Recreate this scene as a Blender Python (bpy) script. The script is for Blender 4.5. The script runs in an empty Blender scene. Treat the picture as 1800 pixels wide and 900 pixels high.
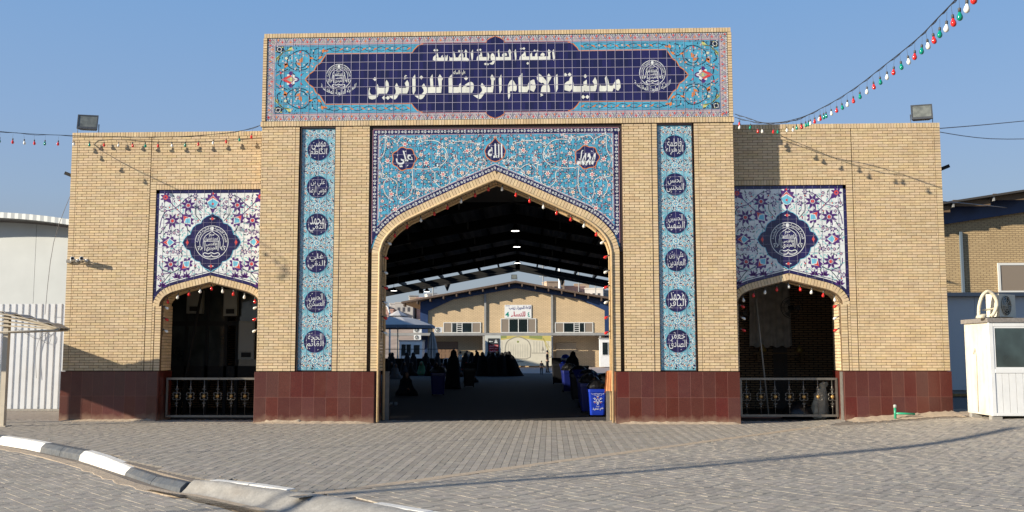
import bpy, bmesh, math, random
from math import sin, cos, pi, radians, sqrt, atan2, hypot
from mathutils import Vector, Matrix, Euler
random.seed(7)
SC = bpy.context.scene
COL = SC.collection

# ---------------------------------------------------------------- camera
cam = bpy.data.cameras.new('camera')
cam.sensor_width = 36.0
cam.lens = 1717.5 / 1800 * 36.0
cam.clip_start = 0.1
cam.clip_end = 3000
cam_o = bpy.data.objects.new('camera', cam)
COL.objects.link(cam_o)
CAM = Vector((1.2696, -22.3546, 1.60))
cam_o.matrix_world = (Matrix.Translation(CAM) @ Matrix.Rotation(0.0393, 4, 'Z')
                      @ Matrix.Rotation(pi / 2 + 0.0982, 4, 'X') @ Matrix.Rotation(-0.0008, 4, 'Z'))
SC.camera = cam_o

# ---------------------------------------------------------------- sky, sun, exposure
SUN_AZ = radians(65.0)      # light travels towards +x and +y
SUN_EL = radians(17.5)
world = bpy.data.worlds.new('World')
SC.world = world
world.use_nodes = True
nt = world.node_tree
nt.nodes.clear()
sky = nt.nodes.new('ShaderNodeTexSky')
sky.sky_type = 'NISHITA'
sky.sun_disc = False
sky.sun_elevation = SUN_EL
sky.sun_rotation = pi + SUN_AZ
sky.altitude = 100
sky.air_density = 1.0
sky.dust_density = 0.8
sky.ozone_density = 2.0
bg = nt.nodes.new('ShaderNodeBackground')
bg.inputs['Strength'].default_value = 0.075
wo = nt.nodes.new('ShaderNodeOutputWorld')
# a clear, slightly hazy sky: the Nishita sky blended with a smooth blue that pales to the horizon
tcw = nt.nodes.new('ShaderNodeTexCoord'); spw = nt.nodes.new('ShaderNodeSeparateXYZ'); rw = nt.nodes.new('ShaderNodeValToRGB')
nt.links.new(tcw.outputs['Generated'], spw.inputs[0]); nt.links.new(spw.outputs[2], rw.inputs[0])
K = 1.0 / (0.075 * 1.54)
rw.color_ramp.elements[0].position = 0.0; rw.color_ramp.elements[0].color = (.30 * K / 20, .34 * K / 20, .40 * K / 20, 1)
rw.color_ramp.elements[1].position = 1.0; rw.color_ramp.elements[1].color = (.05 * K / 20, .14 * K / 20, .36 * K / 20, 1)
for ps, c in ((.10, (.33, .385, .48)), (.15, (.315, .43, .61)), (.22, (.275, .425, .68)), (.36, (.20, .39, .71)), (.6, (.10, .25, .54))):
    e = rw.color_ramp.elements.new(ps); e.color = tuple(v * K / 20 for v in c) + (1,)
sc20 = nt.nodes.new('ShaderNodeVectorMath'); sc20.operation = 'SCALE'; sc20.inputs['Scale'].default_value = 20
nt.links.new(rw.outputs[0], sc20.inputs[0])
mxw = nt.nodes.new('ShaderNodeMix'); mxw.data_type = 'RGBA'; mxw.inputs['Factor'].default_value = 0.8
nt.links.new(sky.outputs[0], mxw.inputs['A']); nt.links.new(sc20.outputs[0], mxw.inputs['B'])
nt.links.new(mxw.outputs['Result'], bg.inputs[0])
nt.links.new(bg.outputs[0], wo.inputs[0])
sun = bpy.data.lights.new('sun', 'SUN')
sun.energy = 5.0
sun.angle = radians(0.53)
sun.color = (1.0, 0.90, 0.74)
sun_o = bpy.data.objects.new('sun', sun)
COL.objects.link(sun_o)
TRAVEL = Vector((sin(SUN_AZ) * cos(SUN_EL), cos(SUN_AZ) * cos(SUN_EL), -sin(SUN_EL)))
sun_o.rotation_euler = TRAVEL.to_track_quat('-Z', 'Y').to_euler()
sun_o.location = (-30, -20, 20)
SC.view_settings.view_transform = 'Standard'
SC.view_settings.look = 'None'
SC.view_settings.exposure = 0.68
SC.view_settings.gamma = 1.0
SC.cycles.max_bounces = 6

# ---------------------------------------------------------------- materials
MATS = {}


def mat(name, color, rough=0.7, metal=0.0, var=0.0, hue=0.0, grain=0.0, gscale=20.0, bump=0.0, bscale=40.0,
        spec=0.5, dirt=0.0, dirt_col=(0.2, 0.16, 0.11), dscale=1.2, coat=0.0, alpha=1.0, emit=None, cell=None,
        speck=None, trans=0.0, dirt2=None, dust=None):
    if name in MATS:
        return MATS[name]
    m = bpy.data.materials.new(name)
    m.use_nodes = True
    n = m.node_tree.nodes
    l = m.node_tree.links
    b = n['Principled BSDF']
    b.inputs['Roughness'].default_value = rough
    b.inputs['Metallic'].default_value = metal
    b.inputs['Specular IOR Level'].default_value = spec
    b.inputs['Coat Weight'].default_value = coat
    b.inputs['Coat Roughness'].default_value = 0.08
    if trans:
        b.inputs['Transmission Weight'].default_value = trans
    geo = n.new('ShaderNodeNewGeometry')
    rgb = n.new('ShaderNodeRGB')
    rgb.outputs[0].default_value = (*color, 1)
    cur = rgb.outputs[0]
    if var or hue:
        oi = n.new('ShaderNodeObjectInfo')
        a = n.new('ShaderNodeMath'); a.operation = 'ADD'
        l.new(geo.outputs['Random Per Island'], a.inputs[0]); l.new(oi.outputs['Random'], a.inputs[1])
        src = a.outputs[0]
        if cell:
            vm = n.new('ShaderNodeVectorMath'); vm.operation = 'MULTIPLY_ADD'
            vm.inputs[1].default_value = (1 / cell, 1 / cell, 1 / cell)
            vm.inputs[2].default_value = (0.5, 0.37, 0.0)
            fl = n.new('ShaderNodeVectorMath'); fl.operation = 'FLOOR'
            l.new(geo.outputs['Position'], vm.inputs[0]); l.new(vm.outputs[0], fl.inputs[0])
            wn = n.new('ShaderNodeTexWhiteNoise'); wn.noise_dimensions = '3D'
            l.new(fl.outputs[0], wn.inputs['Vector'])
            src = wn.outputs['Value']
        w2 = n.new('ShaderNodeTexWhiteNoise'); w2.noise_dimensions = '1D'
        l.new(src, w2.inputs['W'])
        hs = n.new('ShaderNodeHueSaturation')
        mr = n.new('ShaderNodeMapRange')
        mr.inputs[3].default_value = 1 - var; mr.inputs[4].default_value = 1 + var
        l.new(w2.outputs['Value'], mr.inputs[0]); l.new(mr.outputs[0], hs.inputs['Value'])
        if hue:
            sp = n.new('ShaderNodeSeparateColor')
            l.new(w2.outputs['Color'], sp.inputs[0])
            mh = n.new('ShaderNodeMapRange')
            mh.inputs[3].default_value = 0.5 - hue; mh.inputs[4].default_value = 0.5 + hue
            l.new(sp.outputs[1], mh.inputs[0]); l.new(mh.outputs[0], hs.inputs['Hue'])
            ms = n.new('ShaderNodeMapRange')
            ms.inputs[3].default_value = 1 - var; ms.inputs[4].default_value = 1 + var * .6
            l.new(sp.outputs[2], ms.inputs[0]); l.new(ms.outputs[0], hs.inputs['Saturation'])
        l.new(cur, hs.inputs['Color'])
        cur = hs.outputs[0]
    if grain:
        nz = n.new('ShaderNodeTexNoise'); nz.inputs['Scale'].default_value = gscale
        nz.inputs['Detail'].default_value = 5
        l.new(geo.outputs['Position'], nz.inputs['Vector'])
        mr = n.new('ShaderNodeMapRange')
        mr.inputs[1].default_value = .3; mr.inputs[2].default_value = .7
        mr.inputs[3].default_value = 1 - grain; mr.inputs[4].default_value = 1 + grain
        l.new(nz.outputs['Fac'], mr.inputs[0])
        mx = n.new('ShaderNodeVectorMath'); mx.operation = 'SCALE'
        l.new(cur, mx.inputs[0]); l.new(mr.outputs[0], mx.inputs['Scale'])
        cur = mx.outputs[0]
    if speck:
        vz = n.new('ShaderNodeTexVoronoi'); vz.inputs['Scale'].default_value = speck[1]
        l.new(geo.outputs['Position'], vz.inputs['Vector'])
        cr = n.new('ShaderNodeMapRange')
        cr.inputs[1].default_value = .10; cr.inputs[2].default_value = .30
        cr.inputs[3].default_value = speck[2]; cr.inputs[4].default_value = 0
        l.new(vz.outputs['Distance'], cr.inputs[0])
        mx = n.new('ShaderNodeMix'); mx.data_type = 'RGBA'
        l.new(cr.outputs[0], mx.inputs['Factor'])
        l.new(cur, mx.inputs['A']); mx.inputs['B'].default_value = (*speck[0], 1)
        cur = mx.outputs['Result']
    if dirt:
        nz = n.new('ShaderNodeTexNoise'); nz.inputs['Scale'].default_value = dscale
        nz.inputs['Detail'].default_value = 8; nz.inputs['Roughness'].default_value = .65
        l.new(geo.outputs['Position'], nz.inputs['Vector'])
        mr = n.new('ShaderNodeMapRange')
        mr.inputs[1].default_value = .48; mr.inputs[2].default_value = .72
        mr.inputs[3].default_value = 0; mr.inputs[4].default_value = dirt
        l.new(nz.outputs['Fac'], mr.inputs[0])
        mx = n.new('ShaderNodeMix'); mx.data_type = 'RGBA'
        l.new(mr.outputs[0], mx.inputs['Factor'])
        l.new(cur, mx.inputs['A']); mx.inputs['B'].default_value = (*dirt_col, 1)
        cur = mx.outputs['Result']
    if dirt2:      # amount, colour, scale: darker stains
        nz = n.new('ShaderNodeTexNoise'); nz.inputs['Scale'].default_value = dirt2[2]
        nz.inputs['Detail'].default_value = 7; nz.inputs['Roughness'].default_value = .6; nz.inputs['Distortion'].default_value = .6
        l.new(geo.outputs['Position'], nz.inputs['Vector'])
        mr = n.new('ShaderNodeMapRange')
        mr.inputs[1].default_value = .52; mr.inputs[2].default_value = .70
        mr.inputs[3].default_value = 0; mr.inputs[4].default_value = dirt2[0]
        l.new(nz.outputs['Fac'], mr.inputs[0])
        mx = n.new('ShaderNodeMix'); mx.data_type = 'RGBA'
        l.new(mr.outputs[0], mx.inputs['Factor'])
        l.new(cur, mx.inputs['A']); mx.inputs['B'].default_value = (*dirt2[1], 1)
        cur = mx.outputs['Result']
    if dust:       # height, colour: splashed dust on the foot of a wall, ragged upper edge
        sx_ = n.new('ShaderNodeSeparateXYZ'); l.new(geo.outputs['Position'], sx_.inputs[0])
        nz = n.new('ShaderNodeTexNoise'); nz.inputs['Scale'].default_value = 6; nz.inputs['Detail'].default_value = 6
        l.new(geo.outputs['Position'], nz.inputs['Vector'])
        m1 = n.new('ShaderNodeMath'); m1.operation = 'MULTIPLY'; m1.inputs[1].default_value = dust[0] * 2
        l.new(nz.outputs['Fac'], m1.inputs[0])
        m2 = n.new('ShaderNodeMath'); m2.operation = 'SUBTRACT'; l.new(m1.outputs[0], m2.inputs[0]); l.new(sx_.outputs[2], m2.inputs[1])
        mr = n.new('ShaderNodeMapRange'); mr.inputs[1].default_value = -.05; mr.inputs[2].default_value = dust[0]
        mr.inputs[3].default_value = 0; mr.inputs[4].default_value = .65
        l.new(m2.outputs[0], mr.inputs[0])
        mx = n.new('ShaderNodeMix'); mx.data_type = 'RGBA'
        l.new(mr.outputs[0], mx.inputs['Factor'])
        l.new(cur, mx.inputs['A']); mx.inputs['B'].default_value = (*dust[1], 1)
        cur = mx.outputs['Result']
    l.new(cur, b.inputs['Base Color'])
    if cell and not bump:      # every tile set a hair out of true
        ad = n.new('ShaderNodeVectorMath'); ad.operation = 'MULTIPLY_ADD'
        l.new(wn.outputs['Color'], ad.inputs[0]); ad.inputs[1].default_value = (.05, .05, .05)
        sb = n.new('ShaderNodeVectorMath'); sb.operation = 'SUBTRACT'; sb.inputs[1].default_value = (.025, .025, .025)
        l.new(geo.outputs['Normal'], ad.inputs[2]); l.new(ad.outputs[0], sb.inputs[0])
        nn = n.new('ShaderNodeVectorMath'); nn.operation = 'NORMALIZE'; l.new(sb.outputs[0], nn.inputs[0])
        l.new(nn.outputs[0], b.inputs['Normal'])
    if bump:
        nz = n.new('ShaderNodeTexNoise'); nz.inputs['Scale'].default_value = bscale
        nz.inputs['Detail'].default_value = 4
        l.new(geo.outputs['Position'], nz.inputs['Vector'])
        bp = n.new('ShaderNodeBump'); bp.inputs['Strength'].default_value = bump
        bp.inputs['Distance'].default_value = 0.01
        l.new(nz.outputs['Fac'], bp.inputs['Height']); l.new(bp.outputs[0], b.inputs['Normal'])
    if emit:
        b.inputs['Emission Color'].default_value = (*emit[0], 1)
        b.inputs['Emission Strength'].default_value = emit[1]
    if alpha < 1:
        b.inputs['Alpha'].default_value = alpha
    MATS[name] = m
    return m


def brick_mat(name, c1, c2, mortar, bw, bh, axis='XZ', ms=0.012, rough=.85):
    """courses of brick too far away to tell apart singly"""
    m = bpy.data.materials.new(name)
    m.use_nodes = True
    n = m.node_tree.nodes; l = m.node_tree.links
    b = n['Principled BSDF']; b.inputs['Roughness'].default_value = rough
    tc = n.new('ShaderNodeTexCoord')
    sp = n.new('ShaderNodeSeparateXYZ'); cb = n.new('ShaderNodeCombineXYZ')
    l.new(tc.outputs['Object'], sp.inputs[0])
    l.new(sp.outputs['XYZ'.index(axis[0])], cb.inputs[0]); l.new(sp.outputs['XYZ'.index(axis[1])], cb.inputs[1])
    br = n.new('ShaderNodeTexBrick')
    br.inputs['Scale'].default_value = 1
    br.inputs['Brick Width'].default_value = bw; br.inputs['Row Height'].default_value = bh
    br.inputs['Mortar Size'].default_value = ms
    br.inputs['Color1'].default_value = (*c1, 1); br.inputs['Color2'].default_value = (*c2, 1)
    br.inputs['Mortar'].default_value = (*mortar, 1)
    l.new(cb.outputs[0], br.inputs['Vector'])
    nz = n.new('ShaderNodeTexNoise'); nz.inputs['Scale'].default_value = .8; nz.inputs['Detail'].default_value = 6
    l.new(tc.outputs['Object'], nz.inputs['Vector'])
    mr = n.new('ShaderNodeMapRange'); mr.inputs[3].default_value = .8; mr.inputs[4].default_value = 1.15
    l.new(nz.outputs['Fac'], mr.inputs[0])
    vs = n.new('ShaderNodeVectorMath'); vs.operation = 'SCALE'
    l.new(br.outputs['Color'], vs.inputs[0]); l.new(mr.outputs[0], vs.inputs['Scale'])
    l.new(vs.outputs[0], b.inputs['Base Color'])
    bp = n.new('ShaderNodeBump'); bp.inputs['Strength'].default_value = .4; bp.inputs['Distance'].default_value = .01
    iv = n.new('ShaderNodeMath'); iv.operation = 'SUBTRACT'; iv.inputs[0].default_value = 1
    l.new(br.outputs['Fac'], iv.inputs[1]); l.new(iv.outputs[0], bp.inputs['Height'])
    l.new(bp.outputs[0], b.inputs['Normal'])
    MATS[name] = m
    return m


BRICK = mat('buff_brick', (.60, .455, .272), .85, var=.085, hue=.006, grain=.10, gscale=9, bump=.25, bscale=60,
            dirt=.22, dirt_col=(.30, .21, .12), dscale=.9, dirt2=(.16, (.22, .15, .09), 2.6))
MORTAR = mat('brown_mortar', (.125, .080, .042), .95, grain=.3, gscale=30)
TRIM = mat('cream_trim', (.55, .40, .22), .6, grain=.12, gscale=12)
GRANITE = mat('red_granite', (.083, .0175, .012), .32, var=.14, hue=.006, grain=.25, gscale=60, speck=((.2, .07, .05), 110, .6),
              dirt=.12, dirt_col=(.2, .10, .07), dscale=2.2, dust=(.13, (.32, .22, .15)))
GROUTR = mat('granite_joint', (.20, .085, .065), .8)
FRAME = mat('dark_frame', (.035, .02, .02), .6)
NAVY = mat('navy_glaze', (.012, .008, .062), .22, var=.28, cell=.2004, coat=.3)
TURQ = mat('turquoise_glaze', (.070, .315, .465), .2, var=.12, cell=.2004, grain=.16, gscale=7, coat=.3)
PALE = mat('pale_glaze', (.17, .38, .46), .2, var=.1, grain=.12, gscale=9, coat=.2)
WHITE = mat('white_glaze', (.66, .69, .68), .2, var=.05, cell=.2004, coat=.2)
LETTER = mat('letter_cream', (.66, .67, .60), .3, var=.06, cell=.2004, grain=.06, gscale=30)
GROUT = mat('tile_joint', (.36, .34, .46), .7)
PINK = mat('pink_glaze', (.48, .24, .26), .25)
ORANGE = mat('orange_glaze', (.62, .20, .045), .25)
RED = mat('red_glaze', (.58, .06, .05), .25)
BLACKG = mat('black_glaze', (.012, .014, .03), .25)
GREY_GREEN = mat('grey_green_glaze', (.30, .36, .30), .25)
LBLUE = mat('light_blue_glaze', (.14, .47, .62), .25)
YEL = mat('yellow_glaze', (.62, .62, .16), .25)
PURPLE = mat('violet_glaze', (.075, .02, .15), .22)
TEAL = mat('teal_glaze', (.20, .48, .48), .25)
PAVER = mat('concrete_paver', (.365, .322, .262), .85, var=.075, hue=.008, grain=.16, gscale=5, bump=.3, bscale=90,
            dirt=.32, dirt_col=(.38, .32, .24), dscale=.45, dirt2=(.38, (.17, .155, .14), .8))
JOINT = mat('sandy_joint', (.20, .165, .13), .95, grain=.3, gscale=25)
SAND = mat('sand', (.46, .36, .25), .95, grain=.18, gscale=14, bump=.6, bscale=40)
CONCRETE = mat('concrete', (.31, .295, .265), .9, grain=.16, gscale=9, bump=.5, bscale=35, dirt=.4,
               dirt_col=(.22, .18, .14), dscale=2.5)
KWHITE = mat('kerb_white_paint', (.78, .75, .68), .6, grain=.07, gscale=16, bump=.3, bscale=40, dirt=.45,
             dirt_col=(.42, .36, .28), dscale=5)
KBLACK = mat('kerb_black_paint', (.075, .082, .09), .6, grain=.25, gscale=14, bump=.3, bscale=40, dirt=.4,
             dirt_col=(.2, .18, .15), dscale=4)
STEEL = mat('grey_steel', (.20, .185, .165), .5, metal=.3, grain=.15, gscale=12)
BSTEEL = mat('black_steel', (.014, .0135, .013), .75, spec=.3)
SHEET = mat('roof_sheet', (.13, .125, .12), .7)
CABLE = mat('black_cable', (.02, .02, .022), .6)
GREYW = mat('thin_grey_wire', (.16, .16, .17), .5)
BULB_W = mat('white_bulb', (.80, .79, .72), .12, coat=.5)
BULB_R = mat('red_bulb', (.66, .025, .02), .12, coat=.5)
BULB_G = mat('green_bulb', (.0, .25, .17), .12, coat=.5)
SOCKET = mat('socket_grey', (.07, .07, .07), .6)
WPAINT = mat('white_paint', (.72, .73, .72), .45, grain=.05, gscale=4, dirt=.12, dirt_col=(.5, .42, .3), dscale=1.5)
WMETAL = mat('white_sheet_metal', (.64, .67, .70), .4, grain=.04, gscale=3, dirt=.14, dirt_col=(.5, .45, .38), dscale=1.3)
WARE = mat('pale_panel', (.58, .60, .58), .55, grain=.05, gscale=.6)
CREAMM = mat('cream_metal', (.52, .46, .36), .45, grain=.1, gscale=6, dirt=.2, dscale=3)
GLASS_D = mat('dark_glass', (.012, .02, .022), .06, spec=.8, coat=.6)
GLASS_T = mat('tinted_glass', (.035, .055, .055), .05, spec=.8, coat=.6, grain=.4, gscale=2.5)
BLACKC = mat('black_cloth', (.006, .006, .007), .9)
SKIN = mat('skin', (.30, .17, .11), .6)
HAIR = mat('black_hair', (.01, .008, .007), .7)


# ---------------------------------------------------------------- mesh building
class MB:
    def __init__(s):
        s.v = []; s.f = []; s.m = []; s.mats = []; s.smooth = []

    def mi(s, m):
        if m not in s.mats:
            s.mats.append(m)
        return s.mats.index(m)

    def add(s, vs, fs, m, smooth=False):
        o = len(s.v)
        s.v += [tuple(v) for v in vs]
        k = s.mi(m)
        for f in fs:
            s.f.append([i + o for i in f]); s.m.append(k); s.smooth.append(smooth)

    def box(s, a, b, m, M=None):
        x0, y0, z0 = a; x1, y1, z1 = b
        vs = [(x0, y0, z0), (x1, y0, z0), (x1, y1, z0), (x0, y1, z0), (x0, y0, z1), (x1, y0, z1), (x1, y1, z1), (x0, y1, z1)]
        if M is not None:
            vs = [M @ Vector(v) for v in vs]
        s.add(vs, [(0, 3, 2, 1), (4, 5, 6, 7), (0, 1, 5, 4), (1, 2, 6, 5), (2, 3, 7, 6), (3, 0, 4, 7)], m)

    def prism(s, poly, y0, y1, m):
        """polygon in x,z pushed from y0 (front) to y1"""
        n = len(poly)
        if sum(poly[i][0] * poly[(i + 1) % n][1] - poly[(i + 1) % n][0] * poly[i][1] for i in range(n)) < 0:
            poly = poly[::-1]
        vs = [(x, y0, z) for x, z in poly] + [(x, y1, z) for x, z in poly]
        fs = [list(range(n)), list(range(2 * n - 1, n - 1, -1))]
        fs += [(i, i + n, (i + 1) % n + n, (i + 1) % n) for i in range(n)]
        s.add(vs, fs, m)

    def flat(s, poly, y, m):
        n = len(poly)
        if sum(poly[i][0] * poly[(i + 1) % n][1] - poly[(i + 1) % n][0] * poly[i][1] for i in range(n)) < 0:
            poly = poly[::-1]
        s.add([(x, y, z) for x, z in poly], [list(range(n))], m)

    def ribbon(s, pts, w, y, m, taper=False, closed=False):
        """painted line in the x,z plane"""
        P = [Vector((p[0], p[1])) for p in pts]
        if closed:
            P = P + [P[0]]
        n = len(P)
        L = []; R = []
        for i in range(n):
            if closed and i in (0, n - 1):
                d = (P[1] - P[0]).normalized() + (P[-1] - P[-2]).normalized()
            else:
                d = P[min(i + 1, n - 1)] - P[max(i - 1, 0)]
            if d.length < 1e-9:
                d = Vector((1, 0))
            d.normalize()
            q = Vector((-d.y, d.x))
            ww = w / 2
            if taper:
                ww *= max(.25, sin(pi * (i + .5) / n))
            L.append(P[i] + q * ww); R.append(P[i] - q * ww)
        vs = [(p.x, y, p.y) for p in L] + [(p.x, y, p.y) for p in R]
        s.add(vs, [(i + n, i + 1 + n, i + 1, i) for i in range(n - 1)], m)

    def tube(s, pts, r, m, n=6, caps=True, smooth=True):
        P = [Vector(p) for p in pts]
        rs = r if isinstance(r, (list, tuple)) else [r] * len(P)
        vs = []; fs = []
        prev = None
        for i, p in enumerate(P):
            d = (P[min(i + 1, len(P) - 1)] - P[max(i - 1, 0)])
            d.normalize()
            u = Vector((0, 0, 1)) if abs(d.z) < .95 else Vector((1, 0, 0))
            if prev is not None:
                u = prev
            a = d.cross(u).normalized(); b = a.cross(d).normalized()
            prev = b
            for k in range(n):
                t = 2 * pi * k / n
                vs.append(p + a * cos(t) * rs[i] + b * sin(t) * rs[i])
        for i in range(len(P) - 1):
            for k in range(n):
                k2 = (k + 1) % n
                fs.append((i * n + k, (i + 1) * n + k, (i + 1) * n + k2, i * n + k2))
        if caps:
            fs.append(tuple(range(n))); fs.append(tuple((len(P) - 1) * n + k for k in reversed(range(n))))
        s.add(vs, fs, m, smooth)

    def lathe(s, prof, m, n=10, c=(0, 0, 0), smooth=True, sx=1, sy=1, M=None):
        vs = []; fs = []
        for r, z in prof:
            for k in range(n):
                t = 2 * pi * k / n
                v = Vector((c[0] + r * cos(t) * sx, c[1] + r * sin(t) * sy, c[2] + z))
                vs.append(M @ v if M is not None else v)
        for i in range(len(prof) - 1):
            for k in range(n):
                k2 = (k + 1) % n
                fs.append((i * n + k, i * n + k2, (i + 1) * n + k2, (i + 1) * n + k))
        fs.append(tuple(reversed(range(n)))); fs.append(tuple((len(prof) - 1) * n + k for k in range(n)))
        s.add(vs, fs, m, smooth)

    def mesh(s, name):
        me = bpy.data.meshes.new(name)
        me.from_pydata([tuple(v) for v in s.v], [], s.f)
        for m in s.mats:
            me.materials.append(m)
        me.polygons.foreach_set('material_index', s.m)
        me.polygons.foreach_set('use_smooth', s.smooth)
        me.update()
        return me

    def obj(s, name, parent=None, **k):
        return link(name, s.mesh(name), parent, **k)


def link(name, data, parent=None, loc=None, rot=None, scale=None, **k):
    o = bpy.data.objects.new(name, data)
    COL.objects.link(o)
    if parent is not None:
        o.parent = parent
    if loc is not None:
        o.location = loc
    if rot is not None:
        o.rotation_euler = rot
    if scale is not None:
        o.scale = scale
    for a, b in k.items():
        o[a] = b
    return o


def thing(name, label, category, loc=(0, 0, 0), rz=0.0, group=None):
    o = link(name, None, None, loc, (0, 0, rz), label=label, category=category)
    o.empty_display_size = .3
    if group:
        o['group'] = group
    return o


def kids(o):
    return [c for c in KID.get(o.name, [])]


def copy_tree(root, loc=None, rz=None, label=None, scale=None):
    def cp(o, parent):
        c = o.copy(); COL.objects.link(c); c.parent = parent
        for ch in list(o.children):
            cp(ch, c)
        return c
    r = cp(root, None)
    if loc is not None: r.location = loc
    if rz is not None: r.rotation_euler = (0, 0, rz)
    if scale is not None: r.scale = scale
    if label: r['label'] = label
    return r


UNIT = {}


def unit_box(m):
    """cube of 1 m centred on the origin, shared by alike pieces"""
    if m.name not in UNIT:
        b = MB(); b.box((-.5, -.5, -.5), (.5, .5, .5), m)
        UNIT[m.name] = b.mesh('piece')
    return UNIT[m.name]


class Pieces:
    """alike pieces: the largest in view as single objects, the rest joined"""
    def __init__(s, name, m, limit=300):
        s.name = name; s.m = m; s.limit = limit; s.items = []

    def box(s, x0, x1, y0, y1, z0, z1, parent):
        s.items.append((((x0 + x1) / 2, (y0 + y1) / 2, (z0 + z1) / 2), (x1 - x0, y1 - y0, z1 - z0), 0.0, parent))

    def rbox(s, c, size, ang, parent):
        s.items.append((c, size, ang, parent))

    def build(s, rest_parent, rest_name, axis='Y'):
        def area(it):
            c, sz, a, p = it
            d = (Vector(c) - CAM).length
            big = sorted(sz)[1] * sorted(sz)[2]
            return big / d / d
        it = sorted(s.items, key=area, reverse=True)
        for c, sz, a, p in it[:s.limit]:
            rot = a if isinstance(a, tuple) else (0, -a, 0) if axis == 'Y' else (0, 0, a)
            link(s.name, unit_box(s.m), p, c, rot if a else None, sz)
        if it[s.limit:]:
            by = {}
            for q in it[s.limit:]:
                by.setdefault(q[3] if rest_parent is None else rest_parent, []).append(q)
            for par, qs in by.items():
                b = MB()
                for c, sz, a, p in qs:
                    M = Matrix.Translation(Vector(c)) @ (Euler(a).to_matrix().to_4x4() if isinstance(a, tuple) else Matrix.Rotation(-a if axis == 'Y' else a, 4, axis))
                    h = Vector(sz) / 2
                    b.box(-h, h, s.m, M)
                b.obj(rest_name, par, kind='stuff')


# ---------------------------------------------------------------- writing
FORMS = {}
_t = {'ا': 'FE8D FE8E - -', 'أ': 'FE83 FE84 - -', 'إ': 'FE87 FE88 - -', 'آ': 'FE81 FE82 - -', 'ب': 'FE8F FE90 FE91 FE92', 'ة': 'FE93 FE94 - -',
      'ت': 'FE95 FE96 FE97 FE98', 'ث': 'FE99 FE9A FE9B FE9C', 'ج': 'FE9D FE9E FE9F FEA0', 'ح': 'FEA1 FEA2 FEA3 FEA4',
      'خ': 'FEA5 FEA6 FEA7 FEA8', 'د': 'FEA9 FEAA - -', 'ذ': 'FEAB FEAC - -', 'ر': 'FEAD FEAE - -', 'ز': 'FEAF FEB0 - -',
      'س': 'FEB1 FEB2 FEB3 FEB4', 'ش': 'FEB5 FEB6 FEB7 FEB8', 'ص': 'FEB9 FEBA FEBB FEBC', 'ض': 'FEBD FEBE FEBF FEC0',
      'ط': 'FEC1 FEC2 FEC3 FEC4', 'ع': 'FEC9 FECA FECB FECC', 'غ': 'FECD FECE FECF FED0', 'ف': 'FED1 FED2 FED3 FED4',
      'ق': 'FED5 FED6 FED7 FED8', 'ك': 'FED9 FEDA FEDB FEDC', 'ل': 'FEDD FEDE FEDF FEE0', 'م': 'FEE1 FEE2 FEE3 FEE4',
      'ن': 'FEE5 FEE6 FEE7 FEE8', 'ه': 'FEE9 FEEA FEEB FEEC', 'و': 'FEED FEEE - -', 'ى': 'FEEF FEF0 - -', 'ي': 'FEF1 FEF2 FEF3 FEF4',
      'ء': 'FE80 - - -', 'ئ': 'FE89 FE8A FE8B FE8C', 'ؤ': 'FE85 FE86 - -'}
for k_, v_ in _t.items():
    FORMS[k_] = [None if q == '-' else chr(int(q, 16)) for q in v_.split()]
LAMALEF = {'ا': ('\ufefb', '\ufefc'), 'أ': ('\ufef7', '\ufef8'), 'إ': ('\ufef9', '\ufefa')}


def shape_arabic(t):
    out = []; i = 0; joined = False
    while i < len(t):
        c = t[i]
        if c not in FORMS:
            out.append(c); joined = False; i += 1; continue
        if c == 'ل' and i + 1 < len(t) and t[i + 1] in LAMALEF:
            out.append(LAMALEF[t[i + 1]][1 if joined else 0]); joined = False; i += 2; continue
        f = FORMS[c]
        nxt = i + 1 < len(t) and t[i + 1] in FORMS and FORMS[t[i + 1]][1] is not None and f[2] is not None
        if joined and nxt: g = f[3]
        elif joined: g = f[1]
        elif nxt: g = f[2]
        else: g = f[0]
        out.append(g or f[0]); joined = nxt; i += 1
    return ''.join(reversed(out))


GLYPH = {}


def text_faces(t, bold=0.0):
    """the outline of a word as filled faces, in a box scaled to width 1"""
    key = (t, bold)
    if key in GLYPH:
        return GLYPH[key]
    s = shape_arabic(t) if any(c in FORMS for c in t) else t
    cu = bpy.data.curves.new('word', 'FONT')
    cu.body = s; cu.resolution_u = 2; cu.offset = bold; cu.fill_mode = 'FRONT'
    o = bpy.data.objects.new('word', cu)
    COL.objects.link(o)
    dg = bpy.context.evaluated_depsgraph_get()
    ev = o.evaluated_get(dg)
    me = ev.to_mesh()
    vs = [(v.co.x, v.co.y) for v in me.vertices]
    fs = [list(p.vertices) for p in me.polygons]
    ev.to_mesh_clear()
    bpy.data.objects.remove(o); bpy.data.curves.remove(cu)
    if vs:
        x0 = min(v[0] for v in vs); x1 = max(v[0] for v in vs); y0 = min(v[1] for v in vs); y1 = max(v[1] for v in vs)
        vs = [((x - x0) / (x1 - x0), (y - y0) / (y1 - y0)) for x, y in vs]
    GLYPH[key] = (vs, fs)
    return GLYPH[key]


def write(b, t, x0, x1, z0, z1, y, m, bold=.012, f=None):
    vs, fs = text_faces(t, bold)
    pts = [(x0 + (x1 - x0) * u, z0 + (z1 - z0) * w) for u, w in vs]
    if f:
        pts = [f(*p) for p in pts]
    out = []
    for q in fs:
        a = 0
        for i in range(len(q)):
            p, r = pts[q[i]], pts[q[(i + 1) % len(q)]]
            a += p[0] * r[1] - r[0] * p[1]
        out.append(q if a > 0 else q[::-1])
    b.add([(x, y, z) for x, z in pts], out, m)


def parse(t):
    return [[(int(p.split(',')[0]) / 1000, int(p.split(',')[1]) / 1000) for p in ln.split()] for ln in t.strip().split('\n')]


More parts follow.
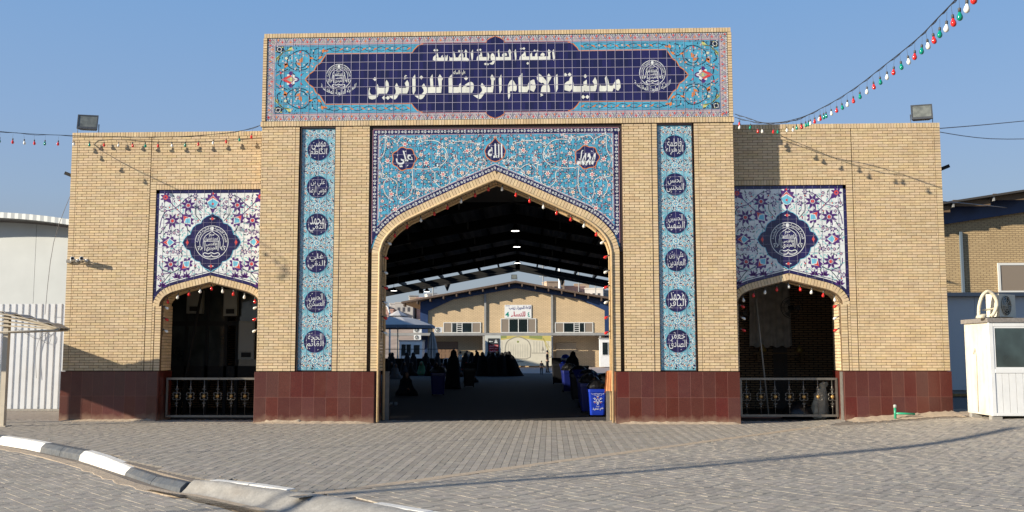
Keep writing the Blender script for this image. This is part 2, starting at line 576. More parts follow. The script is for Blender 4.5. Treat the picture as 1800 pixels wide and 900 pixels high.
def circle(cx, cz, r, n=20, a0=0, a1=2 * pi, sx=1.0):
    full = abs(a1 - a0 - 2 * pi) < 1e-6
    k = n if full else n + 1
    return [(cx + r * sx * cos(a0 + (a1 - a0) * i / n), cz + r * sin(a0 + (a1 - a0) * i / n)) for i in range(k)]


def smoothpath(p, n=4):
    """Catmull-Rom through the points"""
    out = []
    q = [p[0]] + list(p) + [p[-1]]
    for i in range(1, len(q) - 2):
        a, b, c, d = q[i - 1], q[i], q[i + 1], q[i + 2]
        for k in range(n):
            t = k / n
            out.append(tuple(.5 * ((2 * b[j]) + (-a[j] + c[j]) * t + (2 * a[j] - 5 * b[j] + 4 * c[j] - d[j]) * t * t
                                   + (-a[j] + 3 * b[j] - 3 * c[j] + d[j]) * t ** 3) for j in range(len(b))))
    out.append(tuple(p[-1]))
    return out


# ================================================================ GROUND LEVEL SHAPE
def smooth(t):
    t = max(0, min(1, t)); return t * t * (3 - 2 * t)


def gz(x, y):
    return .23 * smooth((x - 6.6) / 4.8) * smooth((y + 7.5) / 5.0)


# ================================================================ GATEWAY
GATE = thing('gateway', 'long buff brick gateway with three pointed arches, blue tiled panels and dark red granite base',
             'gateway', (0, 0, 0))
bricks = Pieces('brick', BRICK)
tiles_navy = Pieces('tile', NAVY)
H_MAIN, H_WING, Z_ST = 9.14, 6.92, 1.16
BP, BL = .0635, .229


def offset(pts, d):
    """move an open line sideways by d (towards its right)"""
    out = []
    n = len(pts)
    for i in range(n):
        a = Vector(pts[max(i - 1, 0)]); b = Vector(pts[i]); c = Vector(pts[min(i + 1, n - 1)])
        d1 = (b - a).normalized() if i > 0 else (c - b).normalized()
        d2 = (c - b).normalized() if i < n - 1 else d1
        n1 = Vector((d1.y, -d1.x)); n2 = Vector((d2.y, -d2.x))
        q = (n1 + n2)
        q = q / max(.2, q.length_squared / 2)
        out.append(tuple(b + q * d))
    return out


def walk(pts, step):
    """points and directions at even steps along a line"""
    L = [0]
    for a, b in zip(pts, pts[1:]):
        L.append(L[-1] + hypot(b[0] - a[0], b[1] - a[1]))
    n = max(1, round(L[-1] / step)); out = []
    for k in range(n):
        s = (k + .5) * L[-1] / n
        for i in range(len(pts) - 1):
            if L[i] <= s <= L[i + 1]:
                t = (s - L[i]) / (L[i + 1] - L[i])
                a, b = pts[i], pts[i + 1]
                out.append((a[0] + (b[0] - a[0]) * t, a[1] + (b[1] - a[1]) * t, atan2(b[1] - a[1], b[0] - a[0]), L[-1] / n))
                break
    return out


O_half = [(2.86, 3.9), (2.82, 4.08), (2.74, 4.28), (2.58, 4.49), (2.37, 4.68), (2.12, 4.84), (1.46, 5.15), (.76, 5.47), (0, 5.80)]
O_MAIN = smoothpath([(-x, z) for x, z in O_half[:-1]][:6], 3) + [(-1.46, 5.15), (-.76, 5.47)] + [(0, 5.80)] + \
    [(.76, 5.47), (1.46, 5.15)] + smoothpath(O_half[:6], 3)[::-1]
W_half = [(1.37, 2.70), (1.34, 2.86), (1.22, 3.03), (1.09, 3.12), (.93, 3.19), (.60, 3.28)]
O_WING = smoothpath([(-x, z) for x, z in W_half], 3) + [(0, 3.43)] + smoothpath(W_half, 3)[::-1]
WC = 6.82      # centre of each wing's arch
YW = .55       # face of the wings
TH = .80


def wall_core(name, outline, y0, y1, parent, m=MORTAR):
    b = MB(); b.prism(outline, y0, y1, m)
    return b.obj(name, parent)


inner_main = [(-2.82, 0), (-2.82, 3.9)] + offset(O_MAIN, .06)[1:-1] + [(2.82, 3.9), (2.82, 0)]
core = wall_core('central_wall', [(-5.46, 0)] + [(-2.80, 0)] + [(x, z) for x, z in inner_main[1:-1]] + [(2.80, 0), (5.46, 0), (5.46, H_MAIN - .02), (-5.46, H_MAIN - .02)],
                 .10, TH, GATE)
CORE = core
WCORE = {}
for s in (-1, 1):
    iw = [(s * WC + x, z) for x, z in offset(O_WING, .05)]
    if s < 0:
        ol = [(-10.28, 0), (-8.13, 0)] + iw[1:-1] + [(-5.53, 2.7), (-5.44, 2.7), (-5.44, H_WING - .02), (-10.28, H_WING - .02)]
    else:
        ol = [(5.44, 2.7), (5.53, 2.7)] + iw[1:-1] + [(8.13, 0), (10.38, 0), (10.38, H_WING + .02), (5.44, H_WING + .02)]
    WCORE[s] = wall_core('wing_wall', ol, YW + .10, YW + TH, GATE)


mort = MB()


def bed(x0, x1, z0, z1, y, d=.012):
    mort.box((x0, y + d, z0), (x1, y + .102, z1), MORTAR)


def running(x0, x1, z0, z1, y, parent, dep=.09, off=0.0):
    bed(x0, x1, z0, z1, y)
    n = round((z1 - z0) / BP)
    for r in range(n):
        z = z0 + r * (z1 - z0) / n
        x = x0 - (BL / 2 if r % 2 else 0) - off - .07
        while x < x1:
            a, b = max(x, x0) + .005, min(x + BL, x1) - .005
            if b - a > .03:
                j = random.uniform(-.0025, .0025)
                bricks.box(a, b, y + j, y + dep, z + .0055, z + (z1 - z0) / n - .0055, parent)
            x += BL


def stacked(x0, x1, z0, z1, y, parent, dep=.09, name=None):
    bed(x0, x1, z0, z1, y)
    n = round((z1 - z0) / BP)
    for r in range(n):
        z = z0 + r * (z1 - z0) / n
        j = random.uniform(-.002, .002)
        (name or bricks).box(x0 + .005, x1 - .005, y + j, y + dep, z + .0055, z + (z1 - z0) / n - .0055, parent)


def soldiers(pool, x0, x1, z0, z1, y, parent, w=.066, dep=.12):
    bed(x0 + .002, x1 - .002, z0 + .001, z1 - .004, y)
    n = round((x1 - x0) / w)
    for k in range(n):
        x = x0 + k * (x1 - x0) / n
        j = random.uniform(-.003, .003)
        pool.box(x + .0045, x + (x1 - x0) / n - .0045, y + j, y + dep, z0 + .004, z1 - .004, parent)


edge_bricks = Pieces('edge_brick', BRICK, 0)
arch_bricks = Pieces('arch_brick', BRICK, 280)
cap_bricks = Pieces('coping_brick', BRICK, 240)
Z0, Z1 = Z_ST + .01, 6.88
for s in (-1, 1):
    def span(a, b):
        return (a, b) if s > 0 else (-b, -a)
    for a, b in ((4.70, 5.50), (2.94, 3.62)):
        x0, x1 = span(a, b); running(x0, x1, Z0, Z1, 0, CORE)
    for a, b in ((4.60, 4.70), (3.63, 3.75)):
        x0, x1 = span(a, b); stacked(x0, x1, Z0, Z1, 0 if a > 4 else .0, CORE, name=edge_bricks)
    # wing brickwork round the tiled panel and the arch
    P = WCORE[s]
    xa, xb = (10.36, 10.46)[s > 0] if False else 0, 0
    xo = 10.32 if s < 0 else 10.42
    hw = H_WING if s < 0 else H_WING + .04
    x0, x1 = span(xo - .14, xo); stacked(x0, x1, Z0, hw - .12, YW, P, name=edge_bricks)
    x0, x1 = span(8.36, xo - .14); running(x0, x1, Z0, hw - .12, YW, P)
    x0, x1 = span(8.20, 8.35); stacked(x0, x1, Z0, 5.5 + .065 * 2, YW, P, name=edge_bricks)
    x0, x1 = span(5.44, 8.35); running(x0, x1, 5.63, hw - .12, YW, P)
    x0, x1 = span(5.44, 8.20); soldiers(cap_bricks, x0, x1, 5.50, 5.625, YW, P)
    x0, x1 = span(5.44, xo); soldiers(cap_bricks, x0, x1, hw - .12, hw, YW - .006, P)
    x0, x1 = span(8.14, 8.20); stacked(x0, x1, Z0, 2.78, YW, P, name=edge_bricks)
    # side faces of the central block, where it stands proud of the wings
    n = round((H_MAIN - Z0) / BP)
    for r in range(n):
        z = Z0 + r * (H_MAIN - Z0) / n
        for q, (ya, yb) in enumerate(((.1, .30), (.31, .54)) if r % 2 else ((.1, .20), (.21, .44), (.45, .54))):
            x0, x1 = span(5.41, 5.497)
            edge_bricks.box(x0, x1, ya + .004, yb - .004, z + .0055, z + BP - .0055, CORE)
        if z < H_WING - .15:        # outer side of the wing
            for q, (ya, yb) in enumerate(((.65, .85), (.86, 1.1), (1.11, 1.34)) if r % 2 else ((.65, .75), (.76, 1.0), (1.01, 1.34))):
                x0, x1 = span(xo - .09, xo - .003)
                edge_bricks.box(x0, x1, ya + .004, yb - .004, z + .0055, z + BP - .0055, P)

# round the sign: standing bricks above and below, stacked ends either side
soldiers(cap_bricks, -5.50, 5.50, H_MAIN - .11, H_MAIN, -.012, CORE)
soldiers(cap_bricks, -5.53, 5.53, 6.885, 7.01, -.03, CORE, dep=.14)
for s in (-1, 1):
    x0, x1 = (5.42, 5.515) if s > 0 else (-5.515, -5.42)
    stacked(x0, x1, 7.02, 9.03, -.012, CORE, name=edge_bricks)


def ring(outer, cx, y, width, parent, flip=False):
    i1 = [(cx + x, z) for x, z in outer]; i2 = [(cx + x, z) for x, z in offset(outer, width + .02)]
    for (a, c), (d, f) in zip(zip(i1, i2), zip(i1[1:], i2[1:])):
        mort.prism([a, d, f, c], y + .014, y + .11, MORTAR)
    for x, z, a, st in walk(offset(outer, width / 2), .074):
        arch_bricks.rbox((cx + x, y + .05 + random.uniform(-.003, .003), z), (st - .009, .1, width - .008), a, parent)


ring(O_MAIN, 0, -.004, .165, CORE)
ring(O_WING, -WC, YW - .004, .155, WCORE[-1])
ring(O_WING, WC, YW - .004, .155, WCORE[1])
for s in (-1, 1):        # straight jambs below the springing
    x0, x1 = (2.70, 2.86) if s > 0 else (-2.86, -2.70)
    stacked(x0, x1, Z0, 3.9, 0, CORE, name=arch_bricks)
    x0, x1 = (7.98, 8.13) if s > 0 else (-8.13, -7.98)
    stacked(x0, x1, Z0, 2.70, YW, WCORE[s], name=arch_bricks)
# soffits: bricks laid through the thickness of the wall, between two cream beads
soff = MB()


def soffit(prof, cx, y0, y1, parent):
    for x, z, a, st in walk(prof, .074):
        for ya, yb in ((y0 + .05, y0 + .27), (y0 + .28, y0 + .50), (y0 + .51, y1 - .05)):
            M = Matrix.Translation((cx + x, 0, z)) @ Matrix.Rotation(-a, 4, 'Y')
            soff.box((-st / 2 + .005, ya, 0), (st / 2 - .005, yb, .05), BRICK, M)


sm = [(-2.70, 0)] + [(-2.70, 3.9)] + offset(O_MAIN, .16)[1:-1] + [(2.70, 3.9), (2.70, 0)]
soffit([(-2.70, 1.17), (-2.70, 3.9)] + offset(O_MAIN, .165)[1:-1] + [(2.70, 3.9), (2.70, 1.17)], 0, 0, TH, CORE)
for s in (-1, 1):
    pw = offset(O_WING, .155)
    soffit([(-1.18, 1.17), (-1.18, 2.7)] + pw[1:-1] + [(1.18, 2.7), (1.18, 1.17)], s * WC, YW, YW + TH, WCORE[s])
soff.obj('arch_soffit_bricks', CORE, kind='stuff')
bead = MB()
tr = [(-2.675, 3.9)] + offset(O_MAIN, .185)[1:-1] + [(2.675, 3.9)]
for y in (-.005, TH - .03):
    bead.tube([(-2.675, y, .02)] + [(x, y, z) for x, z in tr] + [(2.675, y, .02)], .030, TRIM, 8)
bead.obj('arch_trim', CORE, label='cream bead lining the large arch')
# granite base
panels = Pieces('cladding_panel', GRANITE, 300)
gb = MB()


def granite(x0, x1, y, parent, w=.272, side=None):
    n = max(1, round((x1 - x0) / w))
    for k in range(n):
        a = x0 + k * (x1 - x0) / n; b = x0 + (k + 1) * (x1 - x0) / n
        gb.box((a - .003, y - .0008, -.1), (a + .003, y + .004, Z_ST - .003), GROUTR)
        for za, zb in ((-.15, .58), (.58, Z_ST)):
            panels.box(a + .0025, b - .0025, y + random.uniform(-.002, .002), y + .03, za + .0025, zb - .0025, parent)
    gb.box((x0 + .004, y - .0012, .577), (x1 - .002, y + .004, .583), GROUTR)
    gb.box((x0 + .002, y + .007, -.2), (x1 - .002, y + .06, Z_ST - .004), GROUTR)


for s in (-1, 1):
    a, b = (2.76, 5.52) if s > 0 else (-5.52, -2.76)
    granite(a, b, -.03, GATE)
    xo = 10.33 if s < 0 else 10.43
    a, b = (8.0, xo) if s > 0 else (-xo, -8.0)
    granite(a, b, YW - .03, GATE)
    # returns inside the openings and at the ends
    for (xa, xb, ya, yb) in ((2.745, 2.775, 0, TH), (5.49, 5.52, .002, .52), (xo - .03, xo, YW, YW + TH), (7.985, 8.015, YW, YW + TH)):
        if s < 0: xa, xb = -xb, -xa
        m_ = 3 if yb - ya > .6 else 2
        for k in range(m_):
            for za, zb in ((-.15, .58), (.58, Z_ST)):
                panels.box(xa, xb, ya + (yb - ya) * k / m_ + .0025, ya + (yb - ya) * (k + 1) / m_ - .0025, za + .0025, zb - .0025, GATE)
gb.obj('granite_backing', GATE, kind='stuff')
mort.obj('mortar_bed', GATE, kind='stuff')
# rooms and roofs behind the wings
room = MB()
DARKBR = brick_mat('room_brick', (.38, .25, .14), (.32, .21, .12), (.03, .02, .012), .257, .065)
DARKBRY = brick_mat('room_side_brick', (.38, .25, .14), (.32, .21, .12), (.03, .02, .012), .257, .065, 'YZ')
for s in (-1, 1):
    def bx(x0, x1, y0, y1, z0, z1, m):
        if s < 0: x0, x1 = -x1, -x0
        room.box((x0, y0, z0), (x1, y1, z1), m)
    xo = 10.28 if s < 0 else 10.38
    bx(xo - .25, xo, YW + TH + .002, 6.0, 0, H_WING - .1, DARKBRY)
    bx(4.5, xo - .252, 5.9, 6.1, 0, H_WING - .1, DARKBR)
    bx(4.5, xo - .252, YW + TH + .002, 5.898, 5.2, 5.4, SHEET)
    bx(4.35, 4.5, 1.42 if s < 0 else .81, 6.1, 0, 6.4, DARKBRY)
room.box((-4.34, TH + .002, 6.45), (4.34, 9.0, 6.6), SHEET)  # unseen slab added to keep sky light out of the passage
room.obj('side_rooms_and_sky_blocker', GATE)
for s in (-1, 1):
    pl = MB()
    x0, x1 = (5.46, 10.3) if s > 0 else (-10.2, -5.46)
    pl.box((x0, YW + .13, H_WING - .02), (x1, YW + TH, H_WING - .005), CONCRETE)
    pl.obj('parapet_top', GATE)


# ---------------------------------------------------------------- tiled panels
def tile_panel(name, parent, poly_under, x0, x1, z0, z1, y, m, label, size=.2004, keep=None, floor=None, edge=FRAME):
    """backing slab, single tiles, painted pattern layers in front"""
    b = MB(); b.prism(poly_under, y + .012, y + .05, edge)
    o = b.obj(name, parent, label=label)
    return o


def grout_lines(b, x0, x1, z0, z1, y, size, low=None, w=.007):
    nx = max(1, round((x1 - x0) / size)); nz = max(1, round((z1 - z0) / size))
    for i in range(1, nx):
        x = x0 + (x1 - x0) * i / nx
        zl = max(z0, low(x)) if low else z0
        if zl < z1:
            b.box((x - w / 2, y, zl), (x + w / 2, y + .003, z1), GROUT)
    for k in range(1, nz):
        z = z0 + (z1 - z0) * k / nz
        if low:
            N = 240; st = None
            for i in range(N + 1):
                x = x0 + (x1 - x0) * i / N
                ok = low(x) < z
                if ok and st is None: st = x
                if (not ok or i == N) and st is not None:
                    b.box((st, y + .0004, z - w / 2), (x, y + .0034, z + w / 2), GROUT); st = None
        else:
            b.box((x0, y + .0004, z - w / 2), (x1, y + .0034, z + w / 2), GROUT)


def tiles(pool, x0, x1, z0, z1, y, size, parent, low=None, clip=None):
    nx = max(1, round((x1 - x0) / size)); nz = max(1, round((z1 - z0) / size))
    sx = (x1 - x0) / nx; sz = (z1 - z0) / nz
    for i in range(nx):
        for k in range(nz):
            a = x0 + i * sx; c = z0 + k * sz
            if low:
                ls = [low(a + sx * t / 4) for t in range(5)]
                if min(ls) >= c + sz: continue
                if max(ls) > c:
                    poly = [(a + sx - .002, c + sz - .002), (a + .002, c + sz - .002)] + \
                        [(a + .002 + (sx - .004) * t / 4, min(c + sz - .002, max(c + .002, ls[t] + .002))) for t in range(5)]
                    clip.prism(poly, y, y + .011, pool.m)
                    continue
            pool.box(a + .002, a + sx - .002, y, y + .011, c + .002, c + sz - .002, parent)


def flower(b, cx, cz, r, y, petals=6, col=WHITE, core=RED, rim=None, rot=0.0):
    if rim:
        n = petals * 4
        b.flat([(cx + r * 1.18 * (.80 + .20 * cos(petals * 2 * pi * i / n)) * cos(2 * pi * i / n + rot),
                 cz + r * 1.18 * (.80 + .20 * cos(petals * 2 * pi * i / n)) * sin(2 * pi * i / n + rot)) for i in range(n)], y + .0005, rim)
    n = petals * 4
    b.flat([(cx + r * (.74 + .26 * cos(petals * 2 * pi * i / n)) * cos(2 * pi * i / n + rot),
             cz + r * (.74 + .26 * cos(petals * 2 * pi * i / n)) * sin(2 * pi * i / n + rot)) for i in range(n)], y, col)
    b.flat(circle(cx, cz, r * .42, 8), y - .0005, core)
    b.flat(circle(cx, cz, r * .16, 6), y - .001, col)


def leaf(b, x, z, L, w, a, y, m):
    c, s = cos(a), sin(a)
    b.flat([(x + c * u - s * v, z + s * u + c * v) for u, v in ((0, 0), (L * .35, -w / 2), (L, 0), (L * .45, w / 2))], y, m)


def mir(pts, s, cx=0.0):
    return [((cx + s * (p[0] - cx)), p[1]) for p in pts]


rg = random.Random(11)

# ---- spandrel over the great arch
YS = .022
O_rng = O_MAIN


def low_main(x):
    a = abs(x)
    pts = [(p[0], p[1]) for p in O_MAIN if p[0] >= -1e-6]
    pts = sorted(pts)
    if a >= pts[-1][0]: return 3.9
    for p, q in zip(pts, pts[1:]):
        if p[0] <= a <= q[0]:
            return p[1] + (q[1] - p[1]) * (a - p[0]) / max(1e-6, q[0] - p[0])
    return 3.9


low_s = lambda x: low_main(x) + .004
XS, ZS = 2.875, 6.80
sp = MB()
sp.prism([(-2.94, 3.9)] + [(x * 1.0, z) for x, z in O_MAIN] + [(2.94, 3.9), (2.94, 6.88), (-2.94, 6.88)], YS + .012, YS + .04, FRAME)
SPAN = sp.obj('spandrel_panel', GATE, label='turquoise flowered tile panel over the large arch with three navy medallions')
tiles_turq = Pieces('tile', TURQ, 70)
clipm = MB()
tiles(tiles_turq, -XS, XS, 3.99, ZS, YS, .2015, SPAN, low_s, clipm)
clipm.obj('cut_tiles', SPAN, kind='stuff')
pa = MB()
y1, y2, y3, y4, y5, y6 = (YS - .0006 * k for k in range(1, 7))
# border bands
bw = .125
for s in (-1, 1):
    pa.flat([(s * XS, 4.0), (s * XS, ZS), (s * (XS - bw), ZS - bw), (s * (XS - bw), 4.45), (s * 2.77, 4.30), (s * 2.84, 4.12)], y1, NAVY)
    pa.ribbon([(s * (XS - bw - .01), 4.66), (s * (XS - bw - .01), ZS - bw - .01)], .012, y2, PINK)
    pa.ribbon([(s * (XS - bw - .03), 4.68), (s * (XS - bw - .03), ZS - bw - .03)], .01, y2, WHITE)
    pa.ribbon([(s * (XS - .006), 4.1), (s * (XS - .006), ZS)], .010, y2, PINK)
pa.flat([(-XS, ZS), (XS, ZS), (XS - bw, ZS - bw), (-XS + bw, ZS - bw)], y1, NAVY)
pa.ribbon([(-XS + bw, ZS - bw - .01), (XS - bw, ZS - bw - .01)], .012, y2, PINK)
pa.ribbon([(-XS, ZS - .006), (XS, ZS - .006)], .010, y2, PINK)
ob = O_MAIN
oo = offset(O_MAIN, -.125); oi = offset(O_MAIN, -.004); ol = offset(O_MAIN, -.137)
band = [p for p in zip(oi, oo, ol) if abs(p[1][0]) < XS - .0]
for (a, b_, c), (d, e, f) in zip(band, band[1:]):
    pa.flat([a, d, e, b_], y1 - .0001, NAVY)
pa.ribbon([p[2] for p in band if abs(p[2][0]) < XS - bw], .012, y2, PINK)
pa.ribbon([p for p in offset(O_MAIN, -.150) if abs(p[0]) < XS - bw - .01], .009, y2, WHITE)


def border_motifs(path, step, r, y):
    for k, (x, z, a, st) in enumerate(walk(path, step)):
        flower(pa, x, z, r, y, 5, WHITE, GREY_GREEN, rot=k)
        for q in (-1, 1):
            leaf(pa, x + cos(a) * st * .30, z + sin(a) * st * .30, .055, .022, a + q * 1.0, y, WHITE)
            leaf(pa, x + cos(a) * st * .62, z + sin(a) * st * .62, .05, .02, a + pi + q * .8, y, WHITE)


border_motifs([(-XS + .06, 4.35), (-XS + .06, ZS - .06), (XS - .06, ZS - .06), (XS - .06, 4.35)], .155, .033, y3)
mid = [p for p in offset(O_MAIN, -.065) if abs(p[0]) < XS - .05]
border_motifs([p for p in mid if p[0] <= 0], .155, .033, y3)
border_motifs([p for p in mid if p[0] >= 0], .155, .033, y3)
# white scrolls traced from the panel, mirrored
SCROLLS = parse("""-1947,5879 -1733,5853 -1538,5862 -1290,5921 -1132,6082 -1151,6297 -1331,6496 -1580,6534 -1757,6482
-1947,5879 -1927,5693 -1925,5478 -1993,5229 -2204,5123 -2295,5302 -2272,5480 -2334,5588 -2459,5632 -2565,5589 -2609,5447 -2561,5268 -2453,5153
-1925,5478 -1817,5370 -1534,5362
-1538,5862 -1413,5761 -1394,5546 -1251,5421 -1075,5509 -1041,5687
-970,5687 -863,5632 -740,5667 -634,5774 -617,5863 -724,5935 -865,5936 -971,5812 -970,5687
-617,5845 -440,5862 -229,5932
-971,5794 -989,5955 -909,6073 -938,6188
-1152,6405 -1011,6476 -762,6510 -585,6473 -408,6453
-2720,6453 -2686,6561 -2544,6632 -2364,6558 -2310,6486 -2187,6622 -1972,6555
-2579,6596 -2592,6272 -2696,6057 -2623,5877 -2662,5662 -2530,5643
-584,6257 -512,6149 -370,6022
-1901,6555 -1723,6571 -1581,6660
-1399,6227 -1292,6172 -1150,6153
-477,6149 -335,6058 -229,6022""")
KEY = parse("""-1153,6567 -2506,6451 -2113,6448 -1652,6589 -1312,6370 -655,6275 -1752,5978 -1737,6194 -1610,5995 -2033,5686 -1696,5656 -2247,5695 -1445,5386 -776,5757 -2419,5267 -2630,5107 -1798,5281 -2518,6055 -2634,5447 -582,5970 -1218,5724 -901,6044 -407,6327 -2326,4910 -2670,4890""")[0]
MEDS = [(-2.13, 6.10, .30), (0, 6.27, .27), (2.13, 6.10, .30)]


def in_span(x, z, pad=.03):
    if abs(x) > XS - bw - pad - .03 or z > ZS - bw - pad - .03: return False
    if z < low_main(x) + .17 + pad: return False
    # keep off the slanting bands as well
    for px, pz in offset(O_MAIN, 0)[::2]:
        if hypot(px - x, pz - z) < .16 + pad: return False
    for mx_, mz_, r in MEDS:
        if hypot(x - mx_, z - mz_) < r + pad: return False
    return True


for s in (-1, 1):
    for q in SCROLLS:
        q = smoothpath(q, 4)
        pa.ribbon(mir(q, s), .028, y3, BLACKG)
        pa.ribbon(mir(q, s), .0175, y4, WHITE)
        n = len(q)
        for e in (n // 3, 2 * n // 3, n - 1):
            x, z = q[e]
            if in_span(x, z, .0):
                for t in range(3):
                    leaf(pa, s * x, z, .085, .035, rg.uniform(0, 6.28), y4, WHITE)
    for k, (x, z) in enumerate(KEY):
        if in_span(x, z, 0):
            flower(pa, s * x, z, .052 + .012 * (k % 3), y5, 6, WHITE, (RED, ORANGE)[k % 3 == 1], BLACKG, rot=k)
pts = []
for t in range(9000):
    x, z = rg.uniform(-XS, 0), rg.uniform(4.3, ZS)
    if in_span(x, z, .01) and all(hypot(x - a, z - b) > .088 for a, b in pts) and all(hypot(x - a, z - b) > .085 for a, b in KEY):
        pts.append((x, z))
for k, (x, z) in enumerate(pts):
    for s in (-1, 1):
        a = k * 2.4
        t = k % 5
        if t == 0:
            flower(pa, s * x, z, .034, y4, 5, WHITE, (RED, PINK)[k % 2], rot=k)
        elif t == 1:
            flower(pa, s * x, z, .022, y4, 4, (ORANGE, RED, PINK, YEL)[k % 4], WHITE, rot=k)
        for j in range(4):
            leaf(pa, s * x, z, .062, .017, (a + j * 1.7) * s, y2, BLACKG if j % 2 else NAVY)
        if t == 2:
            flower(pa, s * x, z, .027, y4, 6, WHITE, (ORANGE, RED)[k % 2], rot=k)
        if t >= 3:
            leaf(pa, s * x, z, .05, .018, (a + 1) * s, y3, WHITE); leaf(pa, s * x, z, .04, .018, (a + 3) * s, y3, RED)
# fine stems between the flowers
for k, (x, z) in enumerate(pts):
    near = sorted(pts, key=lambda p: hypot(p[0] - x, p[1] - z))[1:3]
    for q in near[:2]:
        mx_, mz_ = (x + q[0]) / 2 + (q[1] - z) * .25, (z + q[1]) / 2 - (q[0] - x) * .25
        for s in (-1, 1):
            pa.ribbon(mir([(x, z), (mx_, mz_), q], s), .007, y2 + .0002, BLACKG)
pa.obj('floral_painting', SPAN)
# medallions
for i, (cx, cz, r) in enumerate(MEDS):
    md = MB()
    if i == 1:
        sh = [(.0, .30), (.07, .20), (.17, .13), (.235, 0), (.20, -.13), (.10, -.22), (0, -.25), (-.10, -.22), (-.20, -.13), (-.235, 0), (-.17, .13), (-.07, .20)]
        sh = [(cx + a, cz + b) for a, b in sh]
    else:
        sh = [(cx + (.265 + .018 * cos(7 * t)) * cos(t) * 1.0, cz + (.255 + .018 * cos(7 * t)) * sin(t)) for t in [2 * pi * k / 42 for k in range(42)]]
    md.flat([(cx + (a - cx) * 1.08, cz + (b - cz) * 1.08) for a, b in sh], y5 - .001, ORANGE)
    md.flat(sh, y6 - .001, NAVY)
    yy = y6 - .0016
    if i == 0:
        write(md, 'علي', cx - .20, cx + .20, cz - .20, cz + .19, yy, WHITE, .02, lambda u, v: (u + (v - cz) * -.25, v))
    if i == 1:
        write(md, 'الله', cx - .17, cx + .17, cz - .17, cz + .17, yy, WHITE, .02)
    if i == 2:
        write(md, 'محمد', cx - .20, cx + .20, cz - .19, cz + .18, yy, WHITE, .02, lambda u, v: (u + (v - cz) * .25, v))
    for t in range(5 if i != 1 else 2):
        a = t * 1.26 + i
        leaf(md, cx + cos(a) * .19, cz + sin(a) * .19, .06, .02, a + 2, yy, WHITE)
    md.obj('name_medallion', SPAN)
gl = MB(); grout_lines(gl, -XS, XS, 3.99, ZS, YS - .0052, .2015, low_s, w=.005)
gl.obj('joint_lines', SPAN)
# thin lit edge strips round the panel


